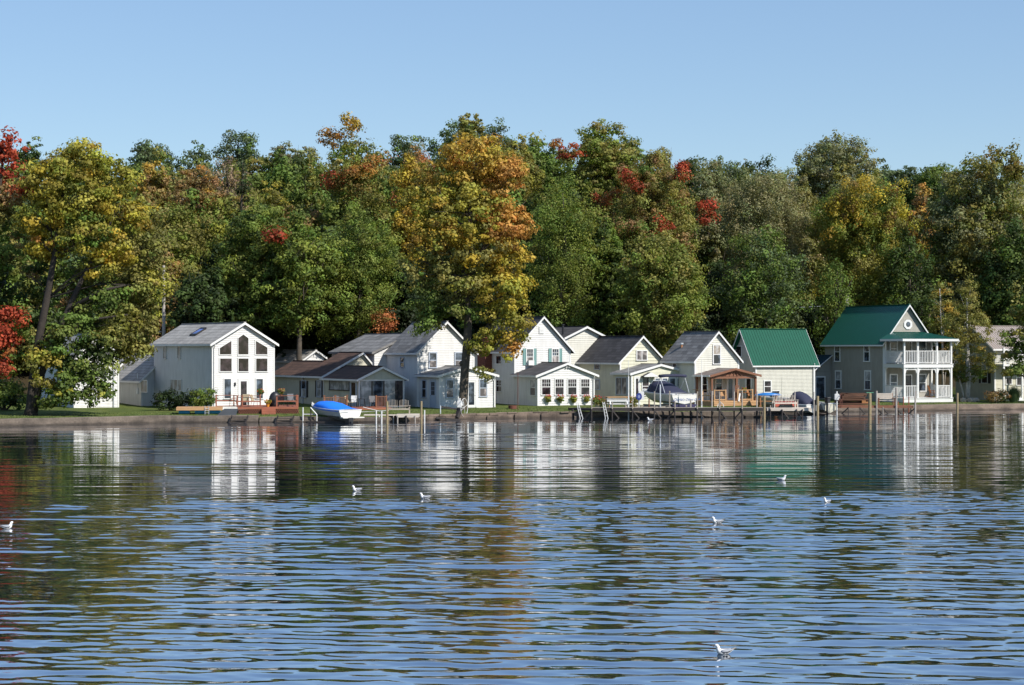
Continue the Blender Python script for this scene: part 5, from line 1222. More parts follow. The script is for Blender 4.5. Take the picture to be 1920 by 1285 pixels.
for i, (px, w_, lb) in enumerate([(1806, .35, 'small pale boulder left of the birch trunks'), (1822, .5, 'tan boulder just right of the birch trunks'), (1830, .42, 'rightmost boulder beside the birch')]):
    p = on_ground(px, 174.5); o = spot('boulder', lb, 'rock', p + Vector((0, 0, .02)), 20 * i, 'boulders round the birch'); mb = MB(); r = random.Random(i)
    mb.ball((0, 0, .12), (w_, w_ * .7, .26), seg=9, rings=6); mb.v = [tuple(c + r.uniform(-.04, .04) for c in v) for v in mb.v]; mb.build('stone', ROCK, o, smooth=False, bevel=.02)

# ---- generic furniture
def bench_adirondack(p, yaw, label, m=None, wd=1.45):
    m = m or WOODGREY; root = spot('garden_bench', label, 'bench', p, yaw, 'slatted double benches on the docks'); h2 = wd / 2
    s_ = MB(); 
    for i in range(6): s_.box(-h2, h2, -.30 + i*.1, -.215 + i*.1, .40 - i*.012, .425 - i*.012)
    s_.box(-h2, h2, -.335, -.305, .32, .43); s_.build('seat', m, root)
    for sd in (-1, 1):
        b = MB(); n = 7; c = sd * h2 / 2
        for i in range(n):
            x = c + (i - (n-1)/2) * (h2 * .92 / n); t = 1 - ((i - (n-1)/2) / (n/2)) ** 2; top = .98 + .12 * t
            b.bar((x, .26, .36), (x, .26 + .28, top), .075, .022, up=(1, 0, 0))
        b.bar((c - h2*.44, .36, .6), (c + h2*.44, .36, .6), .03, .07); b.build('backrest', m, root)
    for x in (-h2 + .03, h2 - .03):
        for y in (-.3, .28): l = MB(); l.box(x - .035, x + .035, y - .035, y + .035, 0, .62 if y < 0 else .60); l.build('leg', m, root)
        a = MB(); a.box(x - .07, x + .07, -.42, .38, .62, .645); a.build('armrest', m, root)
    return root
def chair(p, yaw, label, fab, fr=None, group=None, high=.95):
    fr = fr or DKMETAL; root = spot('patio_chair', label, 'chair', p, yaw, group)
    s_ = MB(); s_.box(-.25, .25, -.25, .23, .41, .44); s_.build('seat', fab, root)
    b = MB(); b.add([(-.25, .22, .44), (.25, .22, .44), (.25, .38, high), (-.25, .38, high), (-.25, .245, .44), (.25, .245, .44), (.25, .405, high), (-.25, .405, high)], [(0,1,2,3),(7,6,5,4),(0,4,5,1),(1,5,6,2),(2,6,7,3),(3,7,4,0)]); b.build('backrest', fab, root)
    for x in (-.26, .26):
        f_ = MB(); f_.tube([(x, -.28, 0), (x, -.25, .64), (x, .25, .66), (x, .3, .66)], .018, 5); f_.tube([(x, .3, 0), (x, .22, .42), (x, .4, high)], .018, 5); f_.build('frame', fr, root)
    return root
def table(p, yaw, label, r_=.55, m=None):
    root = spot('patio_table', label, 'table', p, yaw); t = MB(); t.prism([(r_*cos(2*pi*k/16), r_*sin(2*pi*k/16)) for k in range(16)], 'z', .70, .73); t.build('tabletop', m or DKMETAL, root)
    for x, y in ((-.3, -.3), (.3, -.3), (.3, .3), (-.3, .3)): l = MB(); l.tube([(x, y, 0), (x*.7, y*.7, .7)], .02, 5); l.build('leg', DKMETAL, root)
def flowerpot(p, label, w_=.22, h_=.3, fl=RED, pot=None, seed=1, bloom=1.0, group=None, gy=('gr', 'mg')):
    root = spot('flower_pot', label, 'flower pot', p, 0, group); b = MB(); n = 12
    ring = lambda r, z: [(r*cos(2*pi*k/n), r*sin(2*pi*k/n), z) for k in range(n)]
    b.loft([ring(w_*.62, 0), ring(w_*.95, h_), ring(w_*1.05, h_), ring(w_*1.05, h_*.85+.03), ring(w_*.85, h_*.9)]); b.build('pot', pot or TERRA, root)
    rng = np.random.default_rng(seed); rad = w_ * 1.7 * bloom
    me = leaves_mesh('foliage', [((0, 0, h_ + rad*.55), (rad, rad, rad*.7), g1((gy[0], 2), (gy[1], 2)), 1)], rng, leaf=.09, cl=.15, per=26, dens=1.1); o = bpy.data.objects.new('foliage', me); COL.objects.link(o); o.parent = root
    f_ = MB(); r = random.Random(seed)
    for _ in range(22): a = r.uniform(0, 6.28); q = rad * r.uniform(.3, 1.15); f_.ball((cos(a)*q, sin(a)*q, h_ + rad*r.uniform(.4, 1.35)), r.uniform(.025, .05), seg=5, rings=4)
    f_.build('blossoms', fl, root)

# ---- swim raft on the lawn
p = at_z(375, 776.5, .52); root = spot('swim_raft', 'wooden swim raft on blue plastic barrels lying on the lawn left of the red deck', 'raft', p, 8)
b = MB()
for i in range(14): b.box(-1.8, 1.75, -1.1 + i*.16, -.95 + i*.16, .52, .56)
b.box(-1.8, 1.75, -1.12, -1.08, .32, .515); b.box(-1.8, 1.75, 1.1, 1.14, .32, .515); b.box(-1.82, -1.78, -1.08, 1.1, .32, .515); b.build('deck', WOODTAN, root)
for x in (-1.2, 0.05, 1.15): b = MB(); b.tube([(x - .42, -.75, .27), (x + .42, -.75, .27)], .25, 12); b.tube([(x - .2, -.75, .27), (x - .16, -.75, .27)], .262, 12); b.tube([(x + .16, -.75, .27), (x + .2, -.75, .27)], .262, 12); b.build('barrel', BLUEBARREL, root, smooth=False)
for x in (-1.2, 1.15): b = MB(); b.tube([(x - .42, .75, .27), (x + .42, .75, .27)], .25, 12); b.build('barrel', BLUEBARREL, root)
b = MB()
for x in (.42, .72): b.tube([(x, -1.2, .0), (x, -1.18, .62), (x, -.9, .66)], .02, 5)
for z in (.12, .3, .46): b.tube([(.42, -1.19, z), (.72, -1.19, z)], .018, 5)
b.build('ladder', PIPE, root)
p = at_z(428, 779, .5); root = spot('boat_ramp_board', 'dark sheet board sloping from the lawn beside the raft', 'board', p, 10); b = MB(); b.add([(-.85, -.3, .02), (.6, -.3, .02), (.75, .7, .5), (-.3, .7, .5), (-.85, -.3, -.02), (.6, -.3, -.02), (.75, .7, .46), (-.3, .7, .46)], [(0,1,2,3),(7,6,5,4),(0,4,5,1),(1,5,6,2),(2,6,7,3),(3,7,4,0)]); b.build('board', mat('dark_slate_board', (.05, .055, .06), .7, amt=.2), root)
for i, (px, py, lb) in enumerate([(448, 792, 'dark water steps leaning off the seawall left of the covered boat, below the red deck'), (537, 790.5, 'dark slatted water steps beside the white lift pipes')]):
    p = at_z(px, py, 0); p.y = shoreY(p.x) - .75; root = spot('water_steps', lb, 'steps', p, 5, 'dark steps at the seawall'); b = MB()
    for k in range(5): b.box(-.6 + k*.05, .6 + k*.05, -.5 + k*.16, -.36 + k*.16, -.12 + k*.13, -.06 + k*.13)
    b.bar((-.62, -.5, -.2), (-.38, .4, .52), .06, .14); b.bar((.62, -.5, -.2), (.84, .4, .52), .06, .14); b.build('treads', WOODDARK, root)

# ---- red deck
dp_ = at_z(446, 777, .5); DK = spot('red_deck', 'red stained timber deck with lattice skirt and steps in front of the tall white house', 'deck', dp_, 9)
dw, dd, dh = 4.75, 5.5, .56
b = MB()
for i in range(int(dd / .15)): b.box(0, dw, i*.15, i*.15 + .138, dh - .03, dh)
for i in range(12): b.box(-1.75, -.004, 2.4 + i*.15, 2.538 + i*.15, dh - .03, dh)
b.box(0, dw, -.03, -.003, dh - .16, dh - .002); b.build('deck_boards', WOODRED, DK)
b = MB()
n = 34
for i in range(n):
    x = dw * i / n
    if 1.85 < x < 2.85: continue
    w_ = dw / n
    for s in (1, -1): b.bar((x if s > 0 else x + w_*1.6, -.015 - .012*s, .02), (x + w_*1.6 if s > 0 else x, -.015 - .012*s, dh - .17), .02, .03, up=(0, 1, 0))
b.build('lattice', WOODRED, DK)
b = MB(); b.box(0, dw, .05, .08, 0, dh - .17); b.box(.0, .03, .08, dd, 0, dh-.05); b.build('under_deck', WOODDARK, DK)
b = MB()
for k in range(3): b.box(1.85, 2.95, -.3*(3-k) - .02, -.3*(2-k) - .035, .0, .15*(k+1) - .02)
b.build('steps', WOODRED, DK)
def red_rail(pts, nm='railing', lab=None):
    b = MB()
    for (x0, y0), (x1, y1) in zip(pts[:-1], pts[1:]):
        b.bar((x0, y0, dh + .88), (x1, y1, dh + .88), .13, .04); b.bar((x0, y0, dh + .45), (x1, y1, dh + .45), .04, .1)
    for x, y in pts: b.box(x-.05, x+.05, y-.05, y+.05, dh, dh + .86)
    b.build(nm, WOODRED, DK)
red_rail([(-1.7, 4.1), (-1.7, 2.5), (-.3, 2.5), (-.05, .1), (.35, .08), (1.75, .08)])
red_rail([(3.05, .08), (4.7, .08), (4.7, 2.6)])
DL = lambda x, y, z=dh: DK.matrix_basis @ Vector((x, y, z)) if False else dp_ + Vector((x*cos(R(9)) - y*sin(R(9)), x*sin(R(9)) + y*cos(R(9)), z))
table(DL(.55, 1.6), 0, 'dark round patio table on the red deck by the glass door')
chair(DL(-.35, 1.5), -80, 'beige sling patio chair at the left side of the table on the red deck', BEIGEFAB, WOODRED)
chair(DL(.6, 2.4), 0, 'beige sling patio chair behind the table on the red deck', BEIGEFAB, WOODRED)
chair(DL(1.4, 1.6), 75, 'beige sling patio chair at the right side of the table on the red deck', BEIGEFAB, WOODRED)
chair(DL(4.3, 3.2), 20, 'dark mesh patio chair by the right rail of the red deck', GREYFAB)
chair(DL(3.6, 3.4), 160, 'dark mesh patio chair left of the other one on the right of the red deck', GREYFAB)
p = DL(2.85, 1.4); root = spot('covered_grill', 'barbecue grill under a crumpled black cover on the red deck', 'grill', p, 20); b = MB(); r = random.Random(8); rings = []
for z, sx, sy in ((0, .38, .3), (.25, .40, .31), (.6, .42, .33), (.85, .44, .34), (1.0, .36, .3), (1.12, .22, .2), (1.17, .06, .05)):
    rings.append([((sx + r.uniform(-.03, .03))*cos(2*pi*k/14) + (.1 if z > .8 else 0), (sy + r.uniform(-.03, .03))*sin(2*pi*k/14), z + r.uniform(-.015, .015)) for k in range(14)])
b.loft(rings); b.build('cover', mat('black_vinyl_cover', (.02, .02, .024), .45, amt=.2), root, smooth=True)
b = MB(); 
for x in (-.25, .25): b.tube([(x, .33, 0), (x, .33, .1)], .05, 6)
b.build('wheels', BLACK, root)
flowerpot(DL(2.35, .35), 'pot of yellow orange chrysanthemums on the red deck beside the grill', .17, .26, ORANGE, ORANGE, 12, .9, gy=('yg', 'ye'))
flowerpot(DL(1.75, .12, dh + .9), 'pot of rusty red flowers on the left deck rail by the steps', .12, .16, mat('rust_flower', (.4, .09, .03), .7), TERRA, 13, 1.4, gy=('br', 'gr'))
flowerpot(DL(3.4, .12, dh + .9), 'pot of rusty red flowers on the right deck rail beside the grill', .12, .16, mat('rust_flower', (.4, .09, .03), .7), TERRA, 14, 1.4, gy=('br', 'gr'))

# ---- cottage deck (low) with a railing
cp = at_z(612, 771.5, .5); root = spot('cottage_deck', 'low red brown deck with short railings before the glazed cottage porch', 'deck', cp, 20); b = MB()
b.box(0, 5.6, 0, 4.2, .12, .24); b.box(0, 5.6, -.03, -.003, .0, .24); b.build('deck_boards', WOODRED, root)
b = MB()
for x in (.05, 1.0, 2.0): b.box(x-.06, x+.06, .9, 1.02, .24, 1.25); b.box(x-.09, x+.09, .87, 1.05, 1.25, 1.3)
b.bar((.05, .96, 1.12), (2.0, .96, 1.12), .1, .05); b.bar((.05, .96, .42), (2.0, .96, .42), .05, .05)
for i in range(14): x = .15 + i*.135; b.box(x-.02, x+.02, .94, .98, .42, 1.1)
b.build('railing', WOODBRN, root)
b = MB()
for x in (4.6, 5.5): b.box(x-.05, x+.05, 1.2, 1.3, .24, 1.25)
b.bar((4.6, 1.25, 1.15), (5.5, 1.25, 1.15), .08, .05)
for i in range(7): x = 4.7 + i*.12; b.box(x-.02, x+.02, 1.23, 1.27, .3, 1.12)
b.build('railing', WOODBRN, root)
cl_ = lambda x, y, z=.24: cp + Vector((x*cos(R(20)) - y*sin(R(20)), x*sin(R(20)) + y*cos(R(20)), z))
chair(cl_(2.5, 1.9), 70, 'tan canvas chair standing before the cottage door', BEIGEFAB); chair(cl_(4.4, 1.7), 10, 'dark chair on the cottage deck behind the slatted bench', GREYFAB)
chair(cl_(1.4, 2.4), 0, 'dark chair behind the short railing left of the cottage door', GREYFAB)
table(cl_(3.5, 1.8), 0, 'dark garden table on the cottage deck in front of the glazed porch', .5)
chair(cl_(3.1, 2.9), 0, 'white patterned chair close to the cottage glass doors', mat('white_fabric', (.6, .6, .6), .8))

# ---- docks
def dock(name, label, a, b_, depth, ztop, th, m, posts=(), pm=None, brace=True, mb_fascia=None, yaw=None):
    """a, b_: world xy front-left and front-right; posts: list of (frac, top_z, row, radius, mat)"""
    a, b_ = Vector((*a, 0)), Vector((*b_, 0)); L_ = (b_ - a).length; ang = math.atan2(b_.y - a.y, b_.x - a.x); root = empty(name, a, ang, label, 'dock')
    d = MB(); n = int(L_ / .16)
    for i in range(n): d.box(i*L_/n, (i+1)*L_/n - .012, 0, depth, ztop - .04, ztop)
    d.build('decking', mb_fascia or m, root)
    f_ = MB(); f_.box(0, L_, -.045, -.003, ztop - th, ztop - .01); f_.box(0, L_, depth + .003, depth + .045, ztop - th, ztop - .01)
    k = 0
    while k < L_: f_.box(k, k + .05, 0, depth, ztop - th, ztop - .045); k += 1.2
    f_.build('frame', m, root)
    for (fx, top, row, rr, pm_) in posts:
        y = -.12 if row == 0 else depth + .12; q = MB(); q.tube([(fx, y, -1.2), (fx, y, ztop - .1)], rr, 8, m=1); q.tube([(fx, y, ztop - .1), (fx + .01, y, top)], rr * .92, 8); q.build('post', [pm_, WOODDARK if ztop > .8 and pm_ is not WHITEPAINT else pm_], root)
    if brace:
        for (fx, top, row, rr, pm_) in posts:
            if row == 0 and top < 9: q = MB(); s = 1 if int(fx * 3) % 2 else -1; q.bar((fx, -.09, ztop - .2), (fx + s*.75, .3, -.25), .09, .09); q.build('brace', WOODDARK, root)
    return root
Yd = 147.8; zd = .86
xa = xp(1109, Yd); xb = xp(1436, Yd)
pl = []
for px, ty, row, rr, pm_ in [(1109, 748, 0, .055, WOODGREY), (1147.6, 754, 0, .055, WOODGREY), (1185.6, 748, 0, .055, WOODGREY), (1226.7, 734, 0, .055, WOODGREY), (1265, 752, 0, .055, WOODGREY), (1307, 734, 0, .06, WOODGREY), (1348.5, 735, 0, .06, WOODGREY),
                             (1391, 732, 0, .06, WOODGREY), (1219, 749, 1, .06, WOODBRN), (1257.8, 734, 1, .06, WOODGREY), (1297.7, 750, 1, .07, POLEW), (1338, 734, 1, .06, POLEW), (1380, 735, 1, .06, POLEW), (1423, 735, 1, .06, POLEW)]:
    pl.append((xp(px, Yd) - xa, H - (ty - YH) / F * Yd, row, rr, pm_))
dock('long_dock', 'long dark timber dock on posts with upright stakes in front of the pale yellow house', (xa, Yd), (xb, Yd), 1.15, zd, .26, WOODDARK, pl, mb_fascia=WOODGREY)
xg = xp(1066, 149.0)
dock('gangway', 'short dark gangway joining the long dock to the stone seawall', (xg, 149.2), (xa - .05, Yd + .1), 1.1, .80, .2, WOODDARK, [(.5, .6, 0, .1, WOODDARK), (1.1, .6, 0, .09, WOODDARK)], brace=False)
b = MB(); root = spot('timber_crib', 'dark shadowy timber crib under the gangway at the stone seawall', 'crib', (xg + .1, 148.9, 0), 0)
for k in range(4): b.box(0, 1.15, 0, .8, -.4 + k*.24, -.2 + k*.24)
b.build('timbers', WOODDARK, root)
def slab_post(name, label, px, ytop, ybot, rr, m, cat='post', z=None, Y=None, cap=None, group=None):
    Y = Y or H * F / (ybot - YH); p = Vector((xp(px, Y), Y, -1 if z is None else z)); top = H - (ytop - YH) / F * Y
    root = spot(name, label, cat, p, 0, group); b = MB(); b.tube([(0, 0, 0), (0, 0, top - p.z)], rr, 9); b.build('shaft', m, root)
    if cap: b = MB(); b.prism([(-.3, -.12), (.3, -.12), (.34, .12), (-.34, .12)], 'z', top - p.z, top - p.z + .05); b.build('cap', cap, root)
    return root
slab_post('mooring_post', 'yellow treated mooring post between the long dark dock and the pale dock', 1433, 743, 786, .10, WOODYEL, group=None)
slab_post('mooring_post', 'yellow treated mooring post at the right end of the pale dock with the slatted bench', 1533, 743, 785, .11, WOODYEL)
slab_post('mooring_post', 'weathered brown post standing in the water before the birch', 1795, 737, 775, .10, WOODYEL)
slab_post('mooring_post', 'mooring post with a green cap board beside the lumber pile', 1631, 737, 777, .14, WOODYEL, cap=mat('green_board', (.12, .35, .2), .6))
slab_post('mooring_post', 'grey mooring post standing between the two wooden benches right of the covered boat', 790, 752.5, 795, .08, WOODYEL)
slab_post('mooring_post', 'grey mooring post at the left end of the slatted bench near the covered boat', 726, 753, 796, .09, WOODYEL)
slab_post('lift_pipe', 'white pipe standing in the water just right of the bench dock', 796, 769, 796, .05, WHITEPAINT, 'pipe')
slab_post('lift_pipe', 'white pipe in the water directly behind the stern of the covered boat', 705.5, 770, 794, .05, WHITEPAINT, 'pipe')
slab_post('lift_pipe', 'second white pipe right of the covered boat stern', 715.5, 770, 795, .06, WHITEPAINT, 'pipe')
# white flag poles
for px, yt, Y, lb in ((1178.4, 676, 148.9, 'slim white pole with a fine whip top standing before the pale yellow house'), (1315.6, 673, 149.0, 'slim white pole standing left of the brown timber porch')):
    top = H - (yt - YH)/F*Y; root = spot('white_pole', lb, 'pole', (xp(px, Y), Y, -.8)); b = MB(); b.tube([(0, 0, 0), (0, 0, top*.72+.8)], .055, 8); b.tube([(0, 0, top*.72+.8), (0, 0, top + .8)], .018, 5); b.build('shaft', WHITEPAINT, root)
    b = MB(); b.tube([(0, -.07, 1.9), (0, -.07, 2.1)], .05, 6); b.build('bracket', PIPE, root)
slab_post('rusty_pole', 'thin rusty pole at the left corner of the shuttered house sunroom', 971, 700, 779, .03, RUST, 'pole', z=.3, Y=150.0)
# pale dock with bench, right of long dock
Y2 = 147.9; xc, xd = xp(1438, Y2), xp(1521, Y2)
pl = [(xp(px, Y2) - xc, H - (ty - YH)/F*Y2, row, .05, pm_) for px, ty, row, pm_ in ((1444, 760, 0, POLEW), (1466, 770, 0, POLEW), (1493, 770, 0, WOODDARK), (1504, 772, 0, POLEW), (1496, 735, 1, POLEW), (1450, 770, 1, WOODDARK))]
dock('pale_dock', 'pale plank dock with diagonal legs carrying a bleached bench', (xc, Y2), (xd, Y2), 1.5, .84, .24, WOODPALE, pl)
slab_post('dock_stake', 'tall thin grey stake at the right end of the pale dock', 1526, 735, 786, .05, POLEW, 'post')
bench_adirondack(Vector((xp(1472, Y2 + .7), Y2 + .7, .84)), 8, 'bleached slatted double bench on the pale dock, right of the long dark dock', WOODPALE, 2.0)
# dock with bench near covered boat
Y3 = 140.0
x3 = xp(682, Y3)
dock('bench_dock', 'narrow bleached plank dock carrying a slatted bench right of the blue covered boat', (x3, Y3), (xp(745, Y3), Y3), .9, .58, .08, WOODPALE, [(1.2, .5, 0, .045, WHITEPAINT), (2.3, .5, 0, .04, POLEW)], brace=False)
dock('bench_dock', 'thick bleached plank dock end nearest the grey mooring post right of the slatted bench', (xp(744, Y3), Y3 - .5), (xp(786, Y3), Y3 - .5), 1.5, .62, .24, WOODPALE, [(.1, .5, 0, .05, POLEW), (.75, .5, 0, .07, WOODDARK), (1.45, .5, 0, .04, POLEW)], brace=False)
bench_adirondack(Vector((xp(747, Y3 + .3), Y3 + .45, .62)), 6, 'weathered slatted double bench facing the water right of the blue covered boat', WOODGREY, 1.75)
# brown dock on the right with bench
Y4 = 158.8; xe, xf = xp(1572, Y4), xp(1712, Y4)
pl = [(xp(px, Y4) - xe, H - (ty - YH)/F*Y4, row, rr, pm_) for px, ty, row, rr, pm_ in ((1590, 766, 0, .035, WOODDARK), (1612, 766, 0, .035, WOODDARK), (1643, 733, 0, .08, POLEW), (1655, 766, 0, .04, POLEW), (1680, 727, 0, .09, POLEW), (1715.5, 733, 0, .08, POLEW), (1710, 745, 1, .05, WOODRED), (1700, 745, 1, .05, WOODRED), (1690, 754, 1, .05, WOODRED))]
dock('brown_dock', 'red brown plank dock with a wooden bench in front of the tall taupe house', (xe, Y4), (xf, Y4), 1.2, .68, .2, WOODBRN, pl, mb_fascia=WOODRED)
root = spot('plank_bench', 'wooden bench of wide horizontal planks on the red brown dock', 'bench', Vector((xp(1661, Y4 + .6), Y4 + .6, .68)), 8)
b = MB()
for i in range(5): b.box(-.78, .78, -.25 + i*.1, -.17 + i*.1, .43, .46)
b.build('seat', WOODPALE, root); b = MB()
for i in range(4): b.bar((-.78, .27 + i*.04, .62 + i*.13), (.78, .27 + i*.04, .62 + i*.13), .03, .11, up=(0, -.25, 1))
b.build('backrest', WOODPALE, root)
for x in (-.74, .74):
    b = MB(); b.box(x-.05, x+.05, -.3, -.2, 0, .64); b.build('leg', WOODBRN, root); b = MB(); b.bar((x, .2, 0), (x, .42, 1.08), .09, .05, up=(1, 0, 0)); b.build('leg', WOODBRN, root); b = MB(); b.box(x-.06, x+.06, -.34, .34, .64, .67); b.build('armrest', WOODBRN, root)

# ---- boat hulls
def hull_pts(L, B, bow, stern, keel0, deep, t, chine=.72, flat=.0):
    """cross section ring points at station t (0 stern .. 1 bow), left to right over the keel"""
    k = 1 - max(0, (t - .45) / .55) ** 2.2; bb = B / 2 * (.93 + .07 * sin(pi * min(1, t * 1.6))) * max(.02, k)
    sheer = stern + (bow - stern) * t ** 1.7; kz = keel0 + (sheer - keel0 - .12) * max(0, (t - .6) / .4) ** 2.4
    cz = kz + deep * (1 - .2 * t) + (sheer - kz) * .25 * t; cb = bb * (chine + .12 * (1 - t)) * (1 - .25 * t * t); y = L * t + .0
    return [(-bb, y, sheer), (-bb * .99, y, sheer - .1), (-cb, y, cz), (0, y, kz), (cb, y, cz), (bb * .99, y, sheer - .1), (bb, y, sheer)], sheer, bb
def boat(name, label, p, yaw, L, B, bow, stern, keel, deep, hullm, deckm, cat='motorboat', open_=False):
    root = spot(name, label, cat, p, yaw); mb = MB(); rings = []; tops = []
    for i in range(17):
        ring, sh, bb = hull_pts(L, B, bow, stern, keel, deep, i / 16); rings.append(ring); tops.append((ring[0][1], sh, bb))
    base = len(mb.v)
    mb.loft(rings, cap=False, closed=False); mb.add(rings[0], [tuple(range(7))]); mb.build('hull', hullm, root, smooth=False)
    d = MB()    # rub rail and deck
    for s in (-1, 1): d.tube([(s * bb, y, sh) for y, sh, bb in tops], .035, 6)
    d.tube([(-tops[0][2], 0, stern), (tops[0][2], 0, stern)], .035, 6); d.build('rub_rail', TRIM, root)
    k = MB()
    if open_:
        n = 17; z_in = keel + deep * 1.1
        for i in range(16):
            (y0, s0, b0), (y1, s1, b1) = tops[i], tops[i+1]
            k.add([(-b0, y0, s0), (-b1, y1, s1), (-b1*.82, y1, s1), (-b0*.82, y0, s0), (b0*.82, y0, s0), (b1*.82, y1, s1), (b1, y1, s1), (b0, y0, s0)], [(0,1,2,3),(4,5,6,7)])
        k.add([(-B*.4, 0.02, z_in), (B*.4, .02, z_in), (B*.4, L*.6, z_in), (-B*.4, L*.6, z_in)], [(0,1,2,3)])
    else:
        rr = []
        for y, sh, bb in tops: rr.append([(-bb*.98, y, sh + .005), (-bb*.5, y, sh + .07), (0, y, sh + .09), (bb*.5, y, sh + .07), (bb*.98, y, sh + .005)])
        k.loft(rr, cap=False, closed=False)
    k.build('deck', deckm, root)
    return root
def outboard(root, x, z, m=BLACK, y=-.05, s=1.0):
    b = MB(); b.box(x-.13*s, x+.13*s, y-.42*s, y-.02, z+.1*s, z+.45*s); b.box(x-.15*s, x+.15*s, y-.46*s, y-.0, z+.45*s, z+.52*s); b.box(x-.06*s, x+.06*s, y-.26*s, y-.1*s, z-.6*s, z+.1*s); b.box(x-.03, x+.03, y-.34*s, y-.08, z-.85*s, z-.6*s)
    b.box(x-.1*s, x+.1*s, y-.34*s, y-.05*s, z-.56*s, z-.52*s); b.build('outboard_motor', m, root, bevel=.02)

# blue covered runabout on its lift
Yb = 138.4; bp = Vector((xp(657, Yb), Yb, .0))
bt = boat('motorboat', 'white motorboat under a bright blue canvas cover on a low lift', bp, 37, 5.7, 2.15, 1.28, .98, .12, .38, GEL, GEL)
c = MB(); rings = []
for t, hz, wf in ((.02, .06, .98), (.12, .14, .98), (.25, .28, .97), (.36, .46, .94), (.42, .57, .92), (.52, .60, .90), (.62, .55, .88), (.70, .50, .84), (.76, .30, .8), (.82, .08, .7)):
    _, sh, bb = hull_pts(5.7, 2.15, 1.28, .98, .12, .38, t); bb = (bb + .03) * (1 if wf > .9 else 1)
    rings.append([(bb * cos(a) * (1.0 if abs(cos(a)) > .98 else .97), 5.7 * t, (sh - .09) + (hz * .8 + .12) * sin(a) ** .6 if sin(a) > 1e-6 else sh - .1) for a in [pi * k / 12 for k in range(13)]])
r = random.Random(6); rings = [[(x, y, z + (r.uniform(-.03, .02) if 0 < k_ < 12 else 0)) for k_, (x, y, z) in enumerate(rg)] for rg in rings]
c.loft(rings, cap=True, closed=False); c.build('boat_cover', BLUECANVAS, bt, smooth=True)
b = MB(); b.box(-.95, .95, -.5, -.02, .38, .46); b.build('swim_platform', GEL, bt)
b = MB(); b.box(-.5, -.12, -.6, -.04, .05, .42); b.tube([(-.32, -.4, .3), (-.32, -.62, -.05)], .09, 7); 
for k in range(3): a = k*2*pi/3; b.bar((-.32, -.66, .02), (-.32 + .16*cos(a), -.66, .02 + .16*sin(a)), .09, .02)
b.build('stern_drive', BLACK, bt)
b = MB(); rr = []
for s in (0,):
    pts = []
    for i in range(3, 12):
        ring, sh, bb = hull_pts(5.7, 2.15, 1.28, .98, .12, .38, i/16); pts.append((ring[0], ring[2]))
    for i in range(len(pts)-1):
        (a0, c0), (a1, c1) = pts[i], pts[i+1]; L1 = lambda a, c_, f: (a[0] + (c_[0]-a[0])*f - .012, a[1], a[2] + (c_[2]-a[2])*f)
        b.add([L1(a0, c0, .18), L1(a1, c1, .18), L1(a1, c1, .24), L1(a0, c0, .24)], [(0,1,2,3)])
        if 3 <= i <= 6: b.add([L1(a0, c0, .45), L1(a1, c1, .4), L1(a1, c1, .55 if i % 2 else .7), L1(a0, c0, .7 if i % 2 else .5)], [(0,1,2,3)])
b.build('hull_stripe', mat('dark_blue_decal', (.02, .03, .09), .4), bt)
b = MB(); b.tube([(-.95, -.03, .8), (-.5, -.06, .86), (-.2, -.03, .8)], .02, 5); b.build('grab_rail', PIPE, bt)
root = spot('boat_lift', 'low dark boat lift with white corner pipes around the blue covered boat', 'boat lift', bp + Vector((-1.1, .5, 0)), 10)
b = MB(); b.bar((-2.2, .6, .05), (1.6, -.9, .05), .12, .12); b.bar((-2.0, 3.2, .05), (1.4, 2.0, .05), .12, .12); b.bar((-2.2, .6, .05), (-2.0, 3.2, .05), .1, .1); b.build('cradle', WOODDARK, root)
def pxl(px, Y, z): p_ = Vector((xp(px, Y), Y, z)) - root.location; c_, s_ = cos(-R(10)), sin(-R(10)); return Vector((p_.x*c_ - p_.y*s_, p_.x*s_ + p_.y*c_, p_.z))
for px in (568, 583): b = MB(); b.tube([pxl(px, 139.5, -.8), pxl(px, 139.5, 1.15)], .05, 7); b.build('corner_pipe', WHITEPAINT if px == 568 else WOODDARK, root)
b = MB(); b.tube([pxl(582, 139.4, 1.15), pxl(594, 139.4, .6), pxl(594, 139.4, -.3)], .045, 7); b.tube([pxl(568, 139.5, .62), pxl(594, 139.5, .62)], .035, 6); b.build('corner_pipe', WHITEPAINT, root)
p = Vector((xp(700, 142.5), 142.5, .62)); root = spot('upturned_kayak', 'white paddle boards laid across each other behind the stern of the covered boat', 'boards', p, 5)
for k, (an, w_) in enumerate(((0.05, 1.1), (-.25, .8))):
    b = MB(); b.loft([[(x, y, .12 + k*.14 + z*.05 + x*an) for y, z in ((-hw, 0), (0, .5), (hw, 0), (0, -.5))] for x, hw in ((-w_, .03), (-w_*.6, .16), (0, .2), (w_*.7, .15), (w_*1.1, .03))]); b.build('board', WHITEPAINT, root)

# white cabin boat with navy cover
Yc = 150.6; cb = Vector((xp(1284, Yc), Yc, 0.93))
cbt = boat('cabin_boat', 'white cruiser with navy canvas and folded bimini raised on a lift behind the long dock', cb, 24, 6.6, 2.35, 1.05, .82, .12, .16, GEL, GEL)
b = MB(); rings = []
for t, hz in ((.14, .06), (.25, .30), (.36, .55), (.46, .78), (.56, .85), (.66, .80)):
    _, sh, bb = hull_pts(6.6, 2.3, 1.05, .82, .08, .3, t); wd = bb * (.94 - .12 * t)
    rings.append([(wd * cos(a), 6.6 * t, (sh - .02) + hz * max(0, sin(a)) ** .6) for a in [pi * k / 10 for k in range(11)]])
b.loft(rings, cap=True, closed=False); b.build('canvas_cover', NAVY, cbt, smooth=True)
b = MB(); ws = MB()
for s in (-1, 1): b.tube([(s*.9, 4.4, 1.0), (s*.55, 4.0, 1.75)], .025, 5)
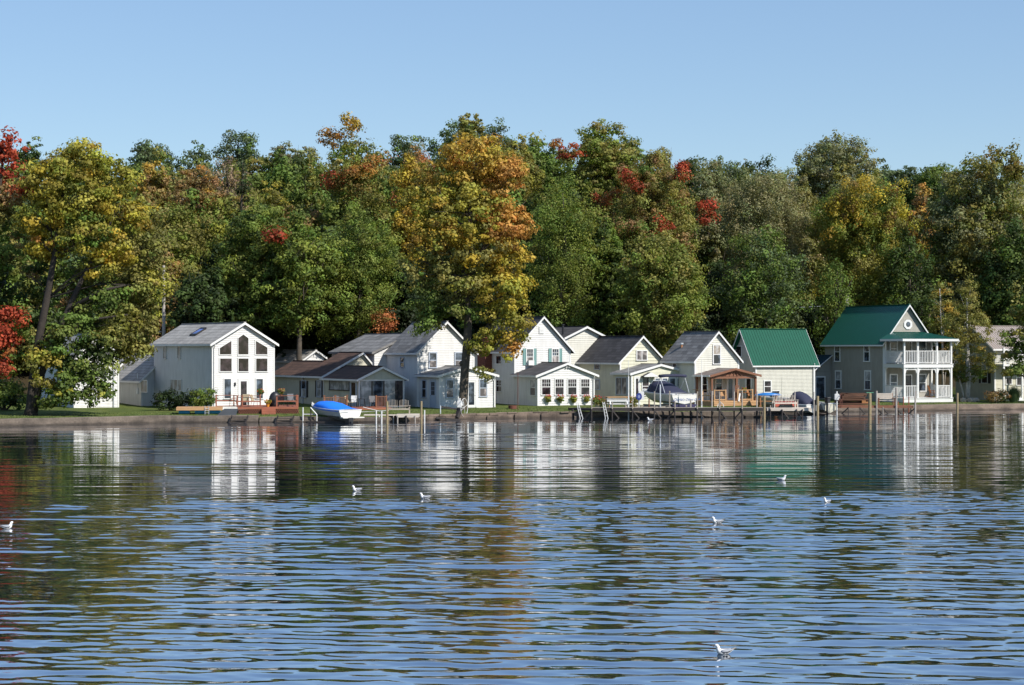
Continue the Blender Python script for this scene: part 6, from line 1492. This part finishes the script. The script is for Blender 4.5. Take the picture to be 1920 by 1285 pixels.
b.tube([(-.55, 4.0, 1.75), (.55, 4.0, 1.75)], .025, 5); b.tube([(-.9, 4.4, 1.0), (-.3, 4.9, 1.05), (.3, 4.9, 1.05), (.9, 4.4, 1.0)], .03, 5); b.build('windshield_frame', PIPE, cbt)
ws.add([(-.9, 4.42, 1.0), (-.3, 4.92, 1.05), (-.2, 4.05, 1.76), (-.56, 4.0, 1.75), (.3, 4.92, 1.05), (.2, 4.05, 1.76), (.9, 4.42, 1.0), (.56, 4.0, 1.75)], [(0,1,2,3), (1,4,5,2), (4,6,7,5)]); ws.build('windshield', GLASSB, cbt)
b = MB(); b.loft([[(x, 1.9 + q, 2.05 + zz + .06*cos(x*1.2)) for q, zz in ((-.28, 0), (-.2, .14), (.15, .16), (.3, .02), (0, -.06))] for x in (-1.1, -.6, 0, .6, 1.1)]); b.build('folded_bimini', NAVY, cbt, smooth=True)
b = MB()
for s in (-1, 1): b.tube([(s*1.08, 1.9, 2.03), (s*1.05, 1.2, .9)], .02, 5); b.tube([(s*1.08, 1.9, 2.03), (s*1.05, 2.7, .98)], .02, 5)
b.build('bimini_frame', PIPE, cbt)
b = MB()
for x in (-.75, .7): b.box(x-.05, x+.05, -.05, .1, .84, .88)
b.box(-1.07, -.9, -.02, 0, .3, .34); b.build('cleats', mat('navy_strap', (.02, .03, .12), .6), cbt)
b = MB(); b.box(-1.05, 1.05, -.03, -.005, -.02, .1); b.box(-.9, .9, -.02, .6, -.12, .06); b.build('boot_stripe', mat('deep_navy_paint', (.03, .025, .08), .5), cbt); cbt.scale = (1.1, 1.1, 1.15)
cu = bpy.data.curves.new('lettering', 'FONT'); cu.body = "Charlie's Other Girl"; cu.size = .27; cu.shear = .35; cu.extrude = .003; cu.align_x = 'CENTER'
to = bpy.data.objects.new('tmp_text', cu); COL.objects.link(to); bpy.context.view_layer.update()
me = bpy.data.meshes.new_from_object(to.evaluated_get(bpy.context.evaluated_depsgraph_get())); bpy.data.objects.remove(to)
me.materials.append(mat('blue_lettering', (.12, .17, .38), .5)); to = bpy.data.objects.new('transom_lettering', me); COL.objects.link(to); to.parent = cbt; to.location = (.12, -.015, .36); to.rotation_euler = (R(90), 0, 0)
me.transform(Matrix.Translation((0, 0, 0)))
root = spot('boat_lift', 'grey boat lift frame with beams and tall poles under the raised white cruiser', 'boat lift', Vector((xp(1240, 150), 150.0, 0)), 24)
b = MB(); b.bar((-1.6, .2, .8), (3.3, .2, .8), .14, .16); b.bar((-1.6, 3.4, .8), (3.0, 3.4, .8), .14, .16); b.bar((.6, -.3, .92), (.6, 4.2, .92), .12, .12); b.bar((2.2, -.3, .92), (2.2, 4.2, .92), .12, .12); b.build('cradle', WOODGREY, root)
for x, y, t in ((-.1, .0, 2.7), (3.2, 0, 1.4), (-1.7, 2.6, 1.5), (2.9, 3.6, 1.2)): b = MB(); b.tube([(x, y, -.6 if y < 1 else .4), (x, y, t)], .06, 7); b.build('lift_post', PIPE, root)
b = MB(); 
for x, z in ((.5, .28), (1.2, .22), (2.0, .25), (2.9, .3)): b.box(x-.16, x+.16, -.25, .1, z-.1, z+.1)
b.bar((0, -.05, .12), (3.2, -.05, .25), .3, .3); b.build('float_tank', DKMETAL, root)
b = MB(); b.box(1.0, 3.4, .5, .9, .5, .74); b.build('bunk_board', RUST, root)

# small covered runabout and open skiff in the slip
p = Vector((xp(1524, 156.5), 156.5, .12)); rb_ = boat('runabout', 'small white runabout half under navy canvas in the slip behind the pale dock', p, 40, 4.4, 1.8, .95, .72, 0, .28, GEL, GEL)
b = MB(); rings = []
for t, hz in ((.02, .3), (.12, .6), (.22, .95), (.34, 1.1), (.42, 1.05), (.5, .15)):
    _, sh, bb = hull_pts(4.4, 1.8, .95, .72, 0, .28, t); rings.append([(bb * cos(a) * (1 if hz < .5 else .9), 4.4*t, sh + hz * max(0, sin(a)) ** .6) for a in [pi*k/10 for k in range(11)]])
b.loft(rings, cap=True, closed=False); b.build('canvas_cover', NAVY, rb_, smooth=True)
outboard(rb_, 0, .62)
b = MB(); 
for i in range(2, 9):
    r0, _, _ = hull_pts(4.4, 1.8, .95, .72, 0, .28, i/16); r1, _, _ = hull_pts(4.4, 1.8, .95, .72, 0, .28, (i+1)/16)
    f_ = lambda a, c_, q: (a[0] + (c_[0]-a[0])*q - .01, a[1], a[2] + (c_[2]-a[2])*q); b.add([f_(r0[0], r0[2], .3), f_(r1[0], r1[2], .3), f_(r1[0], r1[2], .75), f_(r0[0], r0[2], .75)], [(0,1,2,3)])
b.build('hull_stripe', mat('slate_stripe', (.10, .13, .15), .4), rb_)
p = Vector((xp(1556, 158.2), 158.2, .05)); sk_ = boat('skiff', 'open white skiff with a black outboard motor tied up in the slip', p, 24, 4.6, 1.75, 1.0, .82, 0, .3, GELDIRTY, GEL, 'skiff', open_=True); outboard(sk_, -.45, .8, s=1.15)
b = MB(); b.box(-.6, .6, 1.2, 1.5, .7, .76); b.box(-.7, .7, 2.4, 2.7, .74, .8); b.build('thwart', GEL, sk_)
b = MB(); b.tube([(-.1, .6, .8), (-.1, .6, 1.25), (.25, .7, 1.3)], .02, 5); b.ball((-.1, .6, 1.28), .07); b.build('steering_console', DKMETAL, sk_)
p = Vector((xp(1489, 158.5), 158.5, .35)); r2 = boat('fishing_boat', 'cream open fishing boat with windshield seen over the bench on the pale dock', p, 40, 4.6, 1.8, 1.15, .95, .1, .3, GELDIRTY, GEL, open_=True)
b = MB(); b.add([(-.6, 2.4, 1.05), (.6, 2.4, 1.05), (.45, 2.1, 1.6), (-.45, 2.1, 1.6)], [(0,1,2,3)]); b.build('windshield', GLASSB, r2); b = MB(); b.tube([(-.6, 2.4, 1.05), (-.45, 2.1, 1.6), (.45, 2.1, 1.6), (.6, 2.4, 1.05)], .025, 5); b.build('windshield_frame', WHITEPAINT, r2)
b = MB(); b.tube([(-.3, 1.2, 1.0), (-.3, 1.15, 2.8)], .012, 4); b.build('antenna', DKMETAL, r2)

# ---- wheel winch lifts
def winch(label, px, Y, ztop, wr, wm, dx=.55, low=.75):
    root = spot('lift_winch', label, 'winch', Vector((xp(px, Y), Y, -.8)), 0); z0 = ztop + .8
    b = MB(); b.tube([(0, 0, 0), (0, 0, z0)], .065, 8); b.build('post', WHITEPAINT, root)
    b = MB(); b.box(-.2, .16, -.16, .14, z0 - .75, z0 - .22); b.box(.1, .28, -.12, .1, z0 - .62, z0 - .3); b.build('gearbox', WHITEPAINT, root, bevel=.02)
    c_ = Vector((.36, -.05, z0 - low)); b = MB(); n = 22; nx = Vector((.93, -.36, 0)); t1 = Vector((.36, .93, 0)); t2 = Vector((0, 0, 1))
    pts = [c_ + (t1 * cos(2*pi*k/n) * wr + t2 * sin(2*pi*k/n) * wr) for k in range(n + 1)]; b.tube(pts, .022, 5, cap=False)
    for k in range(4): a = k*pi/2 + .3; b.tube([c_, c_ + t1*cos(a)*wr + t2*sin(a)*wr], .014, 4)
    b.tube([c_, c_ - nx * .3], .04, 6); b.build('hand_wheel', wm, root)
winch('white lift winch with a large hand wheel standing before the big autumn tree', 862, 145.0, 1.72, .72, WHITEPAINT)
winch('white lift winch with a dark hand wheel right of the open skiff', 1569, 158.2, 1.95, .62, RUST, low=.85)
root = spot('boat_cradle', 'dark empty boat cradle beams beside the winch under the big autumn tree', 'cradle', Vector((xp(826, 144.5), 144.5, 0)), 0)
b = MB(); b.bar((0, -.1, 1.05), (1.75, .2, .78), .12, .14); b.bar((-.3, -1.3, .2), (1.6, -.9, .02), .14, .14); b.bar((1.3, -.2, .2), (1.55, .1, .85), .3, .3); b.build('beams', WOODDARK, root)
b = MB(); b.tube([(0, -.25, -.7), (0, -.25, 1.15)], .05, 7); b.build('corner_pipe', PIPE, root)

# ---- fire pit, picnic table, pots, sign, ladders
p = on_ground(961, 153.8); root = spot('fire_ring', 'rusty round steel fire ring on the lawn left of the shuttered house', 'fire pit', p); b = MB(); n = 18
ring = lambda r, z: [(r*cos(2*pi*k/n), r*sin(2*pi*k/n), z) for k in range(n)]
b.loft([ring(.36, 0), ring(.36, .3), ring(.32, .3), ring(.32, .02)]); b.build('ring', RUST, root)
p = on_ground(1158, 151.9); root = spot('picnic_table', 'white painted picnic table with attached bench on the lawn behind the long dock', 'picnic table', p, 6)
b = MB()
for i in range(3): b.box(-.95, .95, -.32 + i*.22, -.12 + i*.22, .92, .96)
b.box(-.95, .95, -.345, -.325, .74, .86); b.build('tabletop', WHITEPAINT, root)
b = MB(); b.box(-.8, 1.05, -.95, -.68, .52, .56); b.box(-.8, 1.05, .7, .95, .52, .56); b.build('bench_board', WHITEPAINT, root)
for x in (-.68, .75):
    b = MB(); b.bar((x, -.85, 0), (x, -.2, .92), .06, .09, up=(1, 0, 0)); b.bar((x, .85, 0), (x, .2, .92), .06, .09, up=(1, 0, 0)); b.bar((x, -.85, .48), (x, .85, .48), .05, .08); b.build('leg_frame', WHITEPAINT, root)
p = on_ground(1163, 154.0); root = spot('wooden_table', 'plain tan wooden table behind the white picnic table', 'table', p, 15); b = MB(); b.box(-1.3, 1.0, -.5, .5, 1.0, 1.06); b.build('tabletop', WOODTAN, root)
for x in (-1.1, .8):
    for y in (-.4, .4): b = MB(); b.box(x-.04, x+.04, y-.04, y+.04, 0, 1.0); b.build('leg', WOODTAN, root)
flowerpot(on_ground(1122, 152.6), 'large clay pot of red geraniums left of the white picnic table', .34, .45, RED, PINKPOT, 21, .95, gy=('ol', 'gr'))
flowerpot(on_ground(1186, 152.8), 'large pot of red geraniums right of the white picnic table', .3, .4, RED, PINKPOT, 22, 1.1, gy=('ol', 'gr'))
Y_ = 149.6; root = spot('life_ring_sign', 'navy round sign and white box on a post left of the cruiser', 'sign', Vector((xp(1198, Y_), Y_, .3)), 0)
b = MB(); b.tube([(0, 0, 0), (0, 0, 1.9)], .04, 6); b.build('post', PIPE, root)
b = MB(); b.prism([(.24*cos(2*pi*k/20), 1.42 + .3*sin(2*pi*k/20)) for k in range(20)], 'y', -.12, -.06); b.build('disc', mat('navy_sign', (.02, .04, .2), .5), root)
b = MB(); b.prism([(.11*cos(2*pi*k/16), 1.42 + .14*sin(2*pi*k/16)) for k in range(16)], 'y', -.135, -.122); b.build('emblem', mat('pale_blue_emblem', (.2, .25, .45), .5), root)
b = MB(); b.box(.12, .42, -.1, .15, 1.15, 1.85); b.build('box', WHITEPAINT, root)
for k, (x0, y0, x1, y1) in enumerate(((1082.5, 755, 1091, 783), (1131.5, 754, 1138, 783))):
    Y_ = 147.5; a_ = W(x0, y0, Y_ + .2); c_ = W(x1, y1, Y_); root = spot('dock_ladder', ['narrow white ladder leaning into the water at the gangway', 'narrow white ladder leaning into the water left of the white picnic table'][k], 'ladder', c_); b = MB(); d_ = a_ - c_
    for s in (-.07, .07): b.tube([(s*1.6, 0, -.2), tuple(d_ + Vector((s, 0, 0)))], .03, 6)
    for q in range(5): m_ = d_ * (q + .5) / 5; b.tube([tuple(m_ + Vector((-.09, 0, 0))), tuple(m_ + Vector((.09, 0, 0)))], .02, 5)
    b.build('rails', WHITEPAINT, root)
# flower baskets under the sunroom windows
for i, x in enumerate((1025, 1048.5, 1073.5, 1097.5)):
    u, z = E_.Fp(x, 747, 0); q = E_.O + E_.u * u - E_.v * .22 + Vector((0, 0, z - .28))
    root = spot('flower_basket', ['first', 'second', 'third', 'fourth'][i] + ' flower basket from the left under the sunroom windows of the shuttered house', 'flower basket', q, 28, 'baskets under the sunroom windows')
    b = MB(); n = 10; b.loft([[(r_2*cos(2*pi*k/n), r_2*sin(2*pi*k/n)*.7, z_) for k in range(n)] for r_2, z_ in ((.06, 0), (.2, .1), (.27, .26))]); b.build('basket', mat('dark_basket', (.05, .09, .06), .8), root)
    me = leaves_mesh('foliage', [((0, 0, .3), (.34, .24, .16), g1(('yg', 2), ('mg', 2)), 1), ((.08, 0, .1), (.24, .2, .16), g1(('yg', 1), ('gr', 1)), 1)], np.random.default_rng(60 + i), leaf=.09, cl=.14, per=26); o = bpy.data.objects.new('foliage', me); COL.objects.link(o); o.parent = root
    b = MB(); r = random.Random(i)
    for _ in range(15): b.ball((r.uniform(-.3, .3), r.uniform(-.22, .05), r.uniform(.4, .62)), .04, seg=5, rings=4)
    b.build('blossoms', RED, root)

# ---- things on and by the brown porch
ho = lambda u, v, z: Hh.O + Hh.u * u + Hh.v * v + Vector((0, 0, z))
chair(ho(.7, .5, zp), 20, 'dark grey chair on the left of the brown timber porch', GREYFAB); chair(ho(2.0, .9, zp), 0, 'tan wooden chair in the middle of the brown timber porch', WOODTAN, WOODTAN)
root = spot('high_stool', 'dark brown high bar chair on the brown timber porch beside the tallest post', 'stool', ho(2.75, -.3, zp), 28); b = MB(); b.box(-.22, .22, -.2, .2, .72, .77); b.build('seat', WOODBRN, root)
b = MB(); 
for z in (1.0, 1.14, 1.28): b.box(-.2, .2, .18, .22, z, z + .07)
b.build('backrest', WOODBRN, root)
for x in (-.2, .2):
    for y in (-.18, .2): b = MB(); b.box(x-.025, x+.025, y-.025, y+.025, 0, .72 if y < 0 else 1.4); b.build('leg', WOODBRN, root)
table(ho(4.0, .6, zp), 0, 'orange brown wooden table behind the right porch rail', .5, LUMBER)
chair(ho(4.55, .2, zp), 60, 'orange brown wooden chair at the right end of the brown timber porch', LUMBER, LUMBER); flowerpot(ho(4.0, .6, zp + .73), 'little pot of pink flowers on the porch table', .1, .12, RED, TERRA, 30, 1.3)
root = spot('white_planks', 'pair of white boards leaning against the porch step', 'boards', ho(2.3, -1.0, 0.05), 28); b = MB(); b.bar((0, 0, .35), (.35, .3, 1.05), .13, .03, up=(0, -1, 0)); b.bar((.35, 0, .35), (.6, .3, .85), .13, .03, up=(0, -1, 0)); b.build('boards', WHITEPAINT, root)
Y_ = 149.6; root = spot('wire_hoop_stand', 'white wire hoop stand on the lawn edge behind the long dock near the porch steps', 'stand', Vector((xp(1351, Y_), Y_, .86 - .3)), 0); b = MB()
for s in (-1, 1): b.tube([(s*.3, -.1, 0), (s*.22, 0, .5), (0, 0, .72), (-s*.05, .1, .4), (s*.1, .25, 0)], .028, 5)
b.build('hoops', WHITEPAINT, root)
p = ho(4.9, -1.0, 0.0); chair(p + Vector((.75, -.6, 0)), 10, 'grey sling chair on the lawn between the porch deck and the kayak', GREYFAB, None, high=1.15)
chair(p + Vector((.05, -.2, 0)), -40, 'light wooden folding chair right beside the porch deck', WOODPALE, WOODTAN)
q_ = Vector((xp(1440, 158), 158, 1.62)); root = spot('blue_kayak', 'blue and white kayak lying upside down on a wooden rack before the green roofed cottage', 'kayak', q_, 5); b = MB()
b.loft([[(x, hw*cos(a), hw*.75*max(-.25, sin(a))) for a in [2*pi*k/12 for k in range(12)]] for x, hw in ((-1.2, .02), (-1.0, .16), (-.5, .27), (0, .3), (.5, .27), (1.0, .16), (1.2, .02))]); b.build('hull', mat('blue_kayak_hull', (.03, .18, .5), .3, amt=.3), root, smooth=True)
root = spot('kayak_rack', 'wooden sawhorse rack carrying the blue kayak', 'rack', Vector((xp(1440, 158), 158, gz(xp(1440, 158), 161))), 5); b = MB()
for x in (-.7, .7):
    b.bar((x, -.3, 0), (x, -.05, 1.0), .08, .08); b.bar((x, .3, 0), (x, .05, 1.0), .08, .08); b.box(x-.05, x+.05, -.35, .35, .98, 1.06)
b.bar((-.7, 0, .6), (.7, 0, .6), .06, .08); b.build('trestles', LUMBER, root)
root = spot('red_cart', 'small red wagon with a round red wheel under the bleached bench', 'wagon', Vector((xp(1478, 157), 157, .75)), 8); b = MB(); b.box(-1.3, .55, -.3, .3, .12, .38); b.build('tray', mat('red_paint', (.32, .03, .02), .5, amt=.2), root)
b = MB(); b.tube([(.45, -.42, .15), (.45, -.34, .15)], .24, 14); b.tube([(-1.1, -.42, .12), (-1.1, -.34, .12)], .2, 14); b.build('wheel', mat('faded_red', (.5, .1, .06), .6), root)
# lumber pile
p = on_ground(1598, 165.5); root = spot('lumber_pile', 'long stack of orange brown boards on the lawn against the taupe house', 'lumber pile', p + Vector((0, 0, .0)), 10); r = random.Random(5); b = MB(); e_ = MB()
for j in range(7):
    z = .12 + j * .14; n = 6 - (j > 4)
    for i in range(n):
        y = -.55 + i * .22 + r.uniform(-.03, .03); x0 = -1.6 + r.uniform(-.25, .2) + j * .06; x1 = 1.55 - j * .1 + r.uniform(-.3, .2); (e_ if (j in (1, 2) and i < 1) else b).bar((x0 if not (j in (1, 2) and i < 1) else .7, y, z + r.uniform(-.01, .02)), (x1, y, z + r.uniform(-.02, .03) + (.05 if j > 4 else 0)), .19, .12)
for i in range(6): y = r.uniform(-.5, .5); b.bar((r.uniform(-1.3, -.3), y, 1.12), (r.uniform(.5, 1.7), y + r.uniform(-.2, .2), r.uniform(.95, 1.2)), .16, .05)
b.build('boards', mat('brown_lumber', (.105, .045, .024), .8, 'wood', amt=.5), root); e_.build('boards', mat('bright_orange_lumber', (.36, .155, .055), .8, 'wood', amt=.25), root)
# porch furniture of the tall house
ko = lambda u, v, z: K.O + K.u * u + K.v * v + Vector((0, 0, z))
root = spot('rocking_chair', 'brown wooden rocking chair on the lower white porch', 'rocking chair', ko(4.05, pv + 1.2, z1 + .06), 60); b = MB(); b.box(-.25, .25, -.25, .22, .42, .46); b.build('seat', LUMBER, root); b = MB()
for i in range(6): b.bar((-.22 + i*.088, .2, .46), (-.22 + i*.088, .45, 1.15), .06, .02, up=(1, 0, 0))
b.build('backrest', LUMBER, root)
for x in (-.25, .25): b = MB(); b.tube([(x, -.55, .1), (x, -.2, .03), (x, .3, .04), (x, .65, .14)], .025, 5); b.tube([(x, -.22, .04), (x, -.22, .66), (x, .3, .66)], .022, 5); b.tube([(x, .22, .04), (x, .22, .46)], .022, 5); b.build('rocker', LUMBER, root)
root = spot('white_chair', 'white slatted chair at the left end of the upper balcony', 'chair', ko(.7, -1.5, z2 + .05), 22); b = MB()
for i in range(5): b.box(-.28, .28, .2, .23, .5 + i*.12, .58 + i*.12)
b.build('backrest', WHITEPAINT, root); b = MB(); b.box(-.28, .28, -.25, .2, .42, .46); b.build('seat', WHITEPAINT, root)
for x in (-.25, .25):
    for y in (-.22, .2): b = MB(); b.box(x-.025, x+.025, y-.025, y+.025, 0, .62); b.build('leg', WHITEPAINT, root)
flowerpot(ko(1.1, -.5, z1 + .06), 'orange pumpkin coloured pot inside the left corner of the lower white porch', .2, .3, ORANGE, ORANGE, 33, .7)
# utility poles
Y_ = 176; root = spot('utility_pole', 'pale utility pole rising among the trees left of the tall white house', 'utility pole', on_ground(307, Y_)); b = MB(); t_ = H - (498 - YH)/F*Y_ - root.location.z; b.tube([(0, 0, -.3), (0, 0, t_)], [.2, .13], 9); b.build('shaft', POLEW, root)
b = MB(); b.bar((-2.6, -.2, H - (627 - YH)/F*Y_ - root.location.z - .1), (-.2, -.1, H - (622 - YH)/F*Y_ - root.location.z), .09, .09); b.build('service_arm', POLEW, root)
Y_ = 196; root = spot('utility_pole', 'weathered utility pole top with a slack wire behind the dark green roof', 'utility pole', on_ground(1588, Y_)); b = MB(); t_ = H - (555 - YH)/F*Y_ - root.location.z; b.tube([(0, 0, -.3), (0, 0, t_)], [.26, .2], 9); b.build('shaft', POLEW, root)
b = MB(); b.tube([(0, -.2, t_ - .5), (-1.2, 0, t_ - .85), (-2.4, .3, t_ - 1.1), (-12, 3, t_ - 1.6)], .03, 4); b.build('wire', PIPE, root)

# ---- gulls
def gull_mesh():
    body = MB(); n = 14
    # spine rings: (x, z, half width, half height)
    st = [(-.215, .092, .004, .003), (-.18, .082, .020, .010), (-.13, .066, .044, .030), (-.07, .050, .064, .050), (-.01, .042, .074, .060), (.05, .048, .070, .064), (.092, .068, .058, .058), (.112, .100, .044, .046),
          (.120, .132, .037, .040), (.128, .160, .036, .038), (.144, .180, .034, .034), (.166, .184, .027, .027), (.184, .176, .012, .013)]
    rings = []
    for i, (x, z, hw, hh) in enumerate(st):
        a = st[max(0, i-1)]; b_ = st[min(len(st)-1, i+1)]; d = Vector((b_[0]-a[0], 0, b_[1]-a[1])).normalized(); nrm = Vector((-d.z, 0, d.x))
        rings.append([Vector((x, 0, z)) + Vector((0, 1, 0)) * hw * cos(2*pi*k/n) + nrm * hh * sin(2*pi*k/n) for k in range(n)])
    body.loft(rings); return body
def gull(px, py, yaw, label, s=1.0, i=0):
    p = at_z(px, py, 0.0); p.z = -.012; root = spot('gull', label, 'gull', p, yaw, 'gulls floating on the lake')
    if gull.proto is None:
        parts = []
        parts.append((gull_mesh(), 'body', mat('gull_white', (.82, .82, .82), .6, amt=.03), True))
        for sd in (-1, 1):
            w_ = MB(); w_.loft([[(x, sd*(yy + o), z + o2) for (o, o2) in ((0, up), (.012, 0), (0, -up), (-.008, 0))] for x, yy, z, up in ((.078, .058, .070, .020), (.03, .072, .068, .040), (-.05, .068, .070, .040), (-.12, .048, .084, .028), (-.18, .026, .102, .014))]); parts.append((w_, 'wing', mat('gull_grey', (.30, .32, .36), .6, amt=.06), True))
            t_ = MB(); t_.loft([[(x, sd*(yy + o), z + o2) for (o, o2) in ((0, up), (.006, 0), (0, -up), (-.006, 0))] for x, yy, z, up in ((-.165, .027, .100, .015), (-.22, .014, .114, .011), (-.275, .003, .124, .003))]); parts.append((t_, 'wing_tip', BLACK, False))
        bk = MB(); bk.tube([(.178, 0, .178), (.206, 0, .170), (.232, 0, .156)], [.011, .008, .003], 6); parts.append((bk, 'bill', mat('bill_dark', (.10, .05, .03), .5), False))
        ey = MB(); ey.ball((.160, -.030, .190), .005, seg=6, rings=4); ey.ball((.160, .030, .190), .005, seg=6, rings=4); parts.append((ey, 'eyes', BLACK, False))
        gull.proto = [(mb.build(nm, m, None, smooth=sm)) for mb, nm, m, sm in parts]
        for o in gull.proto: o.parent = root
    else:
        for o in gull.proto: c_ = o.copy(); COL.objects.link(c_); c_.parent = root
    root.scale = (s * .93, s * .93, s * .93)
gull.proto = None
gull(1357, 1226, 180 + 12, 'nearest gull, floating at the bottom right and facing left', 1.0)
gull(13, 991, 35, 'gull at the far left edge with its breast to the camera', 1.15)
gull(669, 921, 215, 'gull facing left, left of the gull with the low profile', 1.25)
gull(797, 935, 190, 'low gull facing left below the big autumn tree reflection', 1.2)
gull(1465, 901, -20, 'gull with an upright neck facing right below the green roofed cottage', 1.25)
gull(1551, 943, 220, 'small gull right of the upright necked one', 1.1)
gull(1345, 981, 200, 'greyish gull turned away in the bluer water', 1.15)
gull(1219, 789, 200, 'distant gull floating right under the long dark dock', 1.5)
bpy.context.view_layer.update()
